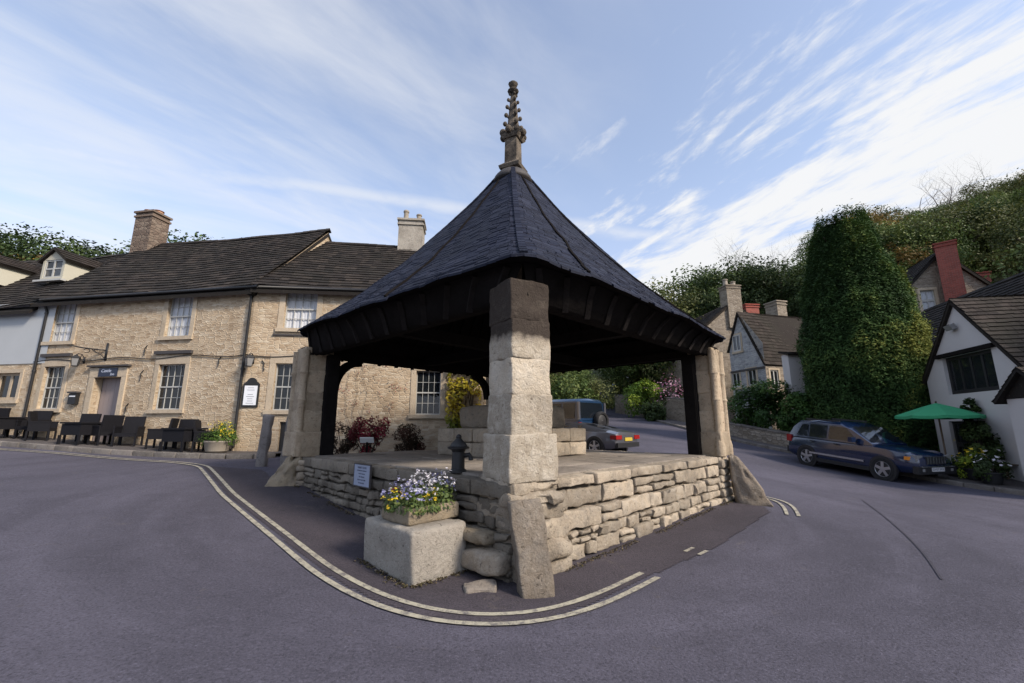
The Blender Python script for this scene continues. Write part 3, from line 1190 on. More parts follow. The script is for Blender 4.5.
# --- roof surface
APZ, CF_, CL_, CR_, CB_ = 7.72, Vector((.15, 4.76, 3.66)), Vector((-5.05, 9.74, 3.80)), Vector((5.1, 9.92, 3.62)), Vector((-.2, 14.8, 3.6))
APX = Vector((.02, 9.72))
EDG = [(CF_, CR_), (CR_, CB_), (CB_, CL_), (CL_, CF_)]


def roof_pt(e, w, t, lift=0.0):
    a, b = EDG[e]
    base = a.lerp(b, w)
    m_ = 1 + .060 * math.sin(math.pi * w) - .030 * (math.exp(-(w / .025) ** 2) + math.exp(-((1 - w) / .025) ** 2))
    r0 = .075
    rr = r0 + (1 - r0) * t
    # blunt, rounded top
    x = APX.x + (base.x - APX.x) * rr * m_
    y = APX.y + (base.y - APX.y) * rr * m_
    z = APZ + (base.z - APZ) * t - 1.42 * t * (1 - t)
    z += -.10 * noise.noise(Vector((x * .5, y * .5, 3.1))) - .05 * noise.noise(Vector((x * 1.4, y * 1.4, 8.1))) - .10 * math.sin(math.pi * w) * t * t
    return Vector((x, y, z + lift))


NC = 42
tl = MB()
for k in range(NC):
    t1, t0 = (k + 1) / NC, k / NC
    t0o = max(0, t0 - .012)
    for e in range(4):
        Le = (EDG[e][0] - EDG[e][1]).length * (.075 + .925 * t1)
        n = max(2, int(Le / .22))
        cuts = [0] + sorted((i + rng.uniform(-.3, .3)) / n for i in range(1, n)) + [1]
        for i in range(len(cuts) - 1):
            w0, w1 = cuts[i], cuts[i + 1]
            g_ = .004 / max(Le, .3)
            dz = rng.uniform(.010, .030)
            dt = rng.uniform(-.006, .010)
            tl.tint(None, rng.random())
            lo = [roof_pt(e, w0 + g_, min(1.012, t1 + dt), dz), roof_pt(e, w1 - g_, min(1.012, t1 + dt + rng.uniform(-.003, .003)), dz + rng.uniform(-.006, .006))]
            hi = [roof_pt(e, w0 + g_, t0o, .004), roof_pt(e, w1 - g_, t0o, .004)]
            dn = Vector((0, 0, -.035))
            q = [tl.vert(p) for p in (lo[0], lo[1], hi[1], hi[0], lo[0] + dn, lo[1] + dn)]
            tl.f.append([q[0], q[1], q[2], q[3]])
            tl.f.append([q[4], q[5], q[1], q[0]])
            tl.f.append([q[0], q[3], q[4]])
            tl.f.append([q[1], q[5], q[2]])
roof = part(tl, "roof", M["cross_tile"])
# boards under the tiles, with the dark eave edge
bd = MB()
T = [i / 14 for i in range(15)]
Wn = 24
top, bot = [], []
for t in T:
    top.append([roof_pt(e, w / Wn, min(t, .985), -.03) for e in range(4) for w in range(Wn)])
for t in T:
    bot.append([roof_pt(e, w / Wn, min(t, .93), -.15 - .03 * t) for e in range(4) for w in range(Wn)])
bd.grid(top + bot[::-1], True)
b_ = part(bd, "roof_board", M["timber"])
b_.parent = roof
for e in (0, 1, 2, 3):
    hip = MB()
    n = 30
    for i in range(n):
        a, b = roof_pt(e, 0, i / n * .985, .024), roof_pt(e, 0, (i + 1.05) / n * .985 if i < n - 1 else .985, .030)
        hip.tint(None, rng.random())
        hip.bar(a, b, .10, .03)
    h_ = part(hip, "hip_tile", M["cross_tile"])
    h_.parent = roof
for (e, w0, w1) in ((3, .52, .60), (0, .80, .80), (0, .30, .18)):
    sm_ = MB()
    for i in range(24):
        a, b = roof_pt(e, w0 + (w1 - w0) * i / 24 + .006 * math.sin(i * 1.3), .06 + .93 * i / 24, .036), roof_pt(e, w0 + (w1 - w0) * (i + 1.1) / 24 + .006 * math.sin((i + 1) * 1.3), min(.995, .06 + .93 * (i + 1.1) / 24), .036)
        sm_.tint(.0)
        sm_.bar(a, b, .035, .03)
    o_ = part(sm_, "roof_seam", M["timber"])
    o_.parent = roof
capm = MB()
capm.lathe((.02, 9.72, 0), [(.50, 7.52), (.46, 7.66), (.36, 7.78), (.28, 7.84), (.2, 7.86)], 20)
c_ = part(capm, "roof_cap", M["lead_dark"], smooth=True)
c_.parent = roof
# rafters, wall plates, braces
rf = MB()
for e in range(4):
    for i in range(1, 14):
        w = i / 14
        prev = None
        for t in (.93, .8, .6, .42):
            p = roof_pt(e, .5 + (w - .5) * (1 if t > .5 else .9), t, -.22)
            if prev is not None: rf.bar(prev, p, .09, .12)
            prev = p
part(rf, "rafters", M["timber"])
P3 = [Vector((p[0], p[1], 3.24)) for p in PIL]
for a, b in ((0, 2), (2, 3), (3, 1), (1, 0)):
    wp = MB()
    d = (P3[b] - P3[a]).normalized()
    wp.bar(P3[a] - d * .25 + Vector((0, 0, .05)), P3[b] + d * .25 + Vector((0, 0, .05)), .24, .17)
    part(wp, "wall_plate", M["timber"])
    for s0, s1 in ((a, b), (b, a)):
        if (s0, s1) not in ((1, 3), (3, 1)): continue
        br = MB()
        d = (P3[s1] - P3[s0]).normalized()
        pts = []
        for k in range(9):
            ang = k / 8 * math.pi / 2
            pts.append(P3[s0] + d * (.52 + .62 * (1 - math.cos(ang))) + Vector((0, 0, -.08 - .70 * (1 - math.sin(ang)))))
        for p, q in zip(pts, pts[1:]): br.bar(p, q + (q - p) * .08, .18, .17, up=(d.y, -d.x, 0))
        part(br, "brace", M["timber"])
sk = MB()
for a, b in ((0, 2), (2, 3), (3, 1), (1, 0)):
    d = (P3[b] - P3[a]).normalized()
    sk.bar(P3[a] + d * .1 + Vector((0, 0, .33)), P3[b] - d * .1 + Vector((0, 0, .33)), .05, .42)
part(sk, "eave_board", M["timber"])
sf, rf2 = MB(), MB()
for e, (a, b) in enumerate(((0, 2), (2, 3), (3, 1), (1, 0))):
    d = (P3[b] - P3[a]).normalized()
    on = Vector((d.y, -d.x, 0))
    rows = [[], [], [], []]
    for i in range(25):
        w = i / 24
        lo = P3[a].lerp(P3[b], w) + on * .15 + Vector((0, 0, -.03))
        up_ = roof_pt(e, w, .945, -.15)
        md = lo.lerp(up_, .5) + Vector((0, 0, .05))
        for k, p in enumerate((lo + Vector((0, 0, -.03)) - on * .1, lo, md, up_)): rows[k].append(p)
        if i % 2 == 1:
            dn = Vector((0, 0, -.035))
            rf2 = MB()
            rf2.bar(lo + dn, md + dn, .085, .05)
            rf2.bar(md + dn, up_ + dn, .085, .05)
            part(rf2, "soffit_rafter", M["soffit"])
    sf.grid(rows)
part(sf, "soffit_board", M["timber"], smooth=True)
tb = MB()
for s in (1, 2):
    tb.bar(P3[0].lerp(P3[s], .5) + Vector((0, 0, .12)), P3[3].lerp(P3[3 - s], .5) + Vector((0, 0, .12)), .2, .22)
part(tb, "tie_beam", M["timber"])

# --- finial
fn = MB()
FX, FY = .03, 9.72


def sq(z, h, rot=45):
    a = R(rot)
    return [Vector((FX + h * 1.414 * math.cos(a + k * math.pi / 2), FY + h * 1.414 * math.sin(a + k * math.pi / 2), z)) for k in range(4)]


def column(mb, prof, rot=45):
    rows = [sq(z, h, rot) for h, z in prof]
    idx = mb.grid(rows, True)
    mb.f.append(idx[0][::-1])
    mb.f.append(idx[-1][:])


fn.tint(.3)
column(fn, [(.20, 7.80), (.20, 7.86), (.26, 7.88), (.28, 7.96), (.22, 8.02), (.18, 8.06)], 20)
fb = part(fn, "finial_base", M["finial_stone"])
fn = MB()
fn.tint(.8)
column(fn, [(.165, 8.04), (.155, 8.78)], 20)
column(fn, [(.19, 8.74), (.24, 8.80), (.24, 8.86), (.17, 8.92)], 20)
sp_prof = [(.185, 8.90), (.14, 9.25), (.105, 9.65), (.065, 10.05), (.045, 10.2)]
fn.tint(.3)
fn.lathe((FX, FY, 0), sp_prof, 8)


def blob(mb, c, r, sq_=(1, 1, 1)):
    c = Vector(c)
    rows = []
    for i in range(1, 6):
        th = math.pi * i / 6
        rows.append([c + Vector((r * sq_[0] * math.sin(th) * math.cos(k * math.pi / 4), r * sq_[1] * math.sin(th) * math.sin(k * math.pi / 4), r * sq_[2] * math.cos(th))) for k in range(8)])
    idx = mb.grid(rows, True)
    mb.f.append(idx[0][::-1])
    mb.f.append(idx[-1][:])


for i, (z, rr, s_) in enumerate(((8.90, .245, .09), (9.17, .195, .058), (9.43, .17, .055), (9.68, .145, .05), (9.90, .115, .044), (10.08, .08, .036))):
    nk = 8 if i == 0 else 4
    for k in range(nk):
        a = R(20) + k * 2 * math.pi / nk + (R(45) if i % 2 and nk == 4 else 0)
        if nk == 4: a = R(20) + k * math.pi / 2
        fn.tint(0)
        c = Vector((FX + rr * 1.12 * math.cos(a), FY + rr * 1.12 * math.sin(a), z))
        blob(fn, c, s_, (1, 1, 1.1))
        fn.tube([Vector((FX + rr * .45 * math.cos(a), FY + rr * .45 * math.sin(a), z - s_ * 1.3)), c], [s_ * .7, s_ * .6], 6)
fn.lathe((FX, FY, 0), [(.05, 10.1), (.13, 10.15), (.15, 10.19), (.10, 10.25), (.05, 10.28), (.11, 10.36), (.13, 10.41), (.07, 10.47), (.02, 10.50)], 10)
part(fn, "finial", M["finial_stone"], smooth=True, angle=40)

# ------------------------------------------------------------------ stones round the cross


def slab_thing(name, label, cat, mat, c, ax, h, r=.04, amp=.02, group=None, freq=3.0, seg=.1):
    m_ = MB()
    m_.tint(.05 if name == 'leaning_stone' else .4)
    m_.stone(c, ax, h, r, amp, freq, seg)
    c = Vector(c)
    base = Vector((c.x, c.y, H(c.x, c.y)))
    return tag(m_.build(name, mat, None, True, origin=base), label, cat, group)


# front slab leaning on the corner
b0, b1 = Vector((.25, 4.60, -.06)), Vector((.12, 4.80, .86))
upv = (b1 - b0).normalized()
sdv = Vector((.97, .20, .05))
sdv = (sdv - upv * sdv.dot(upv)).normalized()
slab_thing("leaning_stone", "upright stone slab leaning against the front corner of the market cross", "guard stone", M["slab_stone"],
           (b0 + b1) / 2, (sdv, upv.cross(sdv), upv), (.175, .10, .47), .035, .022, "guard stones at the corners of the cross")
# right wedge
m_ = MB()
m_.tint(.3)
wu = Vector((.93, -.37, 0)).normalized()
wn = Vector((-wu.y, wu.x, 0))
w0 = Vector((4.60, 9.38, H(4.9, 9.3)))
m_.stone((0, 0, 0), ((1, 0, 0), (0, 1, 0), (0, 0, 1)), (.36, .18, .50), .06, .05, 2.4, .07)
nv = []
for (a, b, c) in m_.v:
    k = max(0.0, (c + .52) / 1.04)
    x = (a + .42) * (1 - .80 * k ** 1.15) - .04
    nv.append(tuple(w0 + wu * x + wn * (b * (1 - .25 * k)) + Vector((0, 0, c + .44))))
m_.v = nv
tag(m_.build("leaning_stone", M["slab_stone"], None, True, origin=(5.05, 9.4, H(5.05, 9.4))),
    "dark wedge of stone leaning at the right corner of the market cross", "guard stone", "guard stones at the corners of the cross")
m_ = MB()
m_.tint(.7)
c = Vector((-4.62, 9.36, H(-4.80, 9.42)))
m_.stone((0, 0, 0), ((1, 0, 0), (0, 1, 0), (0, 0, 1)), (.36, .24, .42), .13, .10, 2.6, .06)
nv = []
for (a, b, z_) in m_.v:
    k = max(0.0, (z_ + .42) / .84)
    z_ = z_ * .82 - .06
    x = (a - .40) * (1 - .62 * k ** 1.3) + .22
    nv.append(tuple(c + Vector((.95, .1, 0)) * x + Vector((-.1, .95, 0)) * b * (1 - .3 * k) + Vector((0, 0, z_ + .28))))
m_.v = nv
tag(m_.build("guard_boulder", M["trough_stone"], None, True, origin=c), "rounded brown boulder at the foot of the left pillar of the market cross", "guard stone",
    "guard stones at the corners of the cross")

# mounting block with the flower trough
eU, eV = Vector((-.70, .714, 0)), Vector((.66, .75, 0))
bf = Vector((-1.02, 4.66, H(-1.0, 4.7)))
bc = bf + eU * .52 + eV * .39
hB = .52
slab_thing("mounting_block", "big pale stone block standing on the asphalt beneath the flower trough", "stone block", M["block_stone"],
           bc + Vector((0, 0, hB / 2 - .03)), (eU, eV, (0, 0, 1)), (.53, .38, hB / 2 + .03), .05, .022, None, 2.2, .09)
zt = bc.z + hB + .004
tc = bc + eV * .06 + eU * -.02
tro = thing("flower_trough", "low rounded stone trough on the pale stone block, filled with pansies", "trough", (tc.x, tc.y, zt))
m_ = MB()
m_.tint(.6)
tw, tl_, th = .36, .30, .17
for sgn in (-1, 1):
    m_.stone(eU * sgn * (tl_ - .05) + Vector((0, 0, th / 2)), (eU, eV, (0, 0, 1)), (.05, tw, th / 2), .03, .012, 4, .08)
    m_.stone(eV * sgn * (tw - .05) + Vector((0, 0, th / 2 + .002)), (eU, eV, (0, 0, 1)), (tl_, .05, th / 2), .03, .012, 4, .08)
m_.build("trough_wall", M["trough_stone"], tro, True)
m_ = MB()
m_.obox((0, 0, .06), (eU, eV, Vector((0, 0, 1))), (tl_ - .06, tw - .06, .06))
m_.build("soil", M["soil"], tro)


def pansy(loc, label, pet, seed, group, hh=.26, rad=.17, npet=26, name="pansy_plant"):
    g_ = np.random.default_rng(seed)
    t_ = thing(name, label, "flowers", loc, 0, group)
    n = 420
    q = g_.normal(size=(n, 3))
    q /= np.linalg.norm(q, axis=1)[:, None]
    q *= (g_.random(n) ** .4)[:, None]
    pts = np.stack([q[:, 0] * rad, q[:, 1] * rad, np.abs(q[:, 2]) * hh * .85 + .0], 1)
    leaf_object("foliage", pts, .045, M["leaf_mid"], t_, None, .5, (0, 0, 0), .5, .5, seed)
    P = []
    T_ = []
    for k in range(npet):
        a, r = g_.random() * 6.28, math.sqrt(g_.random()) * rad * 1.05
        c = np.array([math.cos(a) * r, math.sin(a) * r, hh * (1.0 - .55 * (r / rad) ** 2) + g_.uniform(-.03, .10)])
        tv = g_.random()
        for j in range(5):
            P.append(c + g_.normal(0, .009, 3))
            T_.append(tv)
    leaf_object("petals", np.array(P), .027, pet, t_, T_, .8, (0, 0, -.1), .5, .95, seed + 5)
    return t_


sp = [((-.20, -.20), "petal_lilac", .26), ((-.02, -.05), "petal_white", .33), ((.16, -.18), "petal_lilac", .28), ((.16, .10), "petal_white", .34),
      ((-.15, .16), "petal_white", .36), ((.02, .24), "petal_lilac", .33), ((-.22, -.02), "petal_yellow", .15), ((.06, -.27), "petal_yellow", .14)]
nm = {"petal_lilac": "lilac blue pansies growing in the stone trough", "petal_white": "white pansies standing tall in the stone trough",
      "petal_yellow": "small yellow pansies low at the rim of the stone trough"}
for i, ((a, b), pm, hh) in enumerate(sp):
    p = tc + eU * a * 1.05 + eV * b * 1.2
    pansy((p.x, p.y, zt + .12), nm[pm], M[pm], 20 + i, "pansies in the stone trough", hh, .19 if hh > .2 else .13, 34 if hh > .2 else 16)
p = tc + eU * .36 - eV * .12
pansy((p.x, p.y, zt + .10), "single plant with crimson flowers at the left end of the trough", M["petal_red"], 71, None, .17, .07, 9, "red_flower")
# dry grass tuft
m_ = MB()
gt = tc + eU * .46 + eV * .10
for i in range(150):
    a, l = rng.uniform(0, 6.28), rng.uniform(.16, .34)
    d = Vector((math.cos(a) * .75, math.sin(a) * .75, rng.uniform(.2, 1.1))).normalized()
    p0 = Vector((rng.uniform(-.04, .04), rng.uniform(-.04, .04), 0))
    p1 = p0 + d * l * .6
    p2 = p1 + (d + Vector((0, 0, -.5))) * l * .4
    m_.tint(rng.random())
    s_ = Vector((-d.y, d.x, 0)).normalized() * .0028
    m_.grid([[p0 - s_, p0 + s_], [p1 - s_, p1 + s_], [p2 - s_ * .2, p2 + s_ * .2]])
o = m_.build("grass_tuft", M["dry_grass"])
o.location = (gt.x, gt.y, zt - .02)
tag(o, "tuft of dry straw coloured grass at the left end of the stone block", "grass tuft")

# ledge stones in the corner behind the block
for (c, h, rz, lab, mt, nmz) in (((-.36, 5.16, .16), (.44, .16, .11), -44, "long pale ledge stone low in the corner between block and front pillar", "cross_stone", "ledge_stone"),
                                 ((-.40, 5.20, .37), (.24, .13, .065), -42, "small ochre stone laid on the ledge beside the front pillar", "trough_stone", "ledge_stone"),
                                 ((-.30, 4.72, .01), (.17, .13, .05), 10, "flat round grey stone set in the ground beside the pale block", "paving", "flat_stone")):
    a = R(rz)
    z = H(c[0], c[1]) + c[2]
    slab_thing(nmz, lab, "stone", M[mt], (c[0], c[1], z), ((math.cos(a), math.sin(a), 0), (-math.sin(a), math.cos(a), 0), (0, 0, 1)), h, .06, .03, None, 3, .08)

# plaque on the platform wall
pc = at(367.5, 475, 7.85)
nrm = Vector((-.71, -.70, 0)).normalized()
s_on = PL + (PF - PL) * .42
# put it on the wall line that its pixel meets
d = ray(367.5, 475)
dl = (PF - PL)
n2 = Vector((dl.y, -dl.x)).normalized()
if n2.y > 0: n2 = -n2
o_ = Vector((0, 0))
tt = (Vector((PL.x, PL.y)).dot(n2)) / (d.x * n2.x + d.y * n2.y)
pw = Vector((0, 0, EYE)) + d * tt
N3 = Vector((n2.x, n2.y, 0))
U3 = Vector((dl.x, dl.y, 0)).normalized()
plq = thing("plaque", "blue grey information plaque fixed to the left wall of the market cross", "plaque", pw + N3 * .09)
m_ = MB()
m_.obox((0, 0, 0), (U3, N3, Vector((0, 0, 1))), (.27, .012, .165))
m_.build("plate", M["plaque"], plq)
m_ = MB()
for z in (-1, 1): m_.obox((0, 0, z * .175), (U3, N3, Vector((0, 0, 1))), (.289, .016, .009))
for z in (-1, 1): m_.obox(U3 * z * .28, (U3, N3, Vector((0, 0, 1))), (.009, .015, .165))
m_.build("border", M["lead_dark"], plq)


def text(body, size, mat, parent, loc, right, normal, name="lettering", align="CENTER", ext=.001, shear=0.0):
    c = bpy.data.curves.new(name, "FONT")
    c.body = body
    c.size = size
    c.align_x = align
    c.align_y = "CENTER"
    c.extrude = ext
    c.shear = shear
    c.materials.append(mat)
    tmp = bpy.data.objects.new("tmp_text", c)
    COL.objects.link(tmp)
    me = bpy.data.meshes.new_from_object(tmp, depsgraph=bpy.context.evaluated_depsgraph_get())
    bpy.data.objects.remove(tmp)
    o = bpy.data.objects.new(name, me)
    COL.objects.link(o)
    o.parent = parent
    r_, n_ = Vector(right).normalized(), Vector(normal).normalized()
    u_ = n_.cross(r_)
    mm = Matrix((r_, u_, n_)).transposed().to_4x4()
    mm.translation = Vector(loc)
    o.matrix_local = mm
    return o


for i, (tx, sz) in enumerate((("MARKET CROSS", .043), ("THIS ANCIENT MONUMENT", .026), ("IS IN THE CARE OF", .026), ("THE VILLAGE", .034), ("PLEASE DO NOT CLIMB", .026), ("ON THE STONES", .026))):
    text(tx, sz, M["ink"], plq, N3 * .0135 + Vector((0, 0, .12 - i * .048)), U3, N3)

# iron pump
pz = CZ + .004
pp = at(457, 474, 5.95)
pump = thing("iron_pump", "short black iron water pump with a pointed cap on the edge of the platform", "pump", (pp.x, 6.05, pz))
m_ = MB()
m_.lathe((0, 0, 0), [(.115, 0), (.115, .03), (.09, .05), (.085, .27), (.095, .28), (.10, .30), (.145, .31), (.15, .335), (.12, .345), (.105, .38), (.06, .42), (.035, .45), (.04, .47), (.03, .49), (.008, .505)], 18)
m_.build("pump_body", M["black_iron"], pump, True, angle=35)
m_ = MB()
m_.tube([(.08, -.01, .22), (.15, -.02, .235), (.17, -.02, .20), (.172, -.02, .16)], [.03, .03, .03, .034], 10)
m_.build("spout", M["black_iron"], pump, True)

# stone posts at the left
for (pxb, pyb, pyt, Y, w, lab, lean) in ((262, 461, 415, 11.6, .115, "rough grey stone post leaning slightly, standing before the pub", (.03, .02)),
                                         (286, 461, 416, 11.0, .125, "narrow grey stone post beside the boulder of the market cross", (.05, .02))):
    x = (pxb - 512) / F * Y / ray(pxb, pyb).y
    z = H(x, Y)
    top = at(pxb + 4, pyt, Y)
    hh = top.z - z
    up = Vector((lean[0], lean[1], 1)).normalized()
    m_ = MB()
    m_.tint(.5)
    m_.stone(Vector((0, 0, 0)) + up * (hh / 2 - .05), (Vector((1, 0, -lean[0])).normalized(), Vector((0, 1, -lean[1])).normalized(), up), (w, w * .9, hh / 2 + .05), .05, .022, 3, .1)
    o = m_.build("stone_post", M["post_stone"], None, True)
    o.location = (x, Y, z)
    tag(o, lab, "stone post", "stone posts between cross and pub")

# moss, grit and dead leaves along the foot of the stones, doubling as contact shadow
g_ = np.random.default_rng(404)
P = []
segs = [((PF.x, PF.y), (PR.x, PR.y), 1500, (.71, -.71)), ((PL.x, PL.y), (PF.x - .9, PF.y + .9), 1300, (-.71, -.71))]
cb = [bf + eU * 0, bf + eU * 1.06, bf + eU * 1.06 + eV * .78, bf + eV * .78]
for a, b, nn in ((cb[0], cb[1], (-.71, -.71)), (cb[0], cb[3], (.71, -.71)), (cb[3], cb[2], (.71, .71))): segs.append(((a.x, a.y), (b.x, b.y), 420, nn))
for a, b, n, nn in segs:
    t_ = g_.random(n)
    dd = np.abs(g_.normal(0, .045, n)) + (.12 if n > 1000 else .0)
    keep = np.array([noise.noise(Vector((q * 9, a[0] * 3, n))) > -.15 for q in t_])
    x = a[0] + (b[0] - a[0]) * t_ + nn[0] * dd
    y = a[1] + (b[1] - a[1]) * t_ + nn[1] * dd
    P.append(np.stack([x, y, Hs(x, y) + .012 + g_.random(n) * .015], 1)[keep])
P = np.concatenate(P)
o_ = leaf_object("ground_litter", P, .022, M["litter"], None, None, 1.2, None, 0, .8, 405)
tag(o_, kind="stuff")
# ------------------------------------------------------------------ building kit
class Facade:
    """vertical wall plane: origin, direction along the wall, inward normal"""

    def __init__(s, ox, oy, dx, dy):
        s.o = Vector((ox, oy, 0))
        s.d = Vector((dx, dy, 0)).normalized()
        s.out = Vector((s.d.y, -s.d.x, 0))

    def flip(s):
        s.out = -s.out
        return s

    def p(s, u, z, off=0.0):
        return s.o + s.d * u + s.out * off + Vector((0, 0, z))

    def hit(s, px, py):
        r = ray(px, py)
        e = Vector((0, 0, EYE))
        t = (s.o - e).dot(s.out) / r.dot(s.out)
        w = e + r * t
        return (w - s.o).dot(s.d), w.z

    def rect(s, pts):
        q = [s.hit(*p) for p in pts]
        us, zs = sorted(a for a, b in q), sorted(b for a, b in q)
        return (us[0] + us[1]) / 2, (us[-1] + us[-2]) / 2, (zs[0] + zs[1]) / 2, (zs[-1] + zs[-2]) / 2


def wall_faces(m, fc, u0, u1, z0, z1, holes, reveal=.16, ztop=None):
    """front face with openings, and their reveals; ztop(u) for sloping tops"""
    us = sorted({u0, u1, *[h[0] for h in holes], *[h[1] for h in holes]})
    zs = sorted({z0, z1, *[h[2] for h in holes], *[h[3] for h in holes]})
    us = [u for u in us if u0 <= u <= u1]
    zs = [z for z in zs if z0 <= z <= z1]
    for a, b in zip(us, us[1:]):
        for c, d in zip(zs, zs[1:]):
            cu, cz = (a + b) / 2, (c + d) / 2
            if any(h[0] < cu < h[1] and h[2] < cz < h[3] for h in holes): continue
            m.face([fc.p(a, c), fc.p(b, c), fc.p(b, d), fc.p(a, d)], [(a, c), (b, c), (b, d), (a, d)])
    for a, b, c, d in holes:
        for (q, w) in (((a, c), (a, d)), ((b, c), (b, d)), ((a, d), (b, d)), ((a, c), (b, c))):
            m.face([fc.p(*q), fc.p(*w), fc.p(*w, -reveal), fc.p(*q, -reveal)], [(q[0], q[1]), (w[0], w[1]), (w[0] + .2, w[1]), (q[0] + .2, q[1])])


def fbox(m, fc, u0, u1, z0, z1, o0, o1):
    """box on a facade; o = offset outwards"""
    c = fc.p((u0 + u1) / 2, (z0 + z1) / 2, (o0 + o1) / 2)
    m.obox(c, (fc.d, fc.out, Vector((0, 0, 1))), (abs(u1 - u0) / 2, abs(o1 - o0) / 2, abs(z1 - z0) / 2))


def window(parent, fc, r, cols=4, rows=4, surround=.16, sill=True, curtain=0, org=None, depth=.13, mat="sash", smat="ashlar", frame=.034, bar=.015, head=None):
    """sash window: frame and bars, glass, stone surround and sill, curtain"""
    a, b, c, d = r
    m = MB()
    o0, o1 = -depth - .02, -depth + .03
    fbox(m, fc, a + .001, a + frame, c + .002, d - .002, o0, o1)
    fbox(m, fc, b - frame, b - .001, c + .002, d - .002, o0, o1)
    fbox(m, fc, a + frame, b - frame, c + .002, c + frame * 1.2, o0, o1)
    fbox(m, fc, a + frame, b - frame, d - frame, d - .002, o0, o1)
    for i in range(1, cols):
        u = a + frame + (b - a - 2 * frame) * i / cols
        fbox(m, fc, u - bar / 2, u + bar / 2, c + frame * 1.2, d - frame, o0 + .004, o1 - .012)
    for j in range(1, rows):
        z = c + frame + (d - c - 2 * frame) * j / rows
        k = bar * (1.5 if rows % 2 == 0 and j == rows // 2 else .5)
        fbox(m, fc, a + frame, b - frame, z - k, z + k, o0 + .006, o1 - (.002 if k > bar else .014))
    w = m.build("window", M[mat], parent, origin=org)
    m = MB()
    g0 = -depth - .005
    m.face([fc.p(a + .01, c + .01, g0), fc.p(b - .01, c + .01, g0), fc.p(b - .01, d - .01, g0), fc.p(a + .01, d - .01, g0)])
    m.build("pane", M["glass_clear" if curtain else "glass"], w, origin=org)
    m = MB()
    if surround:
        s = surround
        hd = head or s
        zb = c - (.02 if sill else s)
        m.tint(.8)
        fbox(m, fc, a - s, a - .001, zb, d, -.10, .022)
        m.tint(.5)
        fbox(m, fc, b + .001, b + s, zb, d, -.10, .022)
        m.tint(.65)
        fbox(m, fc, a - s, b + s, d + .001, d + hd, -.10, .026)
        m.build("surround", M[smat], w, origin=org)
    if sill:
        m = MB()
        m.tint(.7)
        fbox(m, fc, a - surround - .03, b + surround + .03, c - .13, c - .001, -.12, .075)
        m.build("sill", M[smat], w, origin=org)
    if curtain:
        m = MB()
        n = 28
        for (ua, ub) in (((a, a + (b - a) * .47), (a + (b - a) * .53, b)) if curtain == 1 else ((a, b),)):
            rows_ = []
            for z in (c + .02, d - .02):
                rows_.append([fc.p(ua + (ub - ua) * i / n, z, -depth - .045 + .015 * math.sin(i * 1.9)) for i in range(n + 1)])
            m.grid(rows_)
        m.build("curtain", M["curtain"], w, True, origin=org)
    m = MB()
    bk = -.75
    q = [(a - .05, c - .05), (b + .05, c - .05), (b + .05, d + .05), (a - .05, d + .05)]
    B = [fc.p(u, z, bk) for u, z in q]
    Fq = [fc.p(u, z, -.17) for u, z in q]
    m.face(B)
    for i in range(4): m.face([B[i], B[(i + 1) % 4], Fq[(i + 1) % 4], Fq[i]])
    m.build("room_recess", M["dark_inside"], w, origin=org)
    return w


def tile_slope(m, o, u, v, L, S, tl=.24, tw=.26, thick=.022, jit=.012, sag=.0, clip=None):
    """stone tiles laid on a slope: o eave-left corner, u along the eave, v up the slope"""
    o, u, v = Vector(o), Vector(u).normalized(), Vector(v).normalized()
    n = u.cross(v)
    if n.z < 0: n = -n
    nr = int(S / tl)
    t = S / nr
    for k in range(nr):
        a0 = -rng.random() * tw
        scale = 1.25 - .5 * k / nr
        while a0 < L:
            w = tw * scale * rng.uniform(.65, 1.4)
            x0, x1 = max(0, a0), min(L, a0 + w)
            a0 += w
            if x1 - x0 < .04: continue
            if clip and not clip((x0 + x1) / 2, (k + .5) * t): continue
            m.tint(None, rng.random())
            lo = rng.uniform(-.02, .012)
            h0 = thick + rng.uniform(0, jit)
            xm = (x0 + x1) / 2

            def q(x, y, h):
                sg = sag * (math.sin(math.pi * min(1, max(0, x / L))) + .5 * noise.noise(Vector((x * .5, y * .4, 7.7))))
                return o + u * x + v * y + n * (h - sg)
            P = [q(x0 + .004, k * t + lo, h0 + .012), q(x1 - .004, k * t + lo + rng.uniform(-.008, .008), h0 + .012 + rng.uniform(-.006, .006)),
                 q(x1 - .004, (k + 1.1) * t, .004), q(x0 + .004, (k + 1.1) * t, .004)]
            b0, b1 = P[0] - n * (thick + .012), P[1] - n * (thick + .012)
            i = [m.vert(p) for p in P + [b0, b1]]
            m.f += [[i[0], i[1], i[2], i[3]], [i[4], i[5], i[1], i[0]], [i[0], i[3], i[4]], [i[1], i[5], i[2]]]


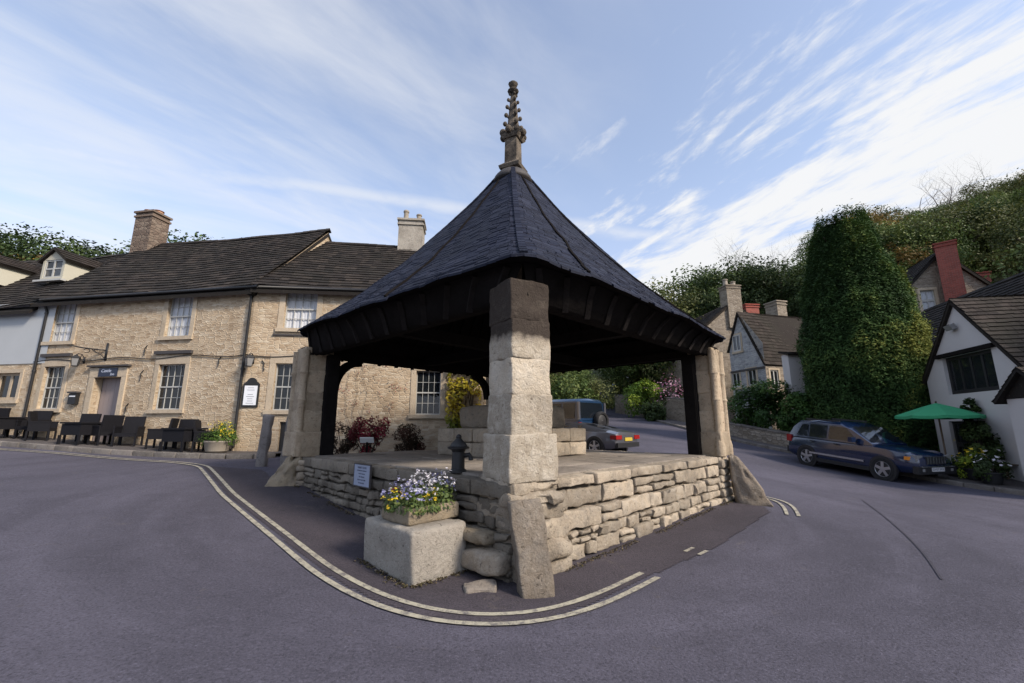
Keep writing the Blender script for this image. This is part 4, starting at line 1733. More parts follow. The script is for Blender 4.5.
def gable_roof(parent, name, mat, org, eave0, eave1, up, half, rise, over=.12, tl=.24, tw=.26, sag=.03, back=True, thick=.12, front_tiles=True, back_tiles=False, verge=.08, ridge=True):
    """pitched roof: eave0->eave1 front eave line, 'up' the horizontal direction from eave to ridge"""
    e0, e1, up = Vector(eave0), Vector(eave1), Vector(up).normalized()
    u = (e1 - e0).normalized()
    e0, e1 = e0 - u * verge, e1 + u * verge
    L = (e1 - e0).length
    sl = Vector((up.x * half, up.y * half, rise))
    S = sl.length
    v = sl.normalized()
    n = u.cross(v)
    if n.z < 0: n = -n
    m = MB()
    o = e0 - v * over
    if front_tiles: tile_slope(m, o, u, v, L, S + over, tl, tw, sag=sag)
    bk = Vector((-up.x * half, -up.y * half, rise)).normalized()
    oe = e0 + up * (2 * half) - bk * over
    if back_tiles: tile_slope(m, oe, u, bk, L, S + over, tl, tw, sag=sag)
    if ridge:
        r0 = e0 + sl
        k = 0.0
        while k < L - .1:
            w = rng.uniform(.3, .45)
            w = min(w, L - k)
            m.tint()
            mid = r0 + u * (k + w / 2) + Vector((0, 0, .03 - sag * (math.sin(math.pi * (k / L)) + .3 * noise.noise(Vector((k * .6, 2, 5))))))
            for sg in (1, -1):
                pv = v if sg > 0 else bk
                nn = n if sg > 0 else (u.cross(bk) if u.cross(bk).z > 0 else -u.cross(bk))
                m.obox(mid - pv * .09, (u, pv, nn), (w / 2 - .005, .11, .02))
            k += w
    # under-slab with soffit
    A = [e0 - v * over * .97, e0 + sl]
    bb = [A[1], e0 + up * (2 * half) - bk * over * .97]
    dn = Vector((0, 0, -thick))
    lift = Vector((0, 0, -.03 - max(0, sag) * 1.5))
    pts = [A[0] + lift, A[1] + lift, bb[1] + lift, bb[1] + lift + dn, A[1] + lift + dn * 1.4, A[0] + lift + dn]
    m.tint(.1)
    off = u * .03
    m.prism([p + off for p in pts], u * (L - .06))
    return m.build(name, mat, parent, origin=org)


def chimney(parent, org, c, ax, half, z0, z1, mat, pots=2, cap=True, potmat="pot_stone", pot_h=.5, uvw=True, pot_r=.12, name="chimney"):
    m = MB()
    a, b = Vector(ax).normalized(), None
    b = Vector((-a.y, a.x, 0))
    c = Vector((c[0], c[1], 0))
    q = [(-1, -1), (1, -1), (1, 1), (-1, 1)]
    for i in range(4):
        p, r = q[i], q[(i + 1) % 4]
        P = [c + a * p[0] * half[0] + b * p[1] * half[1] + Vector((0, 0, z)) for z in (z0, z1)]
        Q = [c + a * r[0] * half[0] + b * r[1] * half[1] + Vector((0, 0, z)) for z in (z0, z1)]
        l = (Q[0] - P[0]).length
        m.face([P[0], Q[0], Q[1], P[1]], [(i * 1.7, z0), (i * 1.7 + l, z0), (i * 1.7 + l, z1), (i * 1.7, z1)])
    if cap:
        for zz, gx in ((z1 - .22, .05), (z1, .07)):
            for s_ in range(1):
                C = c + Vector((0, 0, zz))
                P8 = [C + a * p[0] * (half[0] + gx) + b * p[1] * (half[1] + gx) + Vector((0, 0, k)) for k in (-.045, .045) for p in q]
                for f in ((0, 3, 2, 1), (4, 5, 6, 7), (0, 1, 5, 4), (1, 2, 6, 5), (2, 3, 7, 6), (3, 0, 4, 7)):
                    m.face([P8[k] for k in f], [(.1 * k, zz) for k in range(4)])
    ch = m.build(name, mat, parent, origin=org)
    for i in range(pots):
        m = MB()
        u = 0 if pots == 1 else (-.5 + i / (pots - 1)) * half[0] * 1.1
        hh = pot_h * (1 if i % 2 == 0 else .72)
        m.lathe(c + a * u + Vector((0, 0, z1 + .04)), [(pot_r * 1.15, 0), (pot_r, .06), (pot_r * .88, hh * .8), (pot_r * 1.1, hh * .84), (pot_r * 1.12, hh * .94), (pot_r * .9, hh), (pot_r * .7, hh), (pot_r * .7, hh * .7)], 14)
        m.build("chimney_pot", M[potmat], ch, True, origin=org, angle=40)
    return ch


# ------------------------------------------------------------------ the pub
B0 = Vector((-8.95, 14.4, 0))
F1 = Facade(B0.x, B0.y, -math.cos(R(10)), math.sin(R(10))).flip()
F1.out = Vector((-math.sin(R(10)), -math.cos(R(10)), 0))
F2 = Facade(B0.x, B0.y, math.cos(R(6)), math.sin(R(6)))
F2.out = Vector((math.sin(R(6)), -math.cos(R(6)), 0))
S1, S2 = 9.1, 8.4
EAV = 6.48
pub = thing("pub", "long honey coloured stone pub with sash windows and a dark stone tiled roof", "pub", (B0.x, B0.y, H(B0.x, B0.y)))
PO = Vector(pub.location)

W1 = F1.rect([(54, 303), (78.6, 302.4), (50, 342), (71, 341)])
W2 = F1.rect([(169.5, 296.4), (194.5, 294.5), (165, 336.7), (189, 336)])
W3 = F1.rect([(43.5, 367), (64.6, 366), (38.8, 408.7), (59, 409)])
W4 = F1.rect([(157.6, 364.4), (184.5, 364), (155, 409), (181, 410)])
W5 = F2.rect([(287, 288.4), (318.7, 290), (283, 328), (315, 329)])
W6 = F2.rect([(276, 364), (301.6, 363), (271, 410), (298, 410.6)])
W7 = F2.rect([(417, 369.6), (441.8, 372), (414.2, 413.7), (439, 415.6)])
DR = F1.rect([(92, 377), (119.4, 377.6), (88, 440), (115, 440)])
CD = F2.rect([(280.5, 422), (297, 422), (276, 455), (293.7, 455)])
DRz = H(*F1.p(DR[0], 0).xy) + .12
DR = (DR[0], DR[1], DRz, DR[3])
CD = (CD[0], CD[1], H(*F2.p(CD[0], 0).xy), CD[3])

m = MB()
wall_faces(m, F1, 0, S1, -.3, EAV + .05, [W1, W2, W3, W4, DR], .17)
# gable end standing above the lower roof on the right, and left end
GH = 3.75
GR = 3.75


def gable_face(m, fc, u, zb, ze, half, rise, inward):
    """triangle gable wall at facade coordinate u"""
    a = fc.p(u, zb)
    b = fc.p(u, zb) + inward * (2 * half)
    t = Vector((0, 0, ze - zb))
    ap = fc.p(u, ze + rise) + inward * half
    m.face([a, b, b + t, ap, a + t], [(0, zb), (2 * half, zb), (2 * half, ze), (half, ze + rise), (0, ze)])


IN1, IN2 = -F1.out, -F2.out
gable_face(m, F1, 0, -.3, EAV, GH, GR, IN1)
gable_face(m, F1, S1, -.3, EAV, GH, GR, IN1)
bk = [F1.p(0, -.3) + IN1 * 2 * GH, F1.p(S1, -.3) + IN1 * 2 * GH]
m.face([bk[0], bk[1], bk[1] + Vector((0, 0, EAV + .3)), bk[0] + Vector((0, 0, EAV + .3))], [(0, 0), (9, 0), (9, 6), (0, 6)])
m.build("wall", M["pub_wall"], pub, origin=PO)
m = MB()
wall_faces(m, F2, 0, S2, -.3, EAV + .05, [W5, W6, W7, CD], .17)
GH2, GR2 = 3.6, 3.15
gable_face(m, F2, S2, -.3, EAV, GH2, GR2, IN2)
bk = [F2.p(0, -.3) + IN2 * 2 * GH2, F2.p(S2, -.3) + IN2 * 2 * GH2]
m.face([bk[0], bk[1], bk[1] + Vector((0, 0, EAV + .3)), bk[0] + Vector((0, 0, EAV + .3))], [(0, 0), (9, 0), (9, 6), (0, 6)])
m.build("wall", M["pub_wall"], pub, origin=PO)

r1 = gable_roof(pub, "roof", M["pub_tile"], PO, F1.p(S1 + .4, EAV, .16), F1.p(.02, EAV, .16), IN1, GH + .16, GR + .16, sag=.10)
r2 = gable_roof(pub, "roof", M["pub_tile"], PO, F2.p(-.02, EAV + .02, .16), F2.p(S2, EAV + .02, .16), IN2, GH2 + .16, GR2 + .14, sag=.08)

for (fc, r, cu, sr, hd) in ((F1, W1, 2, .17, .10), (F1, W2, 2, .17, .10), (F1, W3, 0, .17, .30), (F1, W4, 0, .17, .30), (F2, W5, 2, .19, .10), (F2, W6, 0, .19, .34), (F2, W7, 0, .17, .16)):
    window(pub, fc, r, 4, 4, sr, True, cu, PO, head=hd)
# drip boards over the lower windows
for fc, r in ((F1, W3), (F1, W4)):
    m = MB()
    fbox(m, fc, r[0] - .22, r[1] + .22, r[3] + .36, r[3] + .47, 0, .10)
    m.build("drip_board", M["lead_dark"], pub, origin=PO)
m = MB()
fbox(m, F2, W5[0] - .3, W5[1] + .6, W5[2] - .27, W5[2] - .22, 0, .05)
m.build("drip_board", M["lead_dark"], pub, origin=PO)

# door
m = MB()
n = 6
for i in range(n):
    a = DR[0] + (DR[1] - DR[0]) * i / n
    b = DR[0] + (DR[1] - DR[0]) * (i + 1) / n
    fbox(m, F1, a + .004, b - .004, DR[2], DR[3], -.26 - .05, -.26)
door = m.build("door", M["door_paint"], pub, origin=PO)
m = MB()
hu = DR[0] + .12
m.lathe(F1.p(hu, DR[2] + 1.0, -.25), [(.03, 0), (.02, .02), (.035, .05), (.02, .07)], 10, (F1.d, Vector((0, 0, 1)), F1.out))
m.build("handle", M["black_iron"], door, True, origin=PO)
m = MB()
s = .20
m.tint(.9)
fbox(m, F1, DR[0] - s, DR[0] - .001, DR[2] - .1, DR[3], -.25, .05)
m.tint(.6)
fbox(m, F1, DR[1] + .001, DR[1] + s + .03, DR[2] - .1, DR[3], -.25, .05)
m.tint(.75)
fbox(m, F1, DR[0] - s, DR[1] + s + .03, DR[3] + .001, DR[3] + .34, -.25, .055)
fbox(m, F1, DR[0] - .1, DR[1] + .1, DR[2] - .12, DR[2] - .002, -.3, .22)
m.build("door_surround", M["ashlar"], pub, origin=PO)
m = MB()
fbox(m, F1, DR[0] - .30, DR[1] + .30, DR[3] + .37, DR[3] + .43, 0, .14)
m.build("drip_board", M["lead_dark"], pub, origin=PO)
# cellar door
m = MB()
fbox(m, F2, CD[0], CD[1], CD[2] - .05, CD[3], -.14, -.10)
m.build("cellar_door", M["black_iron"], pub, origin=PO)
# quoin strip and pale limewash patches at the pipe
# gutters, down pipes, cable
for fc, u, zt_, zb_ in ((F1, .10, EAV - .15, None), (F1, 8.95, EAV - .35, None)):
    m = MB()
    z0 = H(*fc.p(u, 0).xy)
    m.tube([fc.p(u, zt_, .14), fc.p(u, zt_ - .22, .06), fc.p(u, z0 + .25, .06), fc.p(u, z0 + .15, .14)], .045, 10)
    for z in (zt_ - .25, (zt_ + z0) / 2, z0 + .6): m.lathe(fc.p(u, z, .06), [(.058, -.04), (.062, 0), (.058, .04)], 10)
    m.build("down_pipe", M["black_iron"], pub, True, origin=PO, angle=40)
m = MB()
m.prism([F1.p(-.18, EAV - .05, .20), F1.p(.34, EAV - .05, .20), F1.p(.18, EAV - .38, .16), F1.p(-.02, EAV - .38, .16)], -F1.out * .18)
m.build("rain_hopper", M["black_iron"], pub, origin=PO)
m = MB()
for fc, L in ((F1, S1), (F2, S2 - 2)):
    pts = [fc.p(u, 4.02 - .10 * math.sin(u * 2.1) * .5 - (.0 if fc is F1 else .02), .035) for u in np.linspace(0, L, 24)]
    m.tube(pts, .016, 6)
m.build("cable", M["black_iron"], pub, True, origin=PO)
m = MB()
m.tube([F1.p(-.25, EAV - .12, .24), F1.p(3, EAV - .13, .24), F1.p(6, EAV - .13, .24), F1.p(S1, EAV - .12, .24)], .055, 8)
m.tube([F2.p(.2, EAV - .12, .24), F2.p(4, EAV - .13, .24), F2.p(S2, EAV - .12, .24)], .055, 8)
m.build("gutter", M["black_iron"], pub, True, origin=PO)
# iron wall ties
for fc, px, py in ((F1, 220, 361), (F1, 146, 350), (F1, 142, 375), (F2, 264, 365), (F1, 127, 408)):
    u, z = fc.hit(px, py)
    m = MB()
    m.tube([fc.p(u - .07, z + .16, .03), fc.p(u + .02, z + .05, .035), fc.p(u, z - .06, .035), fc.p(u + .03, z - .20, .03)], .016, 6)
    m.build("wall_tie", M["black_iron"], pub, True, origin=PO)

# chimneys
c1 = at(149, 243, 19.5)
chimney(pub, PO, (c1.x, c1.y), F1.d * -1, (.49, .43), 8.6, c1.z + 1.42, M["chimney_stone"], 2, True, "terracotta", .25, pot_r=.2)
c2 = at(411, 252, 18.6)
chimney(pub, PO, (c2.x, c2.y), F2.d, (.54, .46), 8.6, c2.z + 1.38, M["block_stone"], 2, True, "pot_stone", .62)


def rod_sign(fc, px, py):
    u, z = fc.hit(px, py)
    return u, z


# wall lanterns
def lantern(fc, px, py, label, side=1):
    u, z = fc.hit(px, py)
    p0 = fc.p(u, z, 0)
    t = thing("wall_lantern", label, "lantern", p0, 0, "wall lanterns on the pub")
    c = fc.out * .27
    m = MB()
    m.tube([Vector((0, 0, .10)), fc.out * .10 + Vector((0, 0, .26)), fc.out * .22 + Vector((0, 0, .28)), c + Vector((0, 0, .20))], .014, 6)
    m.tube([Vector((0, 0, -.02)), fc.out * .14 + Vector((0, 0, .10)), fc.out * .12 + Vector((0, 0, .24))], .010, 6)
    fbx = fc.d
    m.obox(Vector((0, 0, .06)), (fc.d, fc.out, Vector((0, 0, 1))), (.04, .012, .12))
    m.build("bracket", M["black_iron"], t, True)
    m = MB()
    ax_ = (fc.d, fc.out, Vector((0, 0, 1)))
    m.lathe(c, [(.17, .10), (.10, .18), (.03, .22), (.02, .25)], 4, ax_)
    m.lathe(c, [(.10, -.20), (.10, -.18), (.12, -.17)], 4, ax_)
    for k in range(4):
        a = k * math.pi / 2
        e = fc.d * math.cos(a) + fc.out * math.sin(a)
        m.bar(c + e * .105 + Vector((0, 0, -.18)), c + e * .155 + Vector((0, 0, .10)), .015, .015)
    m.build("lantern_frame", M["black_iron"], t)
    m = MB()
    m.lathe(c, [(.09, -.17), (.14, .10)], 4, ax_)
    m.build("lantern_glass", M["lamp_glass"], t)
    return t


lantern(F1, 84, 362, "black square wall lantern beside the bracket over the pub door")
lantern(F2, 253, 362, "black wall lantern on the pub above the white notice board")
# iron sign bracket above the door
u, z = F1.hit(107, 352)
sb = thing("sign_bracket", "ornate black iron bracket on the pub wall above the door", "bracket", F1.p(u, z))
m = MB()
L_ = F1.d * 1.0 + F1.out * .5
L_.normalize()
m.tube([Vector((0, 0, .05)), L_ * .75 + Vector((0, 0, .12)), L_ * 1.15 + Vector((0, 0, .20))], .022, 6)
m.tube([Vector((0, 0, -.28)), L_ * .15 + Vector((0, 0, -.12)), L_ * .45 + Vector((0, 0, .06))], .016, 6)
m.obox(F1.out * .01, (F1.d, F1.out, Vector((0, 0, 1))), (.04, .015, .32))
for k in (.3, .6):
    pts = [L_ * (k + .09 * math.cos(a)) + Vector((0, 0, .02 + .07 * math.sin(a))) for a in np.linspace(0, 5.4, 12)]
    m.tube(pts, .012, 5)
m.build("iron_scroll", M["black_iron"], sb, True)
# name board over the door
uc, zc_ = (DR[0] + DR[1]) / 2, DR[3] + .175
sg = thing("name_board", "small navy blue name board with pale lettering over the pub door", "sign", F1.p(uc, zc_, .056))
m = MB()
m.obox(F1.out * .012, (F1.d, F1.out, Vector((0, 0, 1))), (.40, .012, .155))
m.build("board", M["navy_sign"], sg)
rt = -F1.d
text("Castle", .17, M["pale_letter"], sg, F1.out * .0255 + rt * -.08 + Vector((0, 0, .05)), rt, F1.out, shear=.2)
text("Inn", .14, M["pale_letter"], sg, F1.out * .0255 + rt * .2 + Vector((0, 0, -.08)), rt, F1.out, shear=.2)
# letter box
u, z = F1.hit(75.5, 399)
lb = thing("menu_box", "small dark box with a slot on the wall left of the pub door", "letter box", F1.p(u, z))
m = MB()
m.obox(F1.out * .06, (F1.d, F1.out, Vector((0, 0, 1))), (.17, .06, .19))
m.build("box_body", M["black_iron"], lb)
m = MB()
m.obox(F1.out * .08 + Vector((0, 0, .23)), (F1.d, F1.out, Vector((0, 0, 1))), (.21, .085, .03))
m.build("box_lid", M["lead_dark"], lb)
m = MB()
m.obox(F1.out * .122 + Vector((0, 0, .09)), (F1.d, F1.out, Vector((0, 0, 1))), (.13, .003, .02))
m.build("slot", M["paper"], lb)
# notice board
q = F2.rect([(243.5, 384), (260, 384), (242.5, 407), (258, 407)])
nb = thing("notice_board", "white notice board with a black arched frame on the pub wall", "notice board", F2.p((q[0] + q[1]) / 2, q[2]))
hw, hh = (q[1] - q[0]) / 2, q[3] - q[2]
Z3 = Vector((0, 0, 1))
m = MB()
poly = [F2.d * -hw, F2.d * hw, F2.d * hw + Z3 * hh]
for k in range(1, 10):
    a = math.pi * k / 10
    poly.append(F2.d * (hw * .62 * math.cos(a)) + Z3 * (hh + .04 + .17 * math.sin(a)))
poly.append(F2.d * -hw + Z3 * hh)
m.prism(poly, F2.out * .05)
m.build("board_frame", M["black_iron"], nb)
m = MB()
m.obox(Z3 * (hh * .5 + .0) + F2.out * .054, (F2.d, F2.out, Z3), (hw - .05, .003, hh / 2 - .06))
m.build("poster", M["paper"], nb)
m = MB()
for i in range(1, 9):
    if i in (3,): continue
    zz = hh * (.92 - i * .095)
    m.obox(Z3 * zz + F2.out * .0585, (F2.d, F2.out, Z3), ((hw - .1) * rng.uniform(.45, .9), .001, .006))
m.build("print_lines", M["ink"], nb)

# ------------------------------------------------------------------ neighbour on the left
nbh = thing("rendered_cottage", "cottage with pale rendered upper wall and roof dormers joined to the pub on the left", "cottage", F1.p(S1, H(*F1.p(S1, 0).xy)))
NO = Vector(nbh.location)
S3 = 17.5
EAV3 = 6.25
WL = F1.rect([(1, 373), (20, 373), (-3, 400), (16, 400)])
WL = (WL[0], WL[0] + 1.15, WL[2], WL[3])
m = MB()
wall_faces(m, F1, S1 + .01, S3, -.3, 3.98, [WL], .15)
for u_ in (S3,):
    gable_face(m, F1, u_, -.3, EAV3, GH, GR, IN1)
m.build("wall", M["pub_wall"], nbh, origin=NO)
m = MB()
wall_faces(m, F1, S1 - .52, S3, 3.98, EAV3 + .1, [], .15)
for f in range(len(m.f)): pass
m.v = [tuple(Vector(v_) + F1.out * .03) for v_ in m.v]
m.f = m.f
fbox(m, F1, S1 - .52, S3, 3.95, 3.98, 0, .03)
m.build("upper_wall", M["render_grey"], nbh, origin=NO)
window(nbh, F1, WL, 2, 1, .14, True, 0, NO, mat="ashlar", frame=.09, bar=.11)
gable_roof(nbh, "roof", M["pub_tile"], NO, F1.p(S3, EAV3, .18), F1.p(S1 + .42, EAV3, .18), IN1, GH + .18, GR + .05, sag=.12)


def dormer(parent, org, u0, u1, z0, z1, foff, label=None):
    """small gabled dormer on the front slope; front plane foff behind the wall face"""
    base = Facade(F1.o.x, F1.o.y, F1.d.x, F1.d.y)
    base.out = F1.out
    base.o = F1.o + IN1 * foff
    m = MB()
    wall_faces(m, base, u0, u1, z0, z1, [(u0 + .12, u1 - .12, z0 + .12, z1 - .08)], .08)
    um = (u0 + u1) / 2
    m.face([base.p(u0, z1), base.p(u1, z1), base.p(um, z1 + .42)])
    dep = 2.3
    for u in (u0, u1):
        a = [base.p(u, z0), base.p(u, z1), base.p(u, z1) + IN1 * dep, base.p(u, z0) + IN1 * dep * .2]
        m.face(a)
    d_ = m.build("dormer", M["cream"], parent, origin=org)
    m = MB()
    for sg, uu in ((1, u0), (-1, u1)):
        e = base.p(uu - sg * .18, z1 - .14, .12)
        ap = base.p(um, z1 + .46, .12)
        v = (ap - e)
        S = v.length
        tile_slope(m, e, IN1, v.normalized(), dep + .3, S, .2, .22, sag=0)
        m.tint(.2)
        nn = IN1.cross(v).normalized()
        if nn.z < 0: nn = -nn
        m.prism([e - nn * .012, ap - nn * .012, ap - nn * .09, e - nn * .09], IN1 * (dep + .3))
    m.build("dormer_roof", M["brown_tile"], d_, origin=org)
    # the window sits in the dormer front (sub-part level)
    a, b, c, d = u0 + .12, u1 - .12, z0 + .12, z1 - .08
    m = MB()
    for q0, q1 in ((a, a + .06), (b - .06, b), ((a + b) / 2 - .04, (a + b) / 2 + .04)): fbox(m, base, q0, q1, c, d, -.07, -.02)
    for z in (c + .03, (c + d) / 2, d - .03): fbox(m, base, a + .06, b - .06, z - .03, z + .03, -.065, -.025)
    m.build("window_frame", M["sash"], d_, origin=org)
    m = MB()
    m.face([base.p(a, c, -.05), base.p(b, c, -.05), base.p(b, d, -.05), base.p(a, d, -.05)])
    m.build("pane", M["glass"], d_, origin=org)
    m = MB()
    m.face([base.p(a, c, -.3), base.p(b, c, -.3), base.p(b, d, -.3), base.p(a, d, -.3)])
    m.build("curtain", M["curtain"], d_, origin=org)
    m = MB()
    fbox(m, base, u0 - .15, u1 + .15, z0 - .08, z0 + .0, -.05, .14)
    m.build("window_ledge", M["sash"], d_, origin=org)


FD = Facade(F1.o.x, F1.o.y, F1.d.x, F1.d.y)
FD.out = F1.out
FD.o = F1.o + IN1 * 1.25
q = FD.rect([(44, 258), (66, 258), (40, 280), (62, 280)])
dormer(nbh, NO, q[0], q[1], q[2], q[3], 1.25)
q2 = FD.rect([(-24, 262), (-1, 262), (-28, 284), (-6, 284)])
dormer(nbh, NO, q2[0], q2[1], q2[2], q2[3], 1.25)

# ------------------------------------------------------------------ pavement before the pub
kerb = [(-27, 15.9), (-20, 14.7), (-16.2, 13.95), (-12, 13.2), (-9.5, 12.95), (-8.2, 13.05), (-7.55, 13.45), (-7.3, 14.2)]
inner = [(F1.p(u, 0).x, F1.p(u, 0).y + .1) for u in (18.3, 11, 7.4, 3.2, .8, .3)] + [(F2.p(.9, 0).x, F2.p(.9, 0).y + .1), (F2.p(1.7, 0).x, F2.p(1.7, 0).y + .1)]
strip("pub_pavement", kerb, inner, M["pave_path"], .12)


# ------------------------------------------------------------------ furniture outside
def rattan(m, lo, hi):
    m.box(lo, hi)


def make_chair(label):
    t = thing("rattan_chair", label, "chair", (0, 0, 0), 0, "dark rattan armchairs outside the pub")
    m = MB()
    m.box((-.27, -.27, .30), (.27, .27, .42))
    m.build("seat", M["rattan"], t)
    m = MB()
    m.obox((0, .27, .66), ((1, 0, 0), Vector((0, 1, -.16)).normalized(), Vector((0, .16, 1)).normalized()), (.28, .03, .30))
    for x in np.linspace(-.24, .24, 7): m.bar((x, .215, .40), (x, .31, .95), .012, .012)
    m.build("backrest", M["rattan"], t)
    for s in (-1, 1):
        m = MB()
        m.box((s * .30 - .03, -.28, .58), (s * .30 + .03, .26, .63))
        m.box((s * .30 - .02, -.27, .30), (s * .30 + .02, .26, .58))
        m.build("armrest", M["rattan"], t)
    for x in (-.29, .29):
        for y in (-.26, .26):
            m = MB()
            m.box((x - .025, y - .025, 0), (x + .025, y + .025, .32))
            m.build("leg", M["rattan"], t)
    return t


def make_table(label):
    t = thing("rattan_table", label, "table", (0, 0, 0), 0, "dark tables outside the pub")
    m = MB()
    m.box((-.42, -.42, .66), (.42, .42, .71))
    m.build("tabletop", M["rattan"], t)
    m = MB()
    m.box((-.38, -.38, .30), (.38, .38, .655))
    m.build("table_frame", M["rattan"], t)
    for x in (-.38, .38):
        for y in (-.38, .38):
            m = MB()
            m.box((x - .03, y - .03, 0), (x + .03, y + .03, .30))
            m.build("leg", M["rattan"], t)
    return t


ch_l = ["dark rattan armchair at the extreme left, cut by the picture edge", "dark rattan armchair in front of the left down pipe",
        "dark rattan armchair standing under the lower left sash window", "dark rattan armchair turned sideways at the right of the lower left window",
        "dark rattan armchair with its back against the pub doorway", "dark rattan armchair at the table right of the pub door, turned left",
        "dark rattan armchair under the left edge of the second lower window", "dark rattan armchair under the middle of the second lower window",
        "dark rattan armchair between the second lower window and the drain pipe", "dark rattan armchair beside the flower tub at the drain pipe"]
ch_p = [(8, .55, 175), (30, .8, 10), (50, .5, 185), (68, .75, -70), (100, .55, 182), (128, .7, 60), (146, .55, 190), (180, .62, 100), (196, .5, 176), (226, .7, -80)]
ch0 = make_chair(ch_l[0])
base_ang = 10
for i, (px, off, rot) in enumerate(ch_p):
    o = ch0 if i == 0 else copy_tree(ch0)
    u, _ = F1.hit(px, 430)
    p = F1.p(u, 0, off)
    o.location = (p.x, p.y, H(p.x, p.y) + .12)
    o.rotation_euler = (0, 0, R(rot - 170))
    o["label"] = ch_l[i]
tb_l = ["dark square table between the armchairs under the lower left window", "dark square table in front of the pub door", "dark square table left of the flower tub"]
tb0 = make_table(tb_l[0])
for i, px in enumerate((37, 115, 211)):
    o = tb0 if i == 0 else copy_tree(tb0)
    u, _ = F1.hit(px, 430)
    p = F1.p(u, 0, .95)
    o.location = (p.x, p.y, H(p.x, p.y) + .12)
    o.rotation_euler = (0, 0, R(-10))
    o["label"] = tb_l[i]


# ------------------------------------------------------------------ shrubs
def cloud_pts(g_, n, centres, radii, squash=1.0, shell=.35):
    q = g_.normal(size=(n, 3))
    q /= np.linalg.norm(q, axis=1)[:, None]
    k = g_.integers(0, len(centres), n)
    r = radii[k] * (shell + (1 - shell) * g_.random(n)) ** .6
    p = centres[k] + q * r[:, None] * np.array([1, 1, squash])
    return p, k


def shrub(name, label, cat, loc, size, leaf, lsize, n, seed, clumps=14, group=None, stem=True, tmul=1.0):
    """rounded shrub: loose leaf clumps on a few stems; size = half widths and height"""
    g_ = np.random.default_rng(seed)
    t = thing(name, label, cat, loc, 0, group)
    sx_, sy_, hz = size
    C, Rr = [], []
    for i in range(clumps):
        a = g_.random() * 6.28
        r = math.sqrt(g_.random()) * .75
        z = g_.uniform(.18, .82)
        k = math.sqrt(max(.1, 1 - (abs(z - .42) / .62) ** 2))
        C.append((math.cos(a) * r * sx_ * k, math.sin(a) * r * sy_ * k, z * hz))
        Rr.append(min(sx_, sy_, hz) * g_.uniform(.28, .46))
    C, Rr = np.array(C), np.array(Rr)
    p, k = cloud_pts(g_, n, C, Rr)
    p = p[p[:, 2] > .01]
    tint = np.clip(g_.uniform(.15, .85, clumps)[k[:len(p)]] * tmul, 0, 1)
    leaf_object("foliage", p, lsize, leaf, t, tint, .4, (0, 0, hz * .4), .5, .55, seed)
    if stem:
        m = MB()
        for i in range(min(9, clumps)):
            m.tube([(C[i][0] * .1, C[i][1] * .1, -.05), (C[i][0] * .5, C[i][1] * .5, C[i][2] * .5), tuple(C[i])], [.02, .014, .006], 5)
        m.build("stem", M["bark"], t, True)
    return t


def tub_plant(px, fc, off, label, r=.36):
    u, _ = fc.hit(px, 432)
    p = fc.p(u, 0, off)
    z = H(p.x, p.y) + .12
    return p.x, p.y, z


x, y, z = tub_plant(238, F1, .75, "")
tub = thing("flower_tub", "stone tub with green bush and orange flowers beside the drain pipe", "flower tub", (x, y, z))
m = MB()
m.lathe((0, 0, 0), [(.24, 0), (.30, .05), (.36, .30), (.38, .32), (.38, .36), (.33, .36), (.32, .30)], 18)
m.build("tub", M["pot_stone"], tub, True, angle=35)
g_ = np.random.default_rng(5)
C = np.array([[.0, 0, .55], [-.25, 0, .48], [.25, .1, .52], [.1, -.2, .5], [-.1, .15, .7], [.15, .1, .75], [-.35, -.1, .4], [.4, 0, .42]])
p, k = cloud_pts(g_, 2400, C, np.array([.26] * 8))
leaf_object("foliage", p, .06, M["leaf_lime"], tub, np.array([.05, .15, .3, .1, .2, .35, .15, .2])[k], .4, (0, 0, .3), .5, .5, 5)
p, k = cloud_pts(g_, 120, np.array([[.2, -.1, .80], [-.05, -.1, .82], [.32, -.1, .66]]), np.array([.22] * 3))
leaf_object("petals", p, .05, M["petal_yellow"], tub, None, .5, (0, 0, .3), .6, .9, 6)

a = at(368, 440, 13.5)
b = H(a.x, 13.5)
shrub("red_bush", "low bush with crimson autumn leaves seen under the roof of the cross", "bush", (a.x, 13.55, b), (.95, .55, 1.45), M["leaf_red"], .075, 3200, 31, 22)
a = at(343, 440, 13.6)
shrub("dark_bush", "brownish dark bush behind the left pillar of the cross", "bush", (a.x, 13.7, H(a.x, 13.7)), (.55, .5, 1.25), M["leaf_maroon"], .07, 1800, 32, 14)
a = at(411, 440, 13.9)
shrub("dark_bush", "dark green bush with brown leaf tips below the right sash window", "bush", (a.x, 14.0, H(a.x, 14)), (.75, .5, 1.25), M["leaf_maroon"], .07, 2600, 33, 18)
# small white sign board on the ground before the bush
a = at(367, 437, 12.9)
wsn = thing("white_sign", "small white board on a post before the red bush", "sign", (a.x, 12.95, H(a.x, 12.95)))
m = MB()
m.bar((0, 0, -.05), (0, 0, .62), .05, .05)
m.build("post", M["timber"], wsn)
m = MB()
m.obox((0, -.04, .66), ((1, 0, 0), Vector((0, 1, .5)).normalized(), Vector((0, -.5, 1)).normalized()), (.20, .012, .085))
m.build("board", M["white_paint"], wsn)


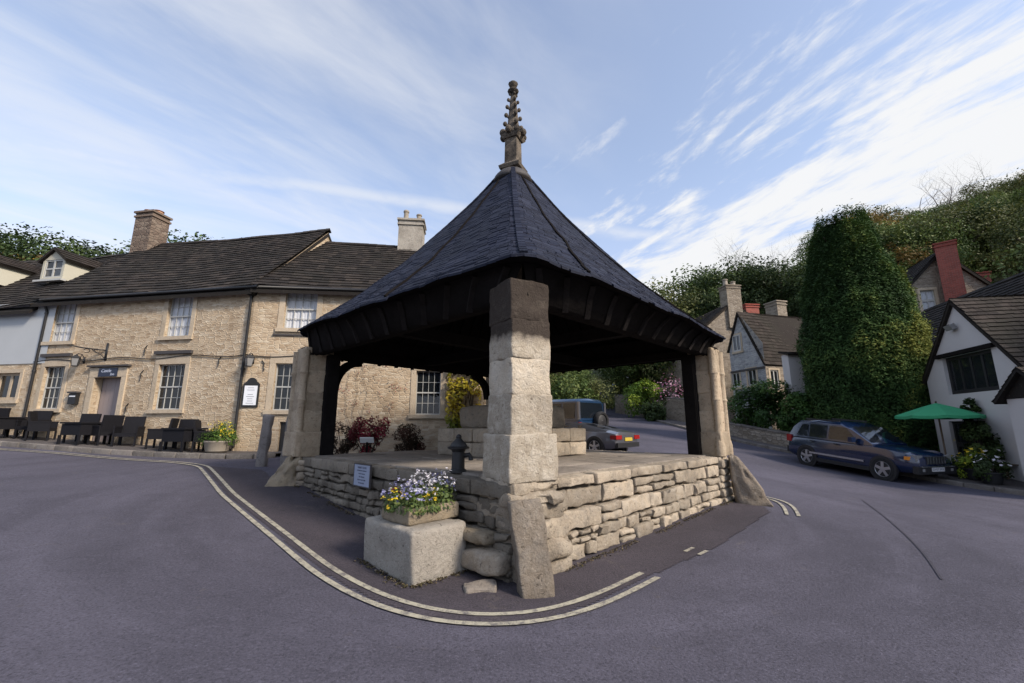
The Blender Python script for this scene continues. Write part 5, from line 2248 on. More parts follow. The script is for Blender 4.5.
def wall_creeper(name, label, fc, u0, u1, z0, z1, leaf, size, n, seed, thick=.25, tz=None, bare=False):
    g_ = np.random.default_rng(seed)
    o = fc.p((u0 + u1) / 2, 0)
    zb = H(o.x, o.y)
    t = thing(name, label, "creeper", (o.x, o.y, zb))
    m = MB()
    for i in range(7 if not bare else 3):
        u = u0 + (u1 - u0) * (i + .5) / 7
        pts = [Vector((0, 0, 0)) + fc.d * (u - (u0 + u1) / 2) * (.25 if k == 0 else .5 + .5 * k / 5) + fc.out * .04 + Vector((0, 0, (z1 - zb) * k / 5)) + fc.d * .12 * math.sin(k * 2 + i) for k in range(6)]
        m.tube(pts, [(.022 if not bare else .008) * (1 - k * .15) for k in range(6)], 5)
    m.build("stem", M["bark"], t, True)
    u = g_.uniform(u0, u1, n)
    z = g_.uniform(z0, z1, n)
    keep = np.array([noise.noise(Vector((a * 2.2, b * 2.2, seed))) > (-.25 if not bare else .12) for a, b in zip(u, z)])
    u, z = u[keep], z[keep]
    of = np.abs(g_.normal(0, 1, len(u))) * thick * .5 + .03
    P = np.stack([(u - (u0 + u1) / 2) * fc.d.x + of * fc.out.x, (u - (u0 + u1) / 2) * fc.d.y + of * fc.out.y, z - zb], 1)
    tint = np.array([.5 + .6 * noise.noise(Vector((a * 1.1, b * 1.1, seed + 9))) for a, b in zip(u, z)])
    if tz: tint += np.array([tz(b) for b in z])
    leaf_object("foliage", P, size, leaf, t, tint, .2, tuple(-fc.out), .7, .7, seed)
    return t


ua, _ = F2.hit(447, 390)
ub, _ = F2.hit(481, 390)
wall_creeper("yellow_creeper", "bright green and yellow creeper covering the right end of the pub wall", F2, ua, ub, .75, 4.7, M["leaf_yellow"], .13, 2600, 41, .4,
             lambda z: .35 * math.exp(-((z - 2.4) / .7) ** 2) - .1)
ua, _ = F2.hit(336, 390)
ub, _ = F2.hit(408, 390)
wall_creeper("red_creeper", "sparse reddish creeper stems climbing the pub wall above the red bush", F2, ua, ub, 1.9, 4.2, M["leaf_red"], .045, 900, 42, .06, None, True)
# ------------------------------------------------------------------ trees
def crown_pts(g_, n, hw, h0, h1, clumps, cl_r, shape="round"):
    """leaf points in clumps spread through a crown; returns points and clump ids"""
    C, Rr = [], []
    for i in range(clumps):
        f = g_.random()
        z = h0 + (h1 - h0) * f
        if shape == "round": k = math.sqrt(max(.05, 1 - ((f - .45) / .62) ** 2))
        elif shape == "tall": k = (1 - f) ** .55 * .95 + .08
        else: k = math.sqrt(max(.05, 1 - ((f - .6) / .75) ** 2))
        a, r = g_.random() * 6.283, g_.random() ** .45 * hw * k
        C.append((math.cos(a) * r, math.sin(a) * r, z))
        Rr.append(cl_r * g_.uniform(.6, 1.35))
    C, Rr = np.array(C), np.array(Rr)
    p, k = cloud_pts(g_, n, C, Rr, .75, .25)
    return p, k, C


def tree(name, label, cat, loc, h, leaf, seed, hw=.38, base=.22, clumps=42, n=5200, lsize=.30, shape="round", group=None, cl=.13, trunk=.022, trunk_mat="bark"):
    """trunk with limbs and a clumped crown; proportions relative to height h"""
    g_ = np.random.default_rng(seed)
    t = thing(name, label, cat, loc, 0, group)
    p, k, C = crown_pts(g_, n, hw * h, base * h, h * .86, clumps, cl * h, shape)
    br = g_.uniform(.1, .9, clumps)
    leaf_object("crown", p, lsize, leaf, t, br[k], .5, (0, 0, h * .5), .35, .6, seed)
    m = MB()
    pts = [Vector((.02 * h * noise.noise(Vector((i * .9, seed, 1))), .02 * h * noise.noise(Vector((i * .9, seed, 5))), -.4 + (h * .85 + .4) * i / 7)) for i in range(8)]
    m.tube(pts, [h * trunk * (1.15 - i / 7.5) + .01 for i in range(8)], 8)
    for i in range(min(16, clumps)):
        c = Vector(C[i])
        zz = max(base * h * .7, c.z - .35 * (abs(c.x) + abs(c.y)) - .05 * h)
        s = Vector((0, 0, min(zz, h * .7)))
        m.tube([s, s.lerp(c, .5) + Vector((0, 0, -.03 * h)), c], [h * trunk * .42, h * trunk * .25, h * .004], 5)
    m.build("trunk", M[trunk_mat], t, True)
    return t


def bare_tree(name, label, cat, loc, h, seed, group=None, spread=.55, leafy=0):
    r_ = random.Random(seed)
    t = thing(name, label, cat, loc, 0, group)
    m = MB()

    def grow(p, d, L, rad, lev):
        n = 4
        pts, rr = [p], [rad]
        q, dd = p.copy(), d.copy()
        for i in range(n):
            dd = (dd + Vector((r_.gauss(0, .10), r_.gauss(0, .10), .06))).normalized()
            q = q + dd * (L / n)
            pts.append(q.copy())
            rr.append(rad * (1 - .55 * (i + 1) / n))
        m.tube(pts, rr, 6 if lev < 2 else 3, cap=False)
        if lev >= 4: return
        k = (5, 4, 4, 3)[lev]
        for i in range(k):
            j = r_.randint(2, n) if lev else r_.randint(2, n)
            a = r_.uniform(0, 6.283)
            side = Vector((math.cos(a), math.sin(a), r_.uniform(.0, .6)))
            nd = (dd * (1 - spread) + side * spread).normalized()
            grow(pts[j], nd, L * r_.uniform(.5, .72), rr[j] * .62, lev + 1)

    grow(Vector((0, 0, -.3)), Vector((0, 0, 1)), h * .48, h * .018, 0)
    m.build("trunk", M["twig"], t, True)
    return t


# ------------------------------------------------------------------ right-hand pavement
kerbR = [(17.5, 5.5), (15.6, 9.5), (14.35, 12.4), (13.8, 14.2), (13.65, 16), (13.35, 18.2), (12.75, 20), (11.95, 23), (11.05, 27), (10.9, 33), (11.3, 40)]
innR = [(21, 7), (18.6, 10.5), (17.6, 13), (17.2, 15), (16.6, 17.4), (15.6, 19.4), (14.4, 21), (13.6, 24), (12.7, 27.5), (12.4, 33), (12.9, 40)]
strip("side_pavement", kerbR, innR, M["pave_path"], .11)

# ------------------------------------------------------------------ white cottage
K = 1.13


def sc(x, y, z=None):
    return (x * K, y * K) if z is None else (x * K, y * K, EYE + (z - EYE) * K)


ex, ey = .26, .966
GX, GY = 14.3 * K, 13.35 * K
FW = Facade(GX, GY, ex, ey)
FW.out = Vector((-ey, ex, 0))
INW = -FW.out
wc = thing("white_cottage", "white rendered cottage with a dark wide window under its gable, behind the green parasol", "cottage", (GX, GY, H(GX, GY)))
WCO = Vector(wc.location)
kL, kR, kA = 2.35, -2.15, .1
zA, zE = FW.hit(952, 301)[1], 3.55
wr = FW.rect([(943, 358), (993, 348), (948, 395), (997.5, 390)])
dw = (FW.hit(985, 420)[0], FW.hit(948, 420)[0])
dz = FW.hit(965, 421)[1]
lowz = H(GX, GY)
lw = (dw[0], dw[1], lowz + .15, dz)
m = MB()
wall_faces(m, FW, kR, kL, -.6, zE, [wr, lw], .2)
cap_lo = [FW.p(kR, zE), FW.p(kL, zE), FW.p(kA, zA)]
if wr[3] > zE:
    m = MB()
    wall_faces(m, FW, kR, kL, -.6, min(zE, wr[2]), [lw], .2)
# gable face above, cut round the window
holes = [wr] if wr[3] > zE or wr[2] > zE else []
if holes:
    za = min(zE, wr[2])
    zt2 = wr[3] + .05
    hw_at = lambda z: (kR + (kA - kR) * max(0, (z - zE)) / (zA - zE), kL + (kA - kL) * max(0, (z - zE)) / (zA - zE))
    zz = [za, max(zE, za), zt2]
    lv = sorted({za, max(za, min(zE, zt2)), wr[3], zt2})
    for c_, d_ in zip(lv, lv[1:]):
        l0, r0 = hw_at(c_)
        l1, r1 = hw_at(d_)
        if d_ <= wr[3] + 1e-6:
            m.face([FW.p(l0, c_), FW.p(wr[0], c_), FW.p(wr[0], d_), FW.p(l1, d_)])
            m.face([FW.p(wr[1], c_), FW.p(r0, c_), FW.p(r1, d_), FW.p(wr[1], d_)])
        else:
            m.face([FW.p(l0, c_), FW.p(r0, c_), FW.p(r1, d_), FW.p(l1, d_)])
    l1, r1 = hw_at(zt2)
    m.face([FW.p(l1, zt2), FW.p(r1, zt2), FW.p(kA, zA)])
    for (q, w) in (((wr[0], wr[2]), (wr[0], wr[3])), ((wr[1], wr[2]), (wr[1], wr[3])), ((wr[0], wr[3]), (wr[1], wr[3])), ((wr[0], wr[2]), (wr[1], wr[2]))):
        m.face([FW.p(*q), FW.p(*w), FW.p(*w, -.2), FW.p(*q, -.2)])
else:
    m.face(cap_lo)
for k_ in (kR, kL):
    m.face([FW.p(k_, -.6), FW.p(k_, zE), FW.p(k_, zE) + INW * 6, FW.p(k_, -.6) + INW * 6])
m.build("wall", M["render_white"], wc, origin=WCO)
window(wc, FW, wr, 4, 1, 0, False, 0, WCO, depth=.14, mat="black_iron", frame=.12, bar=.09)
window(wc, FW, lw, 3, 2, 0, False, 0, WCO, depth=.14, mat="black_iron", frame=.10, bar=.06)
m = MB()
fbox(m, FW, wr[0] - .22, wr[1] + .22, wr[3] + .005, wr[3] + .14, 0, .14)
m.build("window_lintel", M["timber"], wc, origin=WCO)
# wing roof, both slopes tiled
m = MB()
for (k0, sgn) in ((kR, 1), (kL, -1)):
    e = FW.p(k0, zE, .12) - Vector((0, 0, .0))
    ap = FW.p(kA, zA + .02, .12)
    v = (ap - e)
    S = v.length
    vn = v.normalized()
    e2 = e - vn * .25
    tile_slope(m, e2 + Vector((0, 0, .03)), INW, vn, 6.2, S + .28, .22, .24, sag=.04)
    nn = INW.cross(vn).normalized()
    if nn.z < 0: nn = -nn
    m.tint(.1)
    m.prism([e2 - nn * .01, ap - nn * .01, ap - nn * .10, e2 - nn * .10], INW * 6.1)
m.build("roof", M["brown_tile"], wc, origin=WCO)
# main range behind, ridge parallel to the gable wall
mr0, mr1 = at(1030, 271, 16 * K), at(962, 296, 19.2 * K)
rz = (mr0.z + mr1.z) / 2
rd = Vector((ex, ey, 0))
rc = Vector((mr1.x, mr1.y, 0))
half, rise = 3.6, 3.6
e1 = rc + FW.out * half + rd * 3.0 + Vector((0, 0, rz - rise))
e0 = e1 - rd * 15
m = MB()
wl = [(e0 + INW * .2), (e1 + INW * .2)]
for a, b in ((wl[0], wl[1]), (wl[1], wl[1] + INW * 2 * half), (wl[1] + INW * 2 * half, wl[0] + INW * 2 * half), (wl[0] + INW * 2 * half, wl[0])):
    zz = Vector((0, 0, -rz + rise - .8))
    m.face([a + zz, b + zz, b, a])
for a in wl:
    m.face([a, a + INW * 2 * (half - .2), a + INW * (half - .2) + Vector((0, 0, rise - .1))])
m.build("rear_wall", M["render_white"], wc, origin=WCO)
gable_roof(wc, "roof", M["pub_tile"], WCO, e0, e1, INW, half, rise, sag=.06)
# porch with dark roof at the right end
pc_ = FW.p(kR + .05, 0, 0)
m = MB()
pk0, pk1 = kR - 2.0, kR - .02
pz = FW.hit(1000, 410)[1]
pz = 2.45
Zv = Vector((0, 0, 1))
for (k0, k1) in ((pk0, (pk0 + pk1) / 2), (pk1, (pk0 + pk1) / 2)):
    e = FW.p(k0, pz, 0)
    ap = FW.p(k1, pz + .85, 0)
    v = (ap - e)
    tile_slope(m, e + FW.out * .9 - v.normalized() * .15, INW, v.normalized(), 1.3, v.length + .15, .2, .2, sag=0)
    nn = INW.cross(v.normalized())
    if nn.z < 0: nn = -nn
    m.tint(.1)
    m.prism([e + FW.out * .9 - nn * .02 - v.normalized() * .13, ap + FW.out * .9 - nn * .02, ap + FW.out * .9 - nn * .1, e + FW.out * .9 - nn * .1 - v.normalized() * .13], INW * 1.25)
m.face([FW.p(pk0 + .1, pz, .75), FW.p(pk1 - .1, pz, .75), FW.p((pk0 + pk1) / 2, pz + .78, .75)])
m.build("porch_roof", M["pub_tile"], wc, origin=WCO)
m = MB()
fbox(m, FW, pk0 + .15, pk1 - .15, -.5, pz - .02, 0, .70)
m.build("porch_wall", M["render_white"], wc, origin=WCO)
# lamp on the gable
u, z = FW.hit(955, 327)
lp = thing("security_lamp", "small white lamp on the gable of the white cottage", "lamp", FW.p(u, z))
m = MB()
m.obox(FW.out * .05, (FW.d, FW.out, Zv), (.05, .05, .05))
m.build("bracket", M["white_paint"], lp)
m = MB()
m.obox(FW.out * .15, (FW.d, (FW.out - Zv * .5).normalized(), (Zv + FW.out * .5).normalized()), (.17, .08, .10))
m.build("lamp_head", M["lamp_glass"], lp)

# ------------------------------------------------------------------ cottage with the red chimney
cg = Facade(0, 0, 1, 0)
dist = 27.0
ctr = at(938, 300, dist)
ca = R(-16)
FR = Facade(ctr.x, ctr.y, math.cos(ca), math.sin(ca))
FR.out = Vector((math.sin(ca), -math.cos(ca), 0))
INR = -FR.out
ap = FR.hit(938, 252)
hwid = 3.3
rz_ = 3.6
zg = ap[1] - rz_
gz = H(ctr.x, ctr.y)
rcx = thing("brick_chimney_cottage", "pale gabled cottage with a tall red brick chimney among the trees", "cottage", (ctr.x, ctr.y, gz))
RO = Vector(rcx.location)
rw = FR.rect([(920, 290), (935, 290), (923, 310), (937, 310)])
u0, u1 = ap[0] - hwid, ap[0] + hwid
m = MB()
wall_faces(m, FR, u0, u1, gz - 1, min(zg, rw[2] - .05), [], .15)
zb = min(zg, rw[2] - .05)
hwf = lambda z: (u0 + (ap[0] - u0) * max(0, z - zg) / rz_, u1 + (ap[0] - u1) * max(0, z - zg) / rz_)
lv = sorted({zb, zg, rw[2], rw[3]}) if zb < zg else sorted({zb, rw[2], rw[3]})
for c_, d_ in zip(lv, lv[1:]):
    l0, r0 = hwf(c_)
    l1, r1 = hwf(d_)
    if rw[2] - 1e-6 <= c_ and d_ <= rw[3] + 1e-6:
        m.face([FR.p(l0, c_), FR.p(rw[0], c_), FR.p(rw[0], d_), FR.p(l1, d_)], [(l0, c_), (rw[0], c_), (rw[0], d_), (l1, d_)])
        m.face([FR.p(rw[1], c_), FR.p(r0, c_), FR.p(r1, d_), FR.p(rw[1], d_)], [(rw[1], c_), (r0, c_), (r1, d_), (rw[1], d_)])
    else:
        m.face([FR.p(l0, c_), FR.p(r0, c_), FR.p(r1, d_), FR.p(l1, d_)], [(l0, c_), (r0, c_), (r1, d_), (l1, d_)])
l0, r0 = hwf(rw[3])
m.face([FR.p(l0, rw[3]), FR.p(r0, rw[3]), FR.p(*ap)], [(l0, rw[3]), (r0, rw[3]), ap])
for u_ in (u0, u1): m.face([FR.p(u_, gz - 1), FR.p(u_, zg), FR.p(u_, zg) + INR * 8, FR.p(u_, gz - 1) + INR * 8], [(0, 0), (0, 5), (8, 5), (8, 0)])
m.build("wall", M["far_wall"], rcx, origin=RO)
window(rcx, FR, rw, 2, 2, .16, True, 2, RO, mat="sash", frame=.06, bar=.05)
e0, e1 = FR.p(u0, zg, .15), FR.p(u0, zg, -8)
m = MB()
for (uu, sg) in ((u0, 1), (u1, -1)):
    e = FR.p(uu, zg, .18)
    a_ = FR.p(ap[0], ap[1] + .02, .18)
    v = (a_ - e)
    tile_slope(m, e - v.normalized() * .3 + Vector((0, 0, .04)), INR, v.normalized(), 8.3, v.length + .3, .3, .32, sag=.05)
    nn = INR.cross(v).normalized()
    if nn.z < 0: nn = -nn
    m.tint(.1)
    m.prism([e - v.normalized() * .3, a_, a_ - nn * .14, e - v.normalized() * .3 - nn * .14], INR * 8.2)
m.build("roof", M["pub_tile"], rcx, origin=RO)
cpt = at(954, 290, dist - .6)
chimney(rcx, RO, (cpt.x, cpt.y), FR.d + FR.out * .55, (.50, .44), zg - 2.5, FR.hit(948, 246)[1], M["red_brick"], 0, True)
cp2 = at(976, 287, dist + 3)
t2 = at(976, 275, dist + 3)
chimney(rcx, RO, (cp2.x, cp2.y), FR.d, (.65, .5), t2.z - 4, t2.z, M["red_brick"], 0, True)

# ------------------------------------------------------------------ stone cottage up the street
gA = at(738, 313, 28)
dE = Vector((-.27, .96, 0)).normalized()
FC = Facade(gA.x, gA.y, -dE.x, -dE.y)          # u grows towards the camera
FC.out = Vector((-dE.y, dE.x, 0))
if FC.out.x > 0: FC.out = -FC.out
INC = -FC.out
gz = H(gA.x, gA.y)
sc_ = thing("stone_cottage", "grey stone cottage whose gable faces the street, with a brown tiled roof", "cottage", (gA.x, gA.y, gz))
SO = Vector(sc_.location)
uR, zR = FC.hit(764.7, 362)
uL = -1.1
zL = gA.z - (gA.z - zR) * abs(uL) / uR
gw1 = FC.rect([(733.5, 336), (741, 334), (733.5, 352), (741, 351)])
gw2 = FC.rect([(732.5, 373), (740, 372), (732.5, 388), (740, 387)])
gw3 = FC.rect([(748, 370), (756.5, 368), (748, 386), (756.5, 385)])
m = MB()
zs_ = FC.hit(745, 370)[1]
wall_faces(m, FC, uL, uR, gz - .8, zL, [gw2, gw3] if gw3[3] < zL else [gw2], .12)
m.face([FC.p(uL, zL), FC.p(uR, zL), FC.p(uR, zR), FC.p(0, gA.z)], [(uL, zL), (uR, zL), (uR, zR), (0, gA.z)])
m.build("wall", M["lime_wall"], sc_, origin=SO)
m = MB()
# south wall
FS = Facade(*(FC.p(uR, 0).xy), INC.x, INC.y)
FS.out = FC.d
sw1 = FS.rect([(771, 371), (779, 369), (771, 390), (779, 389)])
wall_faces(m, FS, 0, 9, gz - .8, zR, [sw1], .12)
m.build("wall", M["far_wall"], sc_, origin=SO)
for fc, r in ((FC, gw1), (FC, gw2), (FC, gw3), (FS, sw1)):
    window(sc_, fc, r, 2, 1, .12, True, 0, SO, depth=.06 if r is not gw1 else -.03, mat="sash", frame=.07, bar=.07, smat="ashlar")
m = MB()
fbox(m, FC, uL, uR + .05, zs_ - .06, zs_ + .05, 0, .08)
m.build("string_course", M["lead_dark"], sc_, origin=SO)
m = MB()
for (uu, zz) in ((uR, zR), (uL, zL)):
    e = FC.p(uu, zz, .12)
    a_ = FC.p(0, gA.z + .03, .12)
    v = a_ - e
    tile_slope(m, e - v.normalized() * .2 + Vector((0, 0, .03)), INC, v.normalized(), 10, v.length + .2, .26, .28, sag=.06)
    nn = INC.cross(v).normalized()
    if nn.z < 0: nn = -nn
    m.tint(.1)
    m.prism([e - v.normalized() * .2, a_, a_ - nn * .07, e - v.normalized() * .2 - nn * .07], INC * 9.9)
m.build("roof", M["brown_tile"], sc_, origin=SO)
cq = at(777, 318, 30)
tq = at(777, 303, 30)
chimney(sc_, SO, (cq.x, cq.y), FC.d, (.50, .42), 7.0, tq.z, M["far_wall"], 0, True)

# second cottage behind with the tall pale chimney
gB = at(729, 300, 34)
FB = Facade(gB.x, gB.y, 1, .12)
FB.out = Vector((.12, -1, 0)).normalized()
INB = -FB.out
bz = H(gB.x, gB.y)
bc_ = thing("chimney_cottage", "warm stone gabled cottage with a tall pale chimney rising behind the grey cottage", "cottage", (gB.x, gB.y, bz))
BO = Vector(bc_.location)
m = MB()
zz0 = FB.hit(729, 302)[1]
uL2, zL2 = FB.hit(702, 328)
m.face([FB.p(uL2, bz - 1), FB.p(3.2, bz - 1), FB.p(3.2, zL2), FB.p(0.2, zz0), FB.p(uL2, zL2)], [(uL2, 0), (3.2, 0), (3.2, zL2), (0, zz0), (uL2, zL2)])
m.face([FB.p(uL2, bz - 1), FB.p(uL2, zL2), FB.p(uL2, zL2) + INB * 8, FB.p(uL2, bz - 1) + INB * 8], [(0, 0), (0, 6), (8, 6), (8, 0)])
m.build("wall", M["far_wall"], bc_, origin=BO)
m = MB()
for (uu, zz) in ((uL2, zL2), (3.2, zL2)):
    e = FB.p(uu, zz, .12)
    a_ = FB.p(.2, zz0 + .03, .12)
    v = a_ - e
    tile_slope(m, e - v.normalized() * .25 + Vector((0, 0, .03)), INB, v.normalized(), 8, v.length + .2, .3, .3, sag=.04)
    nn = INB.cross(v).normalized()
    if nn.z < 0: nn = -nn
    m.tint(.1)
    m.prism([e - v.normalized() * .25, a_, a_ - nn * .14, e - v.normalized() * .25 - nn * .14], INB * 7.9)
m.build("roof", M["brown_tile"], bc_, origin=BO)
tb_ = FB.hit(733, 286)
chimney(bc_, BO, FB.p(FB.hit(733, 300)[0], 0, -.3).xy, FB.d, (.62, .5), zz0 - 2.2, tb_[1], M["far_wall"], 2, True, "pot_stone", .6, pot_r=.2)
kk = at(749, 313, 36)
chimney(bc_, BO, (kk.x, kk.y), FB.d, (.6, .5), kk.z - 4, at(749, 306, 36).z, M["red_brick"], 0, True)

# white wall end beside the yew
wb = at(801, 425, 22.3)
ob = thing("white_outhouse", "narrow white rendered outhouse end between ivy and the big yew", "outhouse", (wb.x, wb.y, H(wb.x, wb.y)))
m = MB()
hz = at(801, 354, 22.3).z - ob.location.z
m.box((-.22, 0, -.4), (2.2, .55, hz))
m.build("wall", M["render_white"], ob)
m = MB()
e = Vector((-.32, -.15, hz - .02))
v = Vector((0, .8, .25))
tile_slope(m, e, (1, 0, 0), v.normalized(), 2.6, v.length, .22, .24)
m.tint(.1)
m.prism([e, e + v, e + v + Vector((0, 0, -.08)), e + Vector((0, 0, -.08))], (2.58, 0, 0))
m.build("roof", M["brown_tile"], ob)


# ------------------------------------------------------------------ low walls
def low_wall(name, label, pts, h, w, mat, group=None, cope=True):
    """garden wall that follows the ground"""
    x0, y0 = pts[0]
    o = Vector((x0, y0, H(x0, y0)))
    t = thing(name, label, "wall", o, 0, group)
    m = MB()
    P = []
    for a, b in zip(pts, pts[1:]):
        n = max(1, int(math.dist(a, b) / .8))
        for i in range(n): P.append((a[0] + (b[0] - a[0]) * i / n, a[1] + (b[1] - a[1]) * i / n))
    P.append(pts[-1])
    s = 0
    c = MB()
    for a, b in zip(P, P[1:]):
        A, B = Vector((*a, H(*a))), Vector((*b, H(*b)))
        d = (B - A)
        d2 = Vector((d.x, d.y, 0)).normalized()
        n = Vector((d2.y, -d2.x, 0)) * w / 2
        L = d.length
        U, D = Vector((0, 0, h)), Vector((0, 0, -.5))
        for sg in (1, -1):
            m.face([A + n * sg + D, B + n * sg + D, B + n * sg + U, A + n * sg + U], [(s, -.5), (s + L, -.5), (s + L, h), (s, h)])
        m.face([A + n + U, B + n + U, B - n + U, A - n + U], [(s, 0), (s + L, 0), (s + L, w), (s, w)])
        for q in (A, B): m.face([q + n + D, q - n + D, q - n + U, q + n + U], [(0, 0), (w, 0), (w, h), (0, h)])
        if cope:
            c.tint()
            c.stone((A + B) / 2 + U + Vector((0, 0, .04)), (d.normalized(), n.normalized(), Vector((0, 0, 1))), (L / 2 - .01, w / 2 + .03, .055), .03, .015, 4, .2)
        s += L
    m.build("wall_face", mat, t, origin=o)
    if cope: c.build("coping", M["kerb"], t, True, origin=o)
    return t


low_wall("garden_wall", "low stone garden wall below the ivy on the right of the street", [(13.7, 19.6), (13.3, 21.5), (12.7, 24), (12.4, 26.2)], .72, .35, M["low_wall"])
w1 = [G(683, 424), G(650, 416), G(632, 410)]
low_wall("garden_wall", "pale rough stone wall along the bend at the far end of the street", [(13.1, 32), (11.9, 36), (11.0, 39.5), (10.4, 43)], 1.7, .4, M["far_wall"])

# ivy over the wall
for i, (px, Y, sx_, sy_, hz, lab) in enumerate(((742, 24.6, 1.5, 1.2, 3.3, "dark ivy mass on the garden wall before the grey cottage gable"),
                                                (768, 22.8, 1.35, 1.1, 3.5, "ivy bush spilling over the garden wall in the middle"),
                                                (790, 21.2, 1.25, 1.0, 3.2, "bright green climbing bush beside the white outhouse"))):
    X = (px - 512) / F * Y / 1.02 + .6
    z = H(X, Y)
    shrub("ivy_bush", lab, "bush", (X, Y, z + .1), (sx_, sy_, hz), M["leaf_ivy"], .15, 5200, 60 + i, 34, "ivy over the garden wall")

# ------------------------------------------------------------------ the big yew
yx, yy = 16.3, 19.8
yz = H(yx, yy)
yew = thing("yew_tree", "huge dense dark green yew clipped to a tall rounded cone", "tree", (yx, yy, yz))
g_ = np.random.default_rng(77)
ytop = at(858, 222, yy).z - yz
n = 120000
f = g_.random(n)
f = 1 - (1 - f) ** .9
ang = g_.uniform(0, 6.2832, n)


def yew_r(f_):
    return 2.36 * np.interp(f_, [0, .12, .39, .51, .62, .74, .86, .95, 1.0], [.93, .97, 1.0, .985, .91, .78, .63, .52, .40])


lob = np.array([noise.noise(Vector((math.cos(a) * 1.6, math.sin(a) * 1.6, q * 6.5))) + .6 * noise.noise(Vector((math.cos(a) * 4, math.sin(a) * 4, q * 16))) for a, q in zip(ang, f)])
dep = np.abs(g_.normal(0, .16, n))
rad = yew_r(f) * (1 + .11 * lob) - dep + np.where(g_.random(n) < .06, g_.random(n) * .25, 0)
top_n = g_.random(n)
zf = f * ytop * (1 + .02 * lob) + np.where((f > .95), np.abs(g_.normal(0, .22, n)), 0)
P = np.stack([np.cos(ang) * rad, np.sin(ang) * rad, zf], 1)
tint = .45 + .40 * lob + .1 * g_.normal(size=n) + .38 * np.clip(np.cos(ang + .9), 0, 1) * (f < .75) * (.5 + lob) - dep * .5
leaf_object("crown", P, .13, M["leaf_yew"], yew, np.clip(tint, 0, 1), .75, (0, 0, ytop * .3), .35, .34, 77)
m = MB()
m.tube([(0, 0, -.4), (.05, 0, 2), (0, .05, 6), (0, 0, ytop * .8)], [.45, .36, .22, .05], 10)
for i in range(26):
    a, z = i * 2.4, 1 + i * (ytop * .75) / 26
    r = float(yew_r(np.array([z / ytop]))[0]) * .8
    m.tube([(0, 0, z), (math.cos(a) * r * .5, math.sin(a) * r * .5, z + .5), (math.cos(a) * r, math.sin(a) * r, z + 1.1)], [.09, .06, .02], 5)
m.build("trunk", M["bark"], yew, True)
# dense inner twigs: a dark, ragged core so that the far side does not show through
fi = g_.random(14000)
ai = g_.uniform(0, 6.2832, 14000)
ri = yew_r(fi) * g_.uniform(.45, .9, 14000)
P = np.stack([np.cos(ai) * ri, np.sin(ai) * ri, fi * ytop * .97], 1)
leaf_object("inner_twigs", P, .42, M["leaf_yew"], yew, np.full(14000, .1), .2, None, 0, .5, 78)


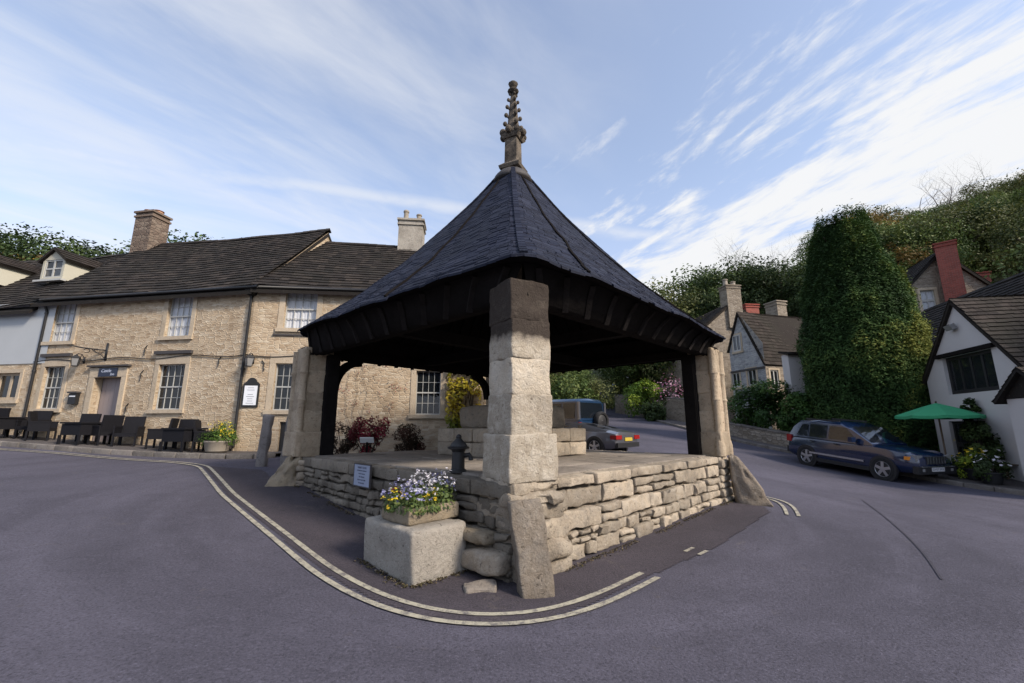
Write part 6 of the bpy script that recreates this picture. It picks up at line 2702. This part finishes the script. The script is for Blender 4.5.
# ------------------------------------------------------------------ vehicles
def car(name, label, loc, heading, paint, spec, cat="car"):
    """x forward from the rear bumper, y to the left, z up"""
    t = thing(name, label, cat, loc, heading)
    L, W = spec["L"], spec["W"]
    hw = W / 2
    body = MB()
    rows = []
    for (x, wf, zb, zs, zt) in spec["body"]:
        w = hw * wf
        r = [(x, 0, zb), (x, w * .86, zb), (x, w * .97, zb + .09), (x, w, (zb + zs) / 2), (x, w * .985, zs), (x, w * .93, zs + (zt - zs) * .75), (x, w * .72, zt), (x, 0, zt + .025)]
        rows.append([Vector(p) for p in r] + [Vector((p[0], -p[1], p[2])) for p in r[-2:0:-1]])
    idx = body.grid(rows, True)
    body.f.append(idx[0][::-1])
    body.f.append(idx[-1][:])
    bo = body.build("body", M[paint], t, True, angle=38)
    # cabin
    cab = MB()
    rows = []
    for (x, wf, z0, z1, tw) in spec["cabin"]:
        w0, w1 = hw * wf, hw * tw
        r = [(x, w0, z0), (x, w1 + (w0 - w1) * .12, z0 + (z1 - z0) * .88), (x, w1 * .86, z1), (x, 0, z1 + .03)]
        rows.append([Vector(p) for p in r] + [Vector((p[0], -p[1], p[2])) for p in r[-2::-1]])
    idx = cab.grid(rows)
    cab.f.append(idx[0][::-1])
    cab.f.append(idx[-1][:])
    cab.build("roof", M[spec.get("roof_paint", paint)], t, True, angle=40)

    def side_y(x, z):
        c = spec["cabin"]
        for a, b in zip(c, c[1:]):
            if a[0] <= x <= b[0]:
                k = (x - a[0]) / (b[0] - a[0])
                q = [a[i] + (b[i] - a[i]) * k for i in range(5)]
                f_ = min(1, max(0, (z - q[2]) / max(.01, (q[3] - q[2]) * .88)))
                w0, w1 = hw * q[1], hw * q[4]
                return w0 + ((w1 + (w0 - w1) * .12) - w0) * f_
        return hw * .8

    for s in (1, -1):
        for poly in spec["side_windows"]:
            g_m = MB()
            g_m.prism([(x, s * (side_y(x, z) + .012), z) for x, z in poly], (0, -s * .02, 0))
            g_m.build("side_window", M["car_glass"], t)
    for nm, q in (("windscreen", spec["windscreen"]), ("rear_window", spec["rear_window"])):
        g_m = MB()
        (xa, wa, za), (xb, wb_, zb_) = q
        pts = [(xa, hw * wa, za), (xb, hw * wb_, zb_), (xb, -hw * wb_, zb_), (xa, -hw * wa, za)]
        g_m.face(pts)
        g_m.build(nm, M["car_glass"], t)
    for xw in spec["wheels"]:
        for s in (1, -1):
            r, tw = spec["wr"], .23
            ax = (Vector((1, 0, 0)), Vector((0, 0, 1)), Vector((0, s, 0)))
            y0 = s * (hw - tw + .02)
            ar = MB()
            ar.lathe((xw, s * (hw - .10), r), [(r * 1.17, 0), (r * 1.17, .112)], 24, ax)
            ar.build("wheel_arch", M["black_plastic"], t, True, angle=40)
            m = MB()
            m.lathe((xw, y0, r), [(r * .62, .03), (r * .93, .0), (r, .04), (r, tw - .05), (r * .94, tw), (r * .70, tw - .005), (r * .68, tw - .04)], 28, ax, False)
            wh = m.build("wheel", M["tyre"], t, True, angle=40)
            m = MB()
            m.lathe((xw, y0, r), [(r * .69, tw - .02), (r * .66, tw), (r * .60, tw - .03), (r * .2, tw - .06)], 28, ax, False)
            for k in range(5):
                a = k * 2 * math.pi / 5 + .3
                e = Vector((math.cos(a), 0, math.sin(a)))
                m.bar(Vector((xw, y0 + s * (tw - .015), r)) + e * r * .1, Vector((xw, y0 + s * (tw - .018), r)) + e * r * .66, r * .24, .03, up=(0, 1, 0))
            m.lathe((xw, y0, r), [(r * .17, tw - .04), (r * .15, tw + .0), (.005, tw + .005)], 14, ax)
            m.build("rim", M["alloy"], wh, True, angle=30)
            m = MB()
            m.lathe((xw, y0, r), [(r * .63, tw - .10), (.01, tw - .10)], 20, ax, False)
            m.build("brake_disc", M["black_plastic"], wh)
    for nm, mt, boxes in spec["trim"]:
        for bx in boxes:
            m = MB()
            if len(bx) == 2: m.box(*bx)
            else: m.obox(*bx)
            m.build(nm, M[mt], t)
    return t


def mirrored(lo, hi):
    return [(lo, hi), ((lo[0], -hi[1], lo[2]), (hi[0], -lo[1], hi[2]))]


suv_spec = dict(L=4.4, W=1.81, wr=.345, wheels=(.88, 3.51),
    body=[(0.0, .84, .42, .62, .80), (.06, .93, .34, .70, .92), (.35, 1.0, .28, .80, 1.02), (1.3, 1.0, .25, .82, 1.03), (2.4, 1.0, .25, .82, 1.03), (3.05, 1.0, .26, .82, 1.04), (3.6, .99, .30, .82, 1.00),
          (4.1, .95, .34, .76, .94), (4.32, .86, .36, .68, .86), (4.4, .74, .40, .62, .76)],
    cabin=[(.02, .86, .96, 1.02, .84), (.22, .90, .98, 1.40, .78), (.45, .92, 1.0, 1.60, .76), (1.2, .93, 1.0, 1.66, .77), (2.1, .93, 1.0, 1.63, .77), (2.45, .92, 1.0, 1.50, .78), (3.15, .88, 1.0, 1.05, .86)],
    side_windows=[[(.42, 1.06), (.88, 1.06), (.88, 1.48), (.62, 1.48)], [(.95, 1.06), (1.62, 1.06), (1.62, 1.51), (.95, 1.51)], [(1.70, 1.06), (2.72, 1.06), (2.28, 1.48), (1.70, 1.51)]],
    windscreen=((3.10, .80, 1.10), (2.44, .70, 1.545)), rear_window=((.10, .74, 1.10), (.42, .68, 1.585)),
    trim=[("headlight", "lamp_glass", mirrored((4.18, .50, .70), (4.36, .74, .87))), ("indicator", "amber", mirrored((4.10, .74, .72), (4.22, .86, .82))),
          ("grille", "black_plastic", [((4.30, -.42, .62), (4.415, .42, .84))]), ("grille_bar", "chrome", [((4.40, y - .02, .64), (4.425, y + .02, .83)) for y in (-.36, -.24, -.12, 0, .12, .24, .36)]),
          ("bumper", "black_plastic", [((4.28, -.80, .34), (4.44, .80, .56)), ((-.05, -.80, .38), (.10, .80, .60))]),
          ("bumper_strip", "chrome", [((4.43, -.70, .545), (4.455, .70, .575))]),
          ("number_plate", "white_plate", [((4.43, -.26, .42), (4.458, .26, .53))]),
          ("door_strip", "chrome", mirrored((1.0, .905, .47), (2.95, .93, .53))), ("sill", "black_plastic", mirrored((1.28, .80, .22), (3.1, .915, .34))),
          ("door_handle", "black_plastic", mirrored((1.05, .90, .90), (1.22, .935, .93)) + mirrored((1.95, .90, .90), (2.12, .935, .93))),
          ("mirror", "suv_paint", mirrored((2.58, .90, 1.06), (2.72, 1.08, 1.22))), ("tail_light", "red_lamp", mirrored((-.01, .58, .80), (.20, .85, 1.05))),
          ("roof_rail", "black_plastic", mirrored((.7, .62, 1.655), (2.0, .66, 1.70))), ("fog_lamp", "lamp_glass", mirrored((4.36, .55, .42), (4.45, .65, .50)))])
head = math.atan2(-.965, .26)
# local +x forward; place by the front wheel on the near side
fw = Vector((math.cos(head), math.sin(head)))
lf = Vector((-math.sin(head), math.cos(head)))
near = lf if lf.x < 0 else -lf
fwp = Vector((12.3, 14.95))
orig = fwp - near * .86 - fw * 3.51
z0, z1 = H(*(fwp)), H(*(fwp - fw * 2.63))
suv = car("parked_suv", "dark blue black estate car parked facing the camera at the right kerb", (orig.x, orig.y, H(orig.x, orig.y)), head, "suv_paint", suv_spec)
slope = math.atan2(z0 - z1, 2.63)
suv.rotation_euler = (0, -slope, head)
suv.scale = (1.04, 1.04, 1.07)
suv.location.z = z1 - .88 * math.sin(slope) + .0
text("DV07 JWX", .105, M["ink"], suv, Vector((4.4605, 0, .475)), Vector((0, 1, 0)), Vector((1, 0, 0)))

jeep_spec = dict(L=4.2, W=1.80, wr=.39, wheels=(.75, 3.3),
    body=[(0, .95, .50, .80, 1.08), (.05, .99, .45, .85, 1.10), (.4, 1, .40, .9, 1.12), (2.6, 1, .40, .9, 1.12), (2.9, 1, .42, .9, 1.12), (3.9, .97, .48, .88, 1.06), (4.15, .92, .5, .8, .98), (4.2, .88, .52, .76, .92)],
    cabin=[(.0, .95, 1.05, 1.12, .93), (.06, .95, 1.06, 1.84, .86), (.16, .95, 1.06, 1.92, .86), (1.5, .95, 1.06, 1.95, .86), (2.35, .95, 1.06, 1.92, .86), (2.5, .95, 1.06, 1.84, .86), (3.0, .93, 1.06, 1.12, .90)],
    side_windows=[[(.2, 1.15), (.85, 1.15), (.85, 1.76), (.2, 1.76)], [(.95, 1.15), (1.62, 1.15), (1.62, 1.76), (.95, 1.76)], [(1.72, 1.15), (2.7, 1.15), (2.42, 1.76), (1.72, 1.76)]],
    windscreen=((2.96, .84, 1.18), (2.52, .80, 1.80)), rear_window=((-.012, .80, 1.16), (.045, .76, 1.78)),
    trim=[("bumper", "black_plastic", [((-.12, -.85, .42), (.03, .85, .60)), ((4.15, -.85, .45), (4.32, .85, .62))]), ("tail_light", "red_lamp", mirrored((-.03, .70, .72), (.06, .84, 1.0))),
          ("number_plate", "yellow_plate", [((-.14, .32, .62), (-.03, .80, .73))]), ("door_handle", "black_plastic", mirrored((1.05, .89, 1.0), (1.2, .93, 1.04))),
          ("mirror", "black_plastic", mirrored((2.62, .90, 1.15), (2.74, 1.08, 1.34))), ("headlight", "lamp_glass", mirrored((4.14, .50, .72), (4.24, .78, .92))),
          ("window_pillar", "silver_paint", mirrored((-.02, .76, 1.10), (.04, .86, 1.80)))])
hd = math.atan2(.76, -.65)
fw = Vector((math.cos(hd), math.sin(hd)))
jp = at(593, 430, 17.6)
jeep = car("off_roader", "dark blue boxy off roader with a spare wheel on its back door", (jp.x, jp.y, H(jp.x, jp.y)), hd, "jeep_paint", jeep_spec)
m = MB()
axx = (Vector((0, 1, 0)), Vector((0, 0, 1)), Vector((-1, 0, 0)))
m.lathe((-.03, -.38, 1.05), [(.26, .02), (.36, .0), (.385, .05), (.385, .17), (.35, .22), (.28, .20), (.26, .14)], 28, axx, False)
sw = m.build("spare_wheel", M["tyre"], jeep, True, angle=40)
m = MB()
m.lathe((-.03, -.38, 1.05), [(.27, .15), (.2, .19), (.06, .17), (.01, .20)], 24, axx, False)
m.build("wheel_cover", M["black_plastic"], sw, True)

sil_spec = dict(roof_paint="black_plastic", L=4.2, W=1.78, wr=.32, wheels=(.85, 3.35),
    body=[(0, .80, .42, .55, .70), (.06, .90, .30, .60, .80), (.4, .98, .22, .66, .88), (1.2, 1, .2, .68, .90), (2.8, 1, .2, .66, .88), (3.6, .97, .22, .60, .78), (4.1, .88, .26, .5, .64), (4.2, .75, .30, .46, .55)],
    cabin=[(.45, .86, .84, .88, .82), (.9, .88, .86, 1.0, .72), (1.5, .9, .86, 1.13, .66), (1.9, .9, .86, 1.16, .66), (2.3, .9, .86, 1.12, .68), (3.0, .86, .84, .88, .82)],
    side_windows=[[(1.5, .92), (2.6, .92), (2.3, 1.07), (1.5, 1.07)]],
    windscreen=((2.95, .78, .91), (2.30, .62, 1.145)), rear_window=((.66, .66, .96), (1.42, .58, 1.14)),
    trim=[("tail_light", "red_lamp", mirrored((-.02, .46, .58), (.22, .865, .72))), ("number_plate", "yellow_plate", [((-.035, -.26, .52), (.01, .26, .64))]), ("bumper", "black_plastic", [((-.03, -.78, .30), (.10, .78, .46))]),
          ("headlight", "lamp_glass", mirrored((3.95, .5, .5), (4.15, .75, .62))), ("mirror", "silver_paint", mirrored((2.45, .88, .88), (2.58, 1.04, 1.0)))])
hd2 = math.atan2(.68, -.73)
sp_ = at(628, 440, 15.9)
sil = car("sports_car", "low silver sports car with a red tail light parked in front of the off roader", (sp_.x, sp_.y, H(sp_.x, sp_.y)), hd2, "silver_paint", sil_spec)
fc_ = at(610, 411, 40)
farcar = car("parked_car", "small light blue car far up the street", (fc_.x + 4.6, 56, H(fc_.x + 4.6, 56)), math.atan2(-.9, .3), "blue_paint", suv_spec)

# ------------------------------------------------------------------ parasol, plants, bench by the white cottage
ux, uy = 15.1, 15.45
uz = H(ux, uy) + .11
um = thing("parasol", "open green parasol on a dark pole in front of the white cottage", "parasol", (ux, uy, uz))
zt_ = at(931, 403, uy).z - uz
zb_ = at(931, 415.5, uy).z - uz
m = MB()
n = 8
rr = 1.18
ring = [Vector((rr * math.cos(k * 2 * math.pi / n + .2), rr * math.sin(k * 2 * math.pi / n + .2), zb_)) for k in range(n)]
rows = []
for f_ in (0.02, .35, .7, 1.0):
    row = []
    for k in range(n):
        for q in range(4):
            p = ring[k].lerp(ring[(k + 1) % n], q / 4)
            sag_ = -.03 * math.sin(math.pi * q / 4) * f_
            row.append(Vector((p.x * f_ * (1 - .02 * math.sin(math.pi * q / 4)), p.y * f_ * (1 - .02 * math.sin(math.pi * q / 4)), zt_ + (zb_ - zt_) * f_ ** 1.1 + sag_)))
    rows.append(row)
rows.append([p + Vector((0, 0, -.10)) for p in rows[-1]])
m.grid(rows, True)
m.build("canopy", M["green_cloth"], um, False)
m = MB()
m.tube([(0, 0, 0), (0, 0, zt_ + .06)], .028, 10)
m.build("pole", M["pole_wood"], um, True)
for k in range(n):
    m = MB()
    m.bar((0, 0, zt_ - .03), ring[k] * .97 + Vector((0, 0, -.01 + zb_ * .03)), .018, .018)
    m.build("rib", M["pole_wood"], um)
m = MB()
m.lathe((0, 0, 0), [(.26, 0), (.26, .06), (.08, .10), (.05, .25)], 18)
m.build("base", M["black_iron"], um, True)

bx_ = Vector((15.9, 14.55, 0))
bz = H(bx_.x, bx_.y) + .11
bn = thing("garden_bench", "dark wooden bench under the parasol", "bench", (bx_.x, bx_.y, bz), math.atan2(ey, ex))
m = MB()
for k in range(4): m.box((-.6, -.2 + k * .11, .42), (.6, -.11 + k * .11, .45))
m.build("seat", M["pole_wood"], bn)
m = MB()
for z in (.6, .74): m.box((-.6, -.22, z), (.6, -.19, z + .10))
for x in (-.56, .56): m.box((x - .03, -.24, .45), (x + .03, -.19, .88))
m.build("backrest", M["pole_wood"], bn)
for x in (-.55, .55):
    for y in (-.2, .2):
        m = MB()
        m.box((x - .03, y - .03, 0), (x + .03, y + .03, .42))
        m.build("leg", M["pole_wood"], bn)


def pot_plant(label, x, y, r, hp, size, leaf, seed, n=900, ls=.09, petals=None):
    z = H(x, y) + .11
    t = shrub("potted_plant", label, "potted plant", (x, y, z), (size[0], size[1], hp + size[2]), leaf, ls, n, seed, 12, "potted plants at the white cottage")
    m = MB()
    m.lathe((0, 0, 0), [(r * .7, 0), (r * .95, hp * .9), (r * 1.05, hp * .92), (r * 1.05, hp), (r * .9, hp), (r * .85, hp * .85)], 18)
    m.build("pot", M["black_plastic"], t, True, angle=40)
    if petals:
        g2 = np.random.default_rng(seed + 3)
        q = g2.normal(size=(60, 3)) * np.array([size[0] * .5, size[1] * .5, size[2] * .28]) + np.array([0, 0, hp + size[2] * .55])
        leaf_object("petals", q, .10, petals, t, None, .4, (0, 0, 0), .6, .9, seed + 4)
    return t


def on_ray(px, py, Y):
    p = at(px, py, Y)
    return p.x, p.y


x, y = on_ray(974, 470, 14.3)
pot_plant("potted plant with bright lime yellow leaves below the climbing shrub", x, y, .28, .35, (.42, .4, .62), M["leaf_lime"], 90, 900, .10, M["petal_yellow"])
x, y = on_ray(992, 478, 13.7)
pot_plant("dark leafy potted plant with a few pale flowers at the porch", x, y, .30, .35, (.45, .42, .6), M["leaf_dark"], 91, 1000, .10, M["petal_white"])
x, y = on_ray(955, 472, 14.9)
pot_plant("low dark potted shrub behind the front bumper of the estate car", x, y, .28, .32, (.40, .38, .45), M["leaf_dark"], 92, 800, .09)
# tall climbing shrub between window and porch
x, y = on_ray(987, 470, 14.6)
zz = H(x, y) + .11
hgt = at(987, 385, 14.6).z - zz
shrub("climbing_shrub", "tall dark climbing shrub standing beside the porch of the white cottage", "shrub", (x, y, zz), (.62, .5, hgt * .72), M["leaf_dark"], .11, 3000, 95, 26)
x, y = on_ray(1000, 400, 14.4)
shrub("palm_shrub", "tufted green topped shrub below the wide window of the white cottage", "shrub", (on_ray(984, 470, 15.0)[0], 15.0, zz), (.38, .38, hgt * 1.05), M["leaf_dark"], .12, 1500, 96, 14)

# ------------------------------------------------------------------ shrubs and trees round the end of the street
for (px, pyb, pyt, Y, w, leaf, lab, sd) in ((646, 420, 377, 36, 1.9, "leaf_lime", "rounded light green shrub on the wall at the bend of the street", 101),
                                            (655, 428, 403, 33.5, 1.1, "leaf_dark", "small clipped dark bush in front of the wall at the bend", 102),
                                            (630, 412, 384, 44, 1.6, "leaf_mid", "mid green bush behind the far blue car", 103),
                                            (600, 415, 380, 40, 2.0, "leaf_olive", "olive coloured bush on the left verge of the street", 104),
                                            (570, 425, 372, 30, 2.2, "leaf_mid", "green bush behind the off roader", 105)):
    p = at(px, pyb, Y)
    z = H(p.x, Y)
    top = at(px, pyt, Y).z
    shrub("round_shrub", lab, "shrub", (p.x, Y, z), (w, w * .9, max(.8, top - z)), M[leaf], .22, 3200, sd, 26)
p = at(674, 412, 34.5)
fl = shrub("flowering_shrub", "shrub with pink flowers hanging over the far wall", "shrub", (p.x, 34.5, H(p.x, 34.5) + .2), (1.2, .8, 2.9), M["leaf_dark"], .16, 1800, 110, 18)
g2 = np.random.default_rng(8)
q = g2.normal(size=(260, 3)) * np.array([.75, .5, .45]) + np.array([0, -.35, 2.2])
leaf_object("petals", q, .16, M["petal_pink"], fl, None, .3, (0, 0, 1), .5, .9, 111)

SKY_R = [(540, 330), (600, 312), (640, 292), (655, 281), (668, 273), (690, 265), (706, 270), (716, 270), (724, 266), (740, 256), (752, 262), (775, 258), (800, 252), (830, 240), (868, 221), (900, 216), (915, 221), (935, 213), (955, 206), (975, 195), (1000, 187),
         (1030, 176), (1100, 162), (1300, 140)]
SKY_L = [(-300, 225), (-60, 226), (0, 227), (35, 225), (60, 232), (92, 246), (105, 254), (130, 256), (165, 255), (182, 238), (205, 236), (225, 246), (300, 250), (420, 262), (520, 320)]


def sky_at(px, tab):
    if px <= tab[0][0]: return tab[0][1]
    for (a, b), (c, d) in zip(tab, tab[1:]):
        if a <= px <= c: return b + (d - b) * (px - a) / (c - a)
    return tab[-1][1]


protos = {}
kinds = {
    "mid": ("broadleaf_tree", "mid green broadleaf tree in the wood on the hillside", "leaf_mid", dict(hw=.40, clumps=60, n=17000, lsize=.205)),
    "dark": ("broadleaf_tree", "dark green broadleaf tree in the wood on the hillside", "leaf_dark", dict(hw=.36, clumps=60, n=17000, lsize=.205)),
    "olive": ("broadleaf_tree", "olive brown tree in the wood on the hillside", "leaf_olive", dict(hw=.40, clumps=50, n=13000, lsize=.195)),
    "autumn": ("autumn_tree", "tree turning orange and yellow in the wood on the hillside", "leaf_autumn", dict(hw=.34, clumps=40, n=9000, lsize=.18)),
    "tall": ("pointed_tree", "slim pointed dark tree in the wood on the hillside", "leaf_dark", dict(hw=.20, clumps=50, n=13000, lsize=.19, shape="tall", base=.12)),
    "bare": ("bare_tree", "leafless tree standing out against the sky on the hillside", None, {}),
}


def put_tree(kind, variant, x, y, h, label=None, group="trees in the wood on the hillside"):
    nm, lab, leaf, kw = kinds[kind]
    key = (kind, variant)
    first = key not in protos
    if first:
        sd = hash((len(kind) * 7 + ord(kind[0]), variant)) % 1000 + 300
        if leaf: protos[key] = tree(nm, lab, "tree", (0, 0, 0), 10.0, M[leaf], sd, group=group, **kw)
        else: protos[key] = bare_tree(nm, lab, "tree", (0, 0, 0), 10.0, sd, group)
        o = protos[key]
    else:
        o = copy_tree(protos[key])
    o.location = (x, y, H(x, y) - .1)
    s = h / 10.0
    o.scale = (s * rng.uniform(.9, 1.15), s * rng.uniform(.9, 1.15), s)
    o.rotation_euler = (0, 0, rng.uniform(0, 6.28))
    o["label"] = label or lab
    if group: o["group"] = group
    elif "group" in o: del o["group"]
    return o


def fit_h(x, y, tab, lo, hi, over=0):
    z = H(x, y)
    best = lo
    h = lo
    while h < hi:
        px, py = project((x, y, z + h))
        if py < sky_at(px, tab) - over: break
        best = h
        h += .4
    return best


BUILD = [(20, 12, 10.5), (27.5, 31.5, 5.5), (19.5, 27.5, 5.2), (15.5, 37.5, 4.5), (15.9, 19.6, 4.2)]
count = 0
spots = []
for row, Y in enumerate((30, 34, 38, 42, 47, 52, 58, 64, 72, 80)):
    X = -6 if Y > 56 else (6 if Y > 50 else 14.5)
    step = 3.4 + Y * .035
    while X < 1.28 * Y + 6:
        x, y = X + rng.uniform(-1, 1), Y + rng.uniform(-1.6, 1.6)
        X += step * rng.uniform(.85, 1.15)
        if any(math.hypot(x - a, y - b) < c for a, b, c in BUILD): continue
        if in_poly(x, y, STREET): continue
        px, py = project((x, y, H(x, y) + 4))
        if px < 530 or px > 1120: continue
        if 885 < px < 1070 and y < 33: continue
        if 690 < px < 805 and y < 43: continue
        spots.append((x, y, px))
for (x, y, px) in spots:
    h = fit_h(x, y, SKY_R, 3.0, 13.5 if y > 40 else 11, rng.choice((0, 2, 8, 16)))
    if h < 3.6: continue
    if 560 < px < 830 and rng.random() < .42: continue
    if 560 < px < 830: h *= rng.uniform(.72, 1.0)
    r = rng.random()
    if px > 860:
        k = "olive" if r < .44 else "mid" if r < .62 else "dark" if r < .76 else "autumn" if r < .86 else "bare"
    else:
        k = "mid" if r < .42 else "dark" if r < .62 else "olive" if r < .80 else "tall" if r < .88 else "bare"
    put_tree(k, rng.randint(0, 2), x, y, h)
    count += 1
# steep bank behind the white cottage
for (x, y) in ((27, 17), (30, 20), (31, 25), (34, 15), (36, 21), (38, 27), (33, 30), (41, 19), (43, 25), (29, 23), (34, 34), (39, 33), (28, 36), (46, 31), (50, 37), (45, 38)):
    h = fit_h(x, y, SKY_R, 2.5, 10)
    qx = project((x, y, H(x, y) + 4))[0]
    if h > 3 and (qx > 1075 or y > 33): put_tree(("olive", "mid", "dark")[rng.randint(0, 2)], rng.randint(0, 2), x, y, h)
# individual trees one can tell apart
for (px, pyt, Y, kind, v, lab) in ((690, 262, 46, "mid", 0, "broad leafy tree rising left of the tall pale chimney"),
                                   (668, 277, 43, "olive", 1, "lower olive tree beside the cross roof above the street"),
                                   (737, 254, 44, "dark", 1, "open crowned dark tree just right of the tall pale chimney"),
                                   (764, 262, 42, "tall", 0, "slim conifer between the chimneys of the stone cottages"),
                                   (793, 252, 40, "dark", 0, "dense dark tree against the left side of the big yew"),
                                   (762, 233, 60, "bare", 0, "leafless tall tree above the stone cottages, left of the yew"),
                                   (785, 232, 62, "bare", 1, "second leafless tree close to the yew tip on the skyline"),
                                   (880, 206, 52, "autumn", 0, "orange brown tree peeping out right of the yew top"),
                                   (912, 240, 34, "autumn", 1, "small yellowing tree left of the red brick chimney"),
                                   (953, 182, 56, "bare", 2, "bare twiggy tree on the ridge above the red chimney"),
                                   (985, 166, 54, "bare", 0, "bare tree on the ridge near the right edge of the picture"),
                                   (1010, 160, 50, "bare", 1, "rightmost bare tree on the ridge")):
    p = at(px, 400, Y)
    x = (px - 512) / F * (Y * CP + 4 * SP)
    z = H(x, Y)
    top = at(px, pyt, Y).z
    put_tree(kind, v, x, Y, max(3, top - z), lab, None)

# left: trees behind the pub
left = [(-30, 222, 33, "mid", 0, "autumn green tree at the extreme left behind the rendered cottage"), (2, 240, 31, "autumn", 2, "yellow leaved tree showing above the far left dormer"),
        (32, 224, 34, "dark", 0, "dark wide tree behind the left dormers"), (66, 231, 33, "dark", 2, "dark tree above the dormer, right of the wide one"),
        (88, 241, 36, "dark", 1, "lower dark tree sloping down behind the pub ridge"), (190, 235, 40, "mid", 1, "tree top just showing above the pub ridge"),
        (112, 250, 38, "tall", 1, "tiny pointed tree top on the pub ridge left of the chimney")]
for (px, pyt, Y, kind, v, lab) in left:
    x = (px - 512) / F * (Y * CP + 6 * SP)
    z = H(x, Y)
    top = at(px, pyt, Y).z
    put_tree(kind, v, x, Y, max(3, top - z), lab, None)
for (x, y) in ((-46, 30), (-52, 36), (-40, 38), (-58, 28)):
    h = fit_h(x, y, SKY_L, 3, 11)
    put_tree("dark", rng.randint(0, 2), x, y, h, "dark broadleaf tree on the slope behind the pub", "trees on the slope behind the pub")
# behind the cross, left verge of the street
for (x, y) in ((-1, 27), (2.5, 32), (-4, 30), (4, 38), (-1, 37), (6, 46), (2, 44), (-6, 36)):
    h = fit_h(x, y, [(300, 345), (700, 345)], 3, 7)
    put_tree(("mid", "dark", "olive")[rng.randint(0, 2)], rng.randint(0, 2), x, y, h, "leafy tree on the verge behind the market cross", "trees on the verge behind the cross")
print("trees", len([o for o in bpy.data.objects if o.get("category") == "tree"]))
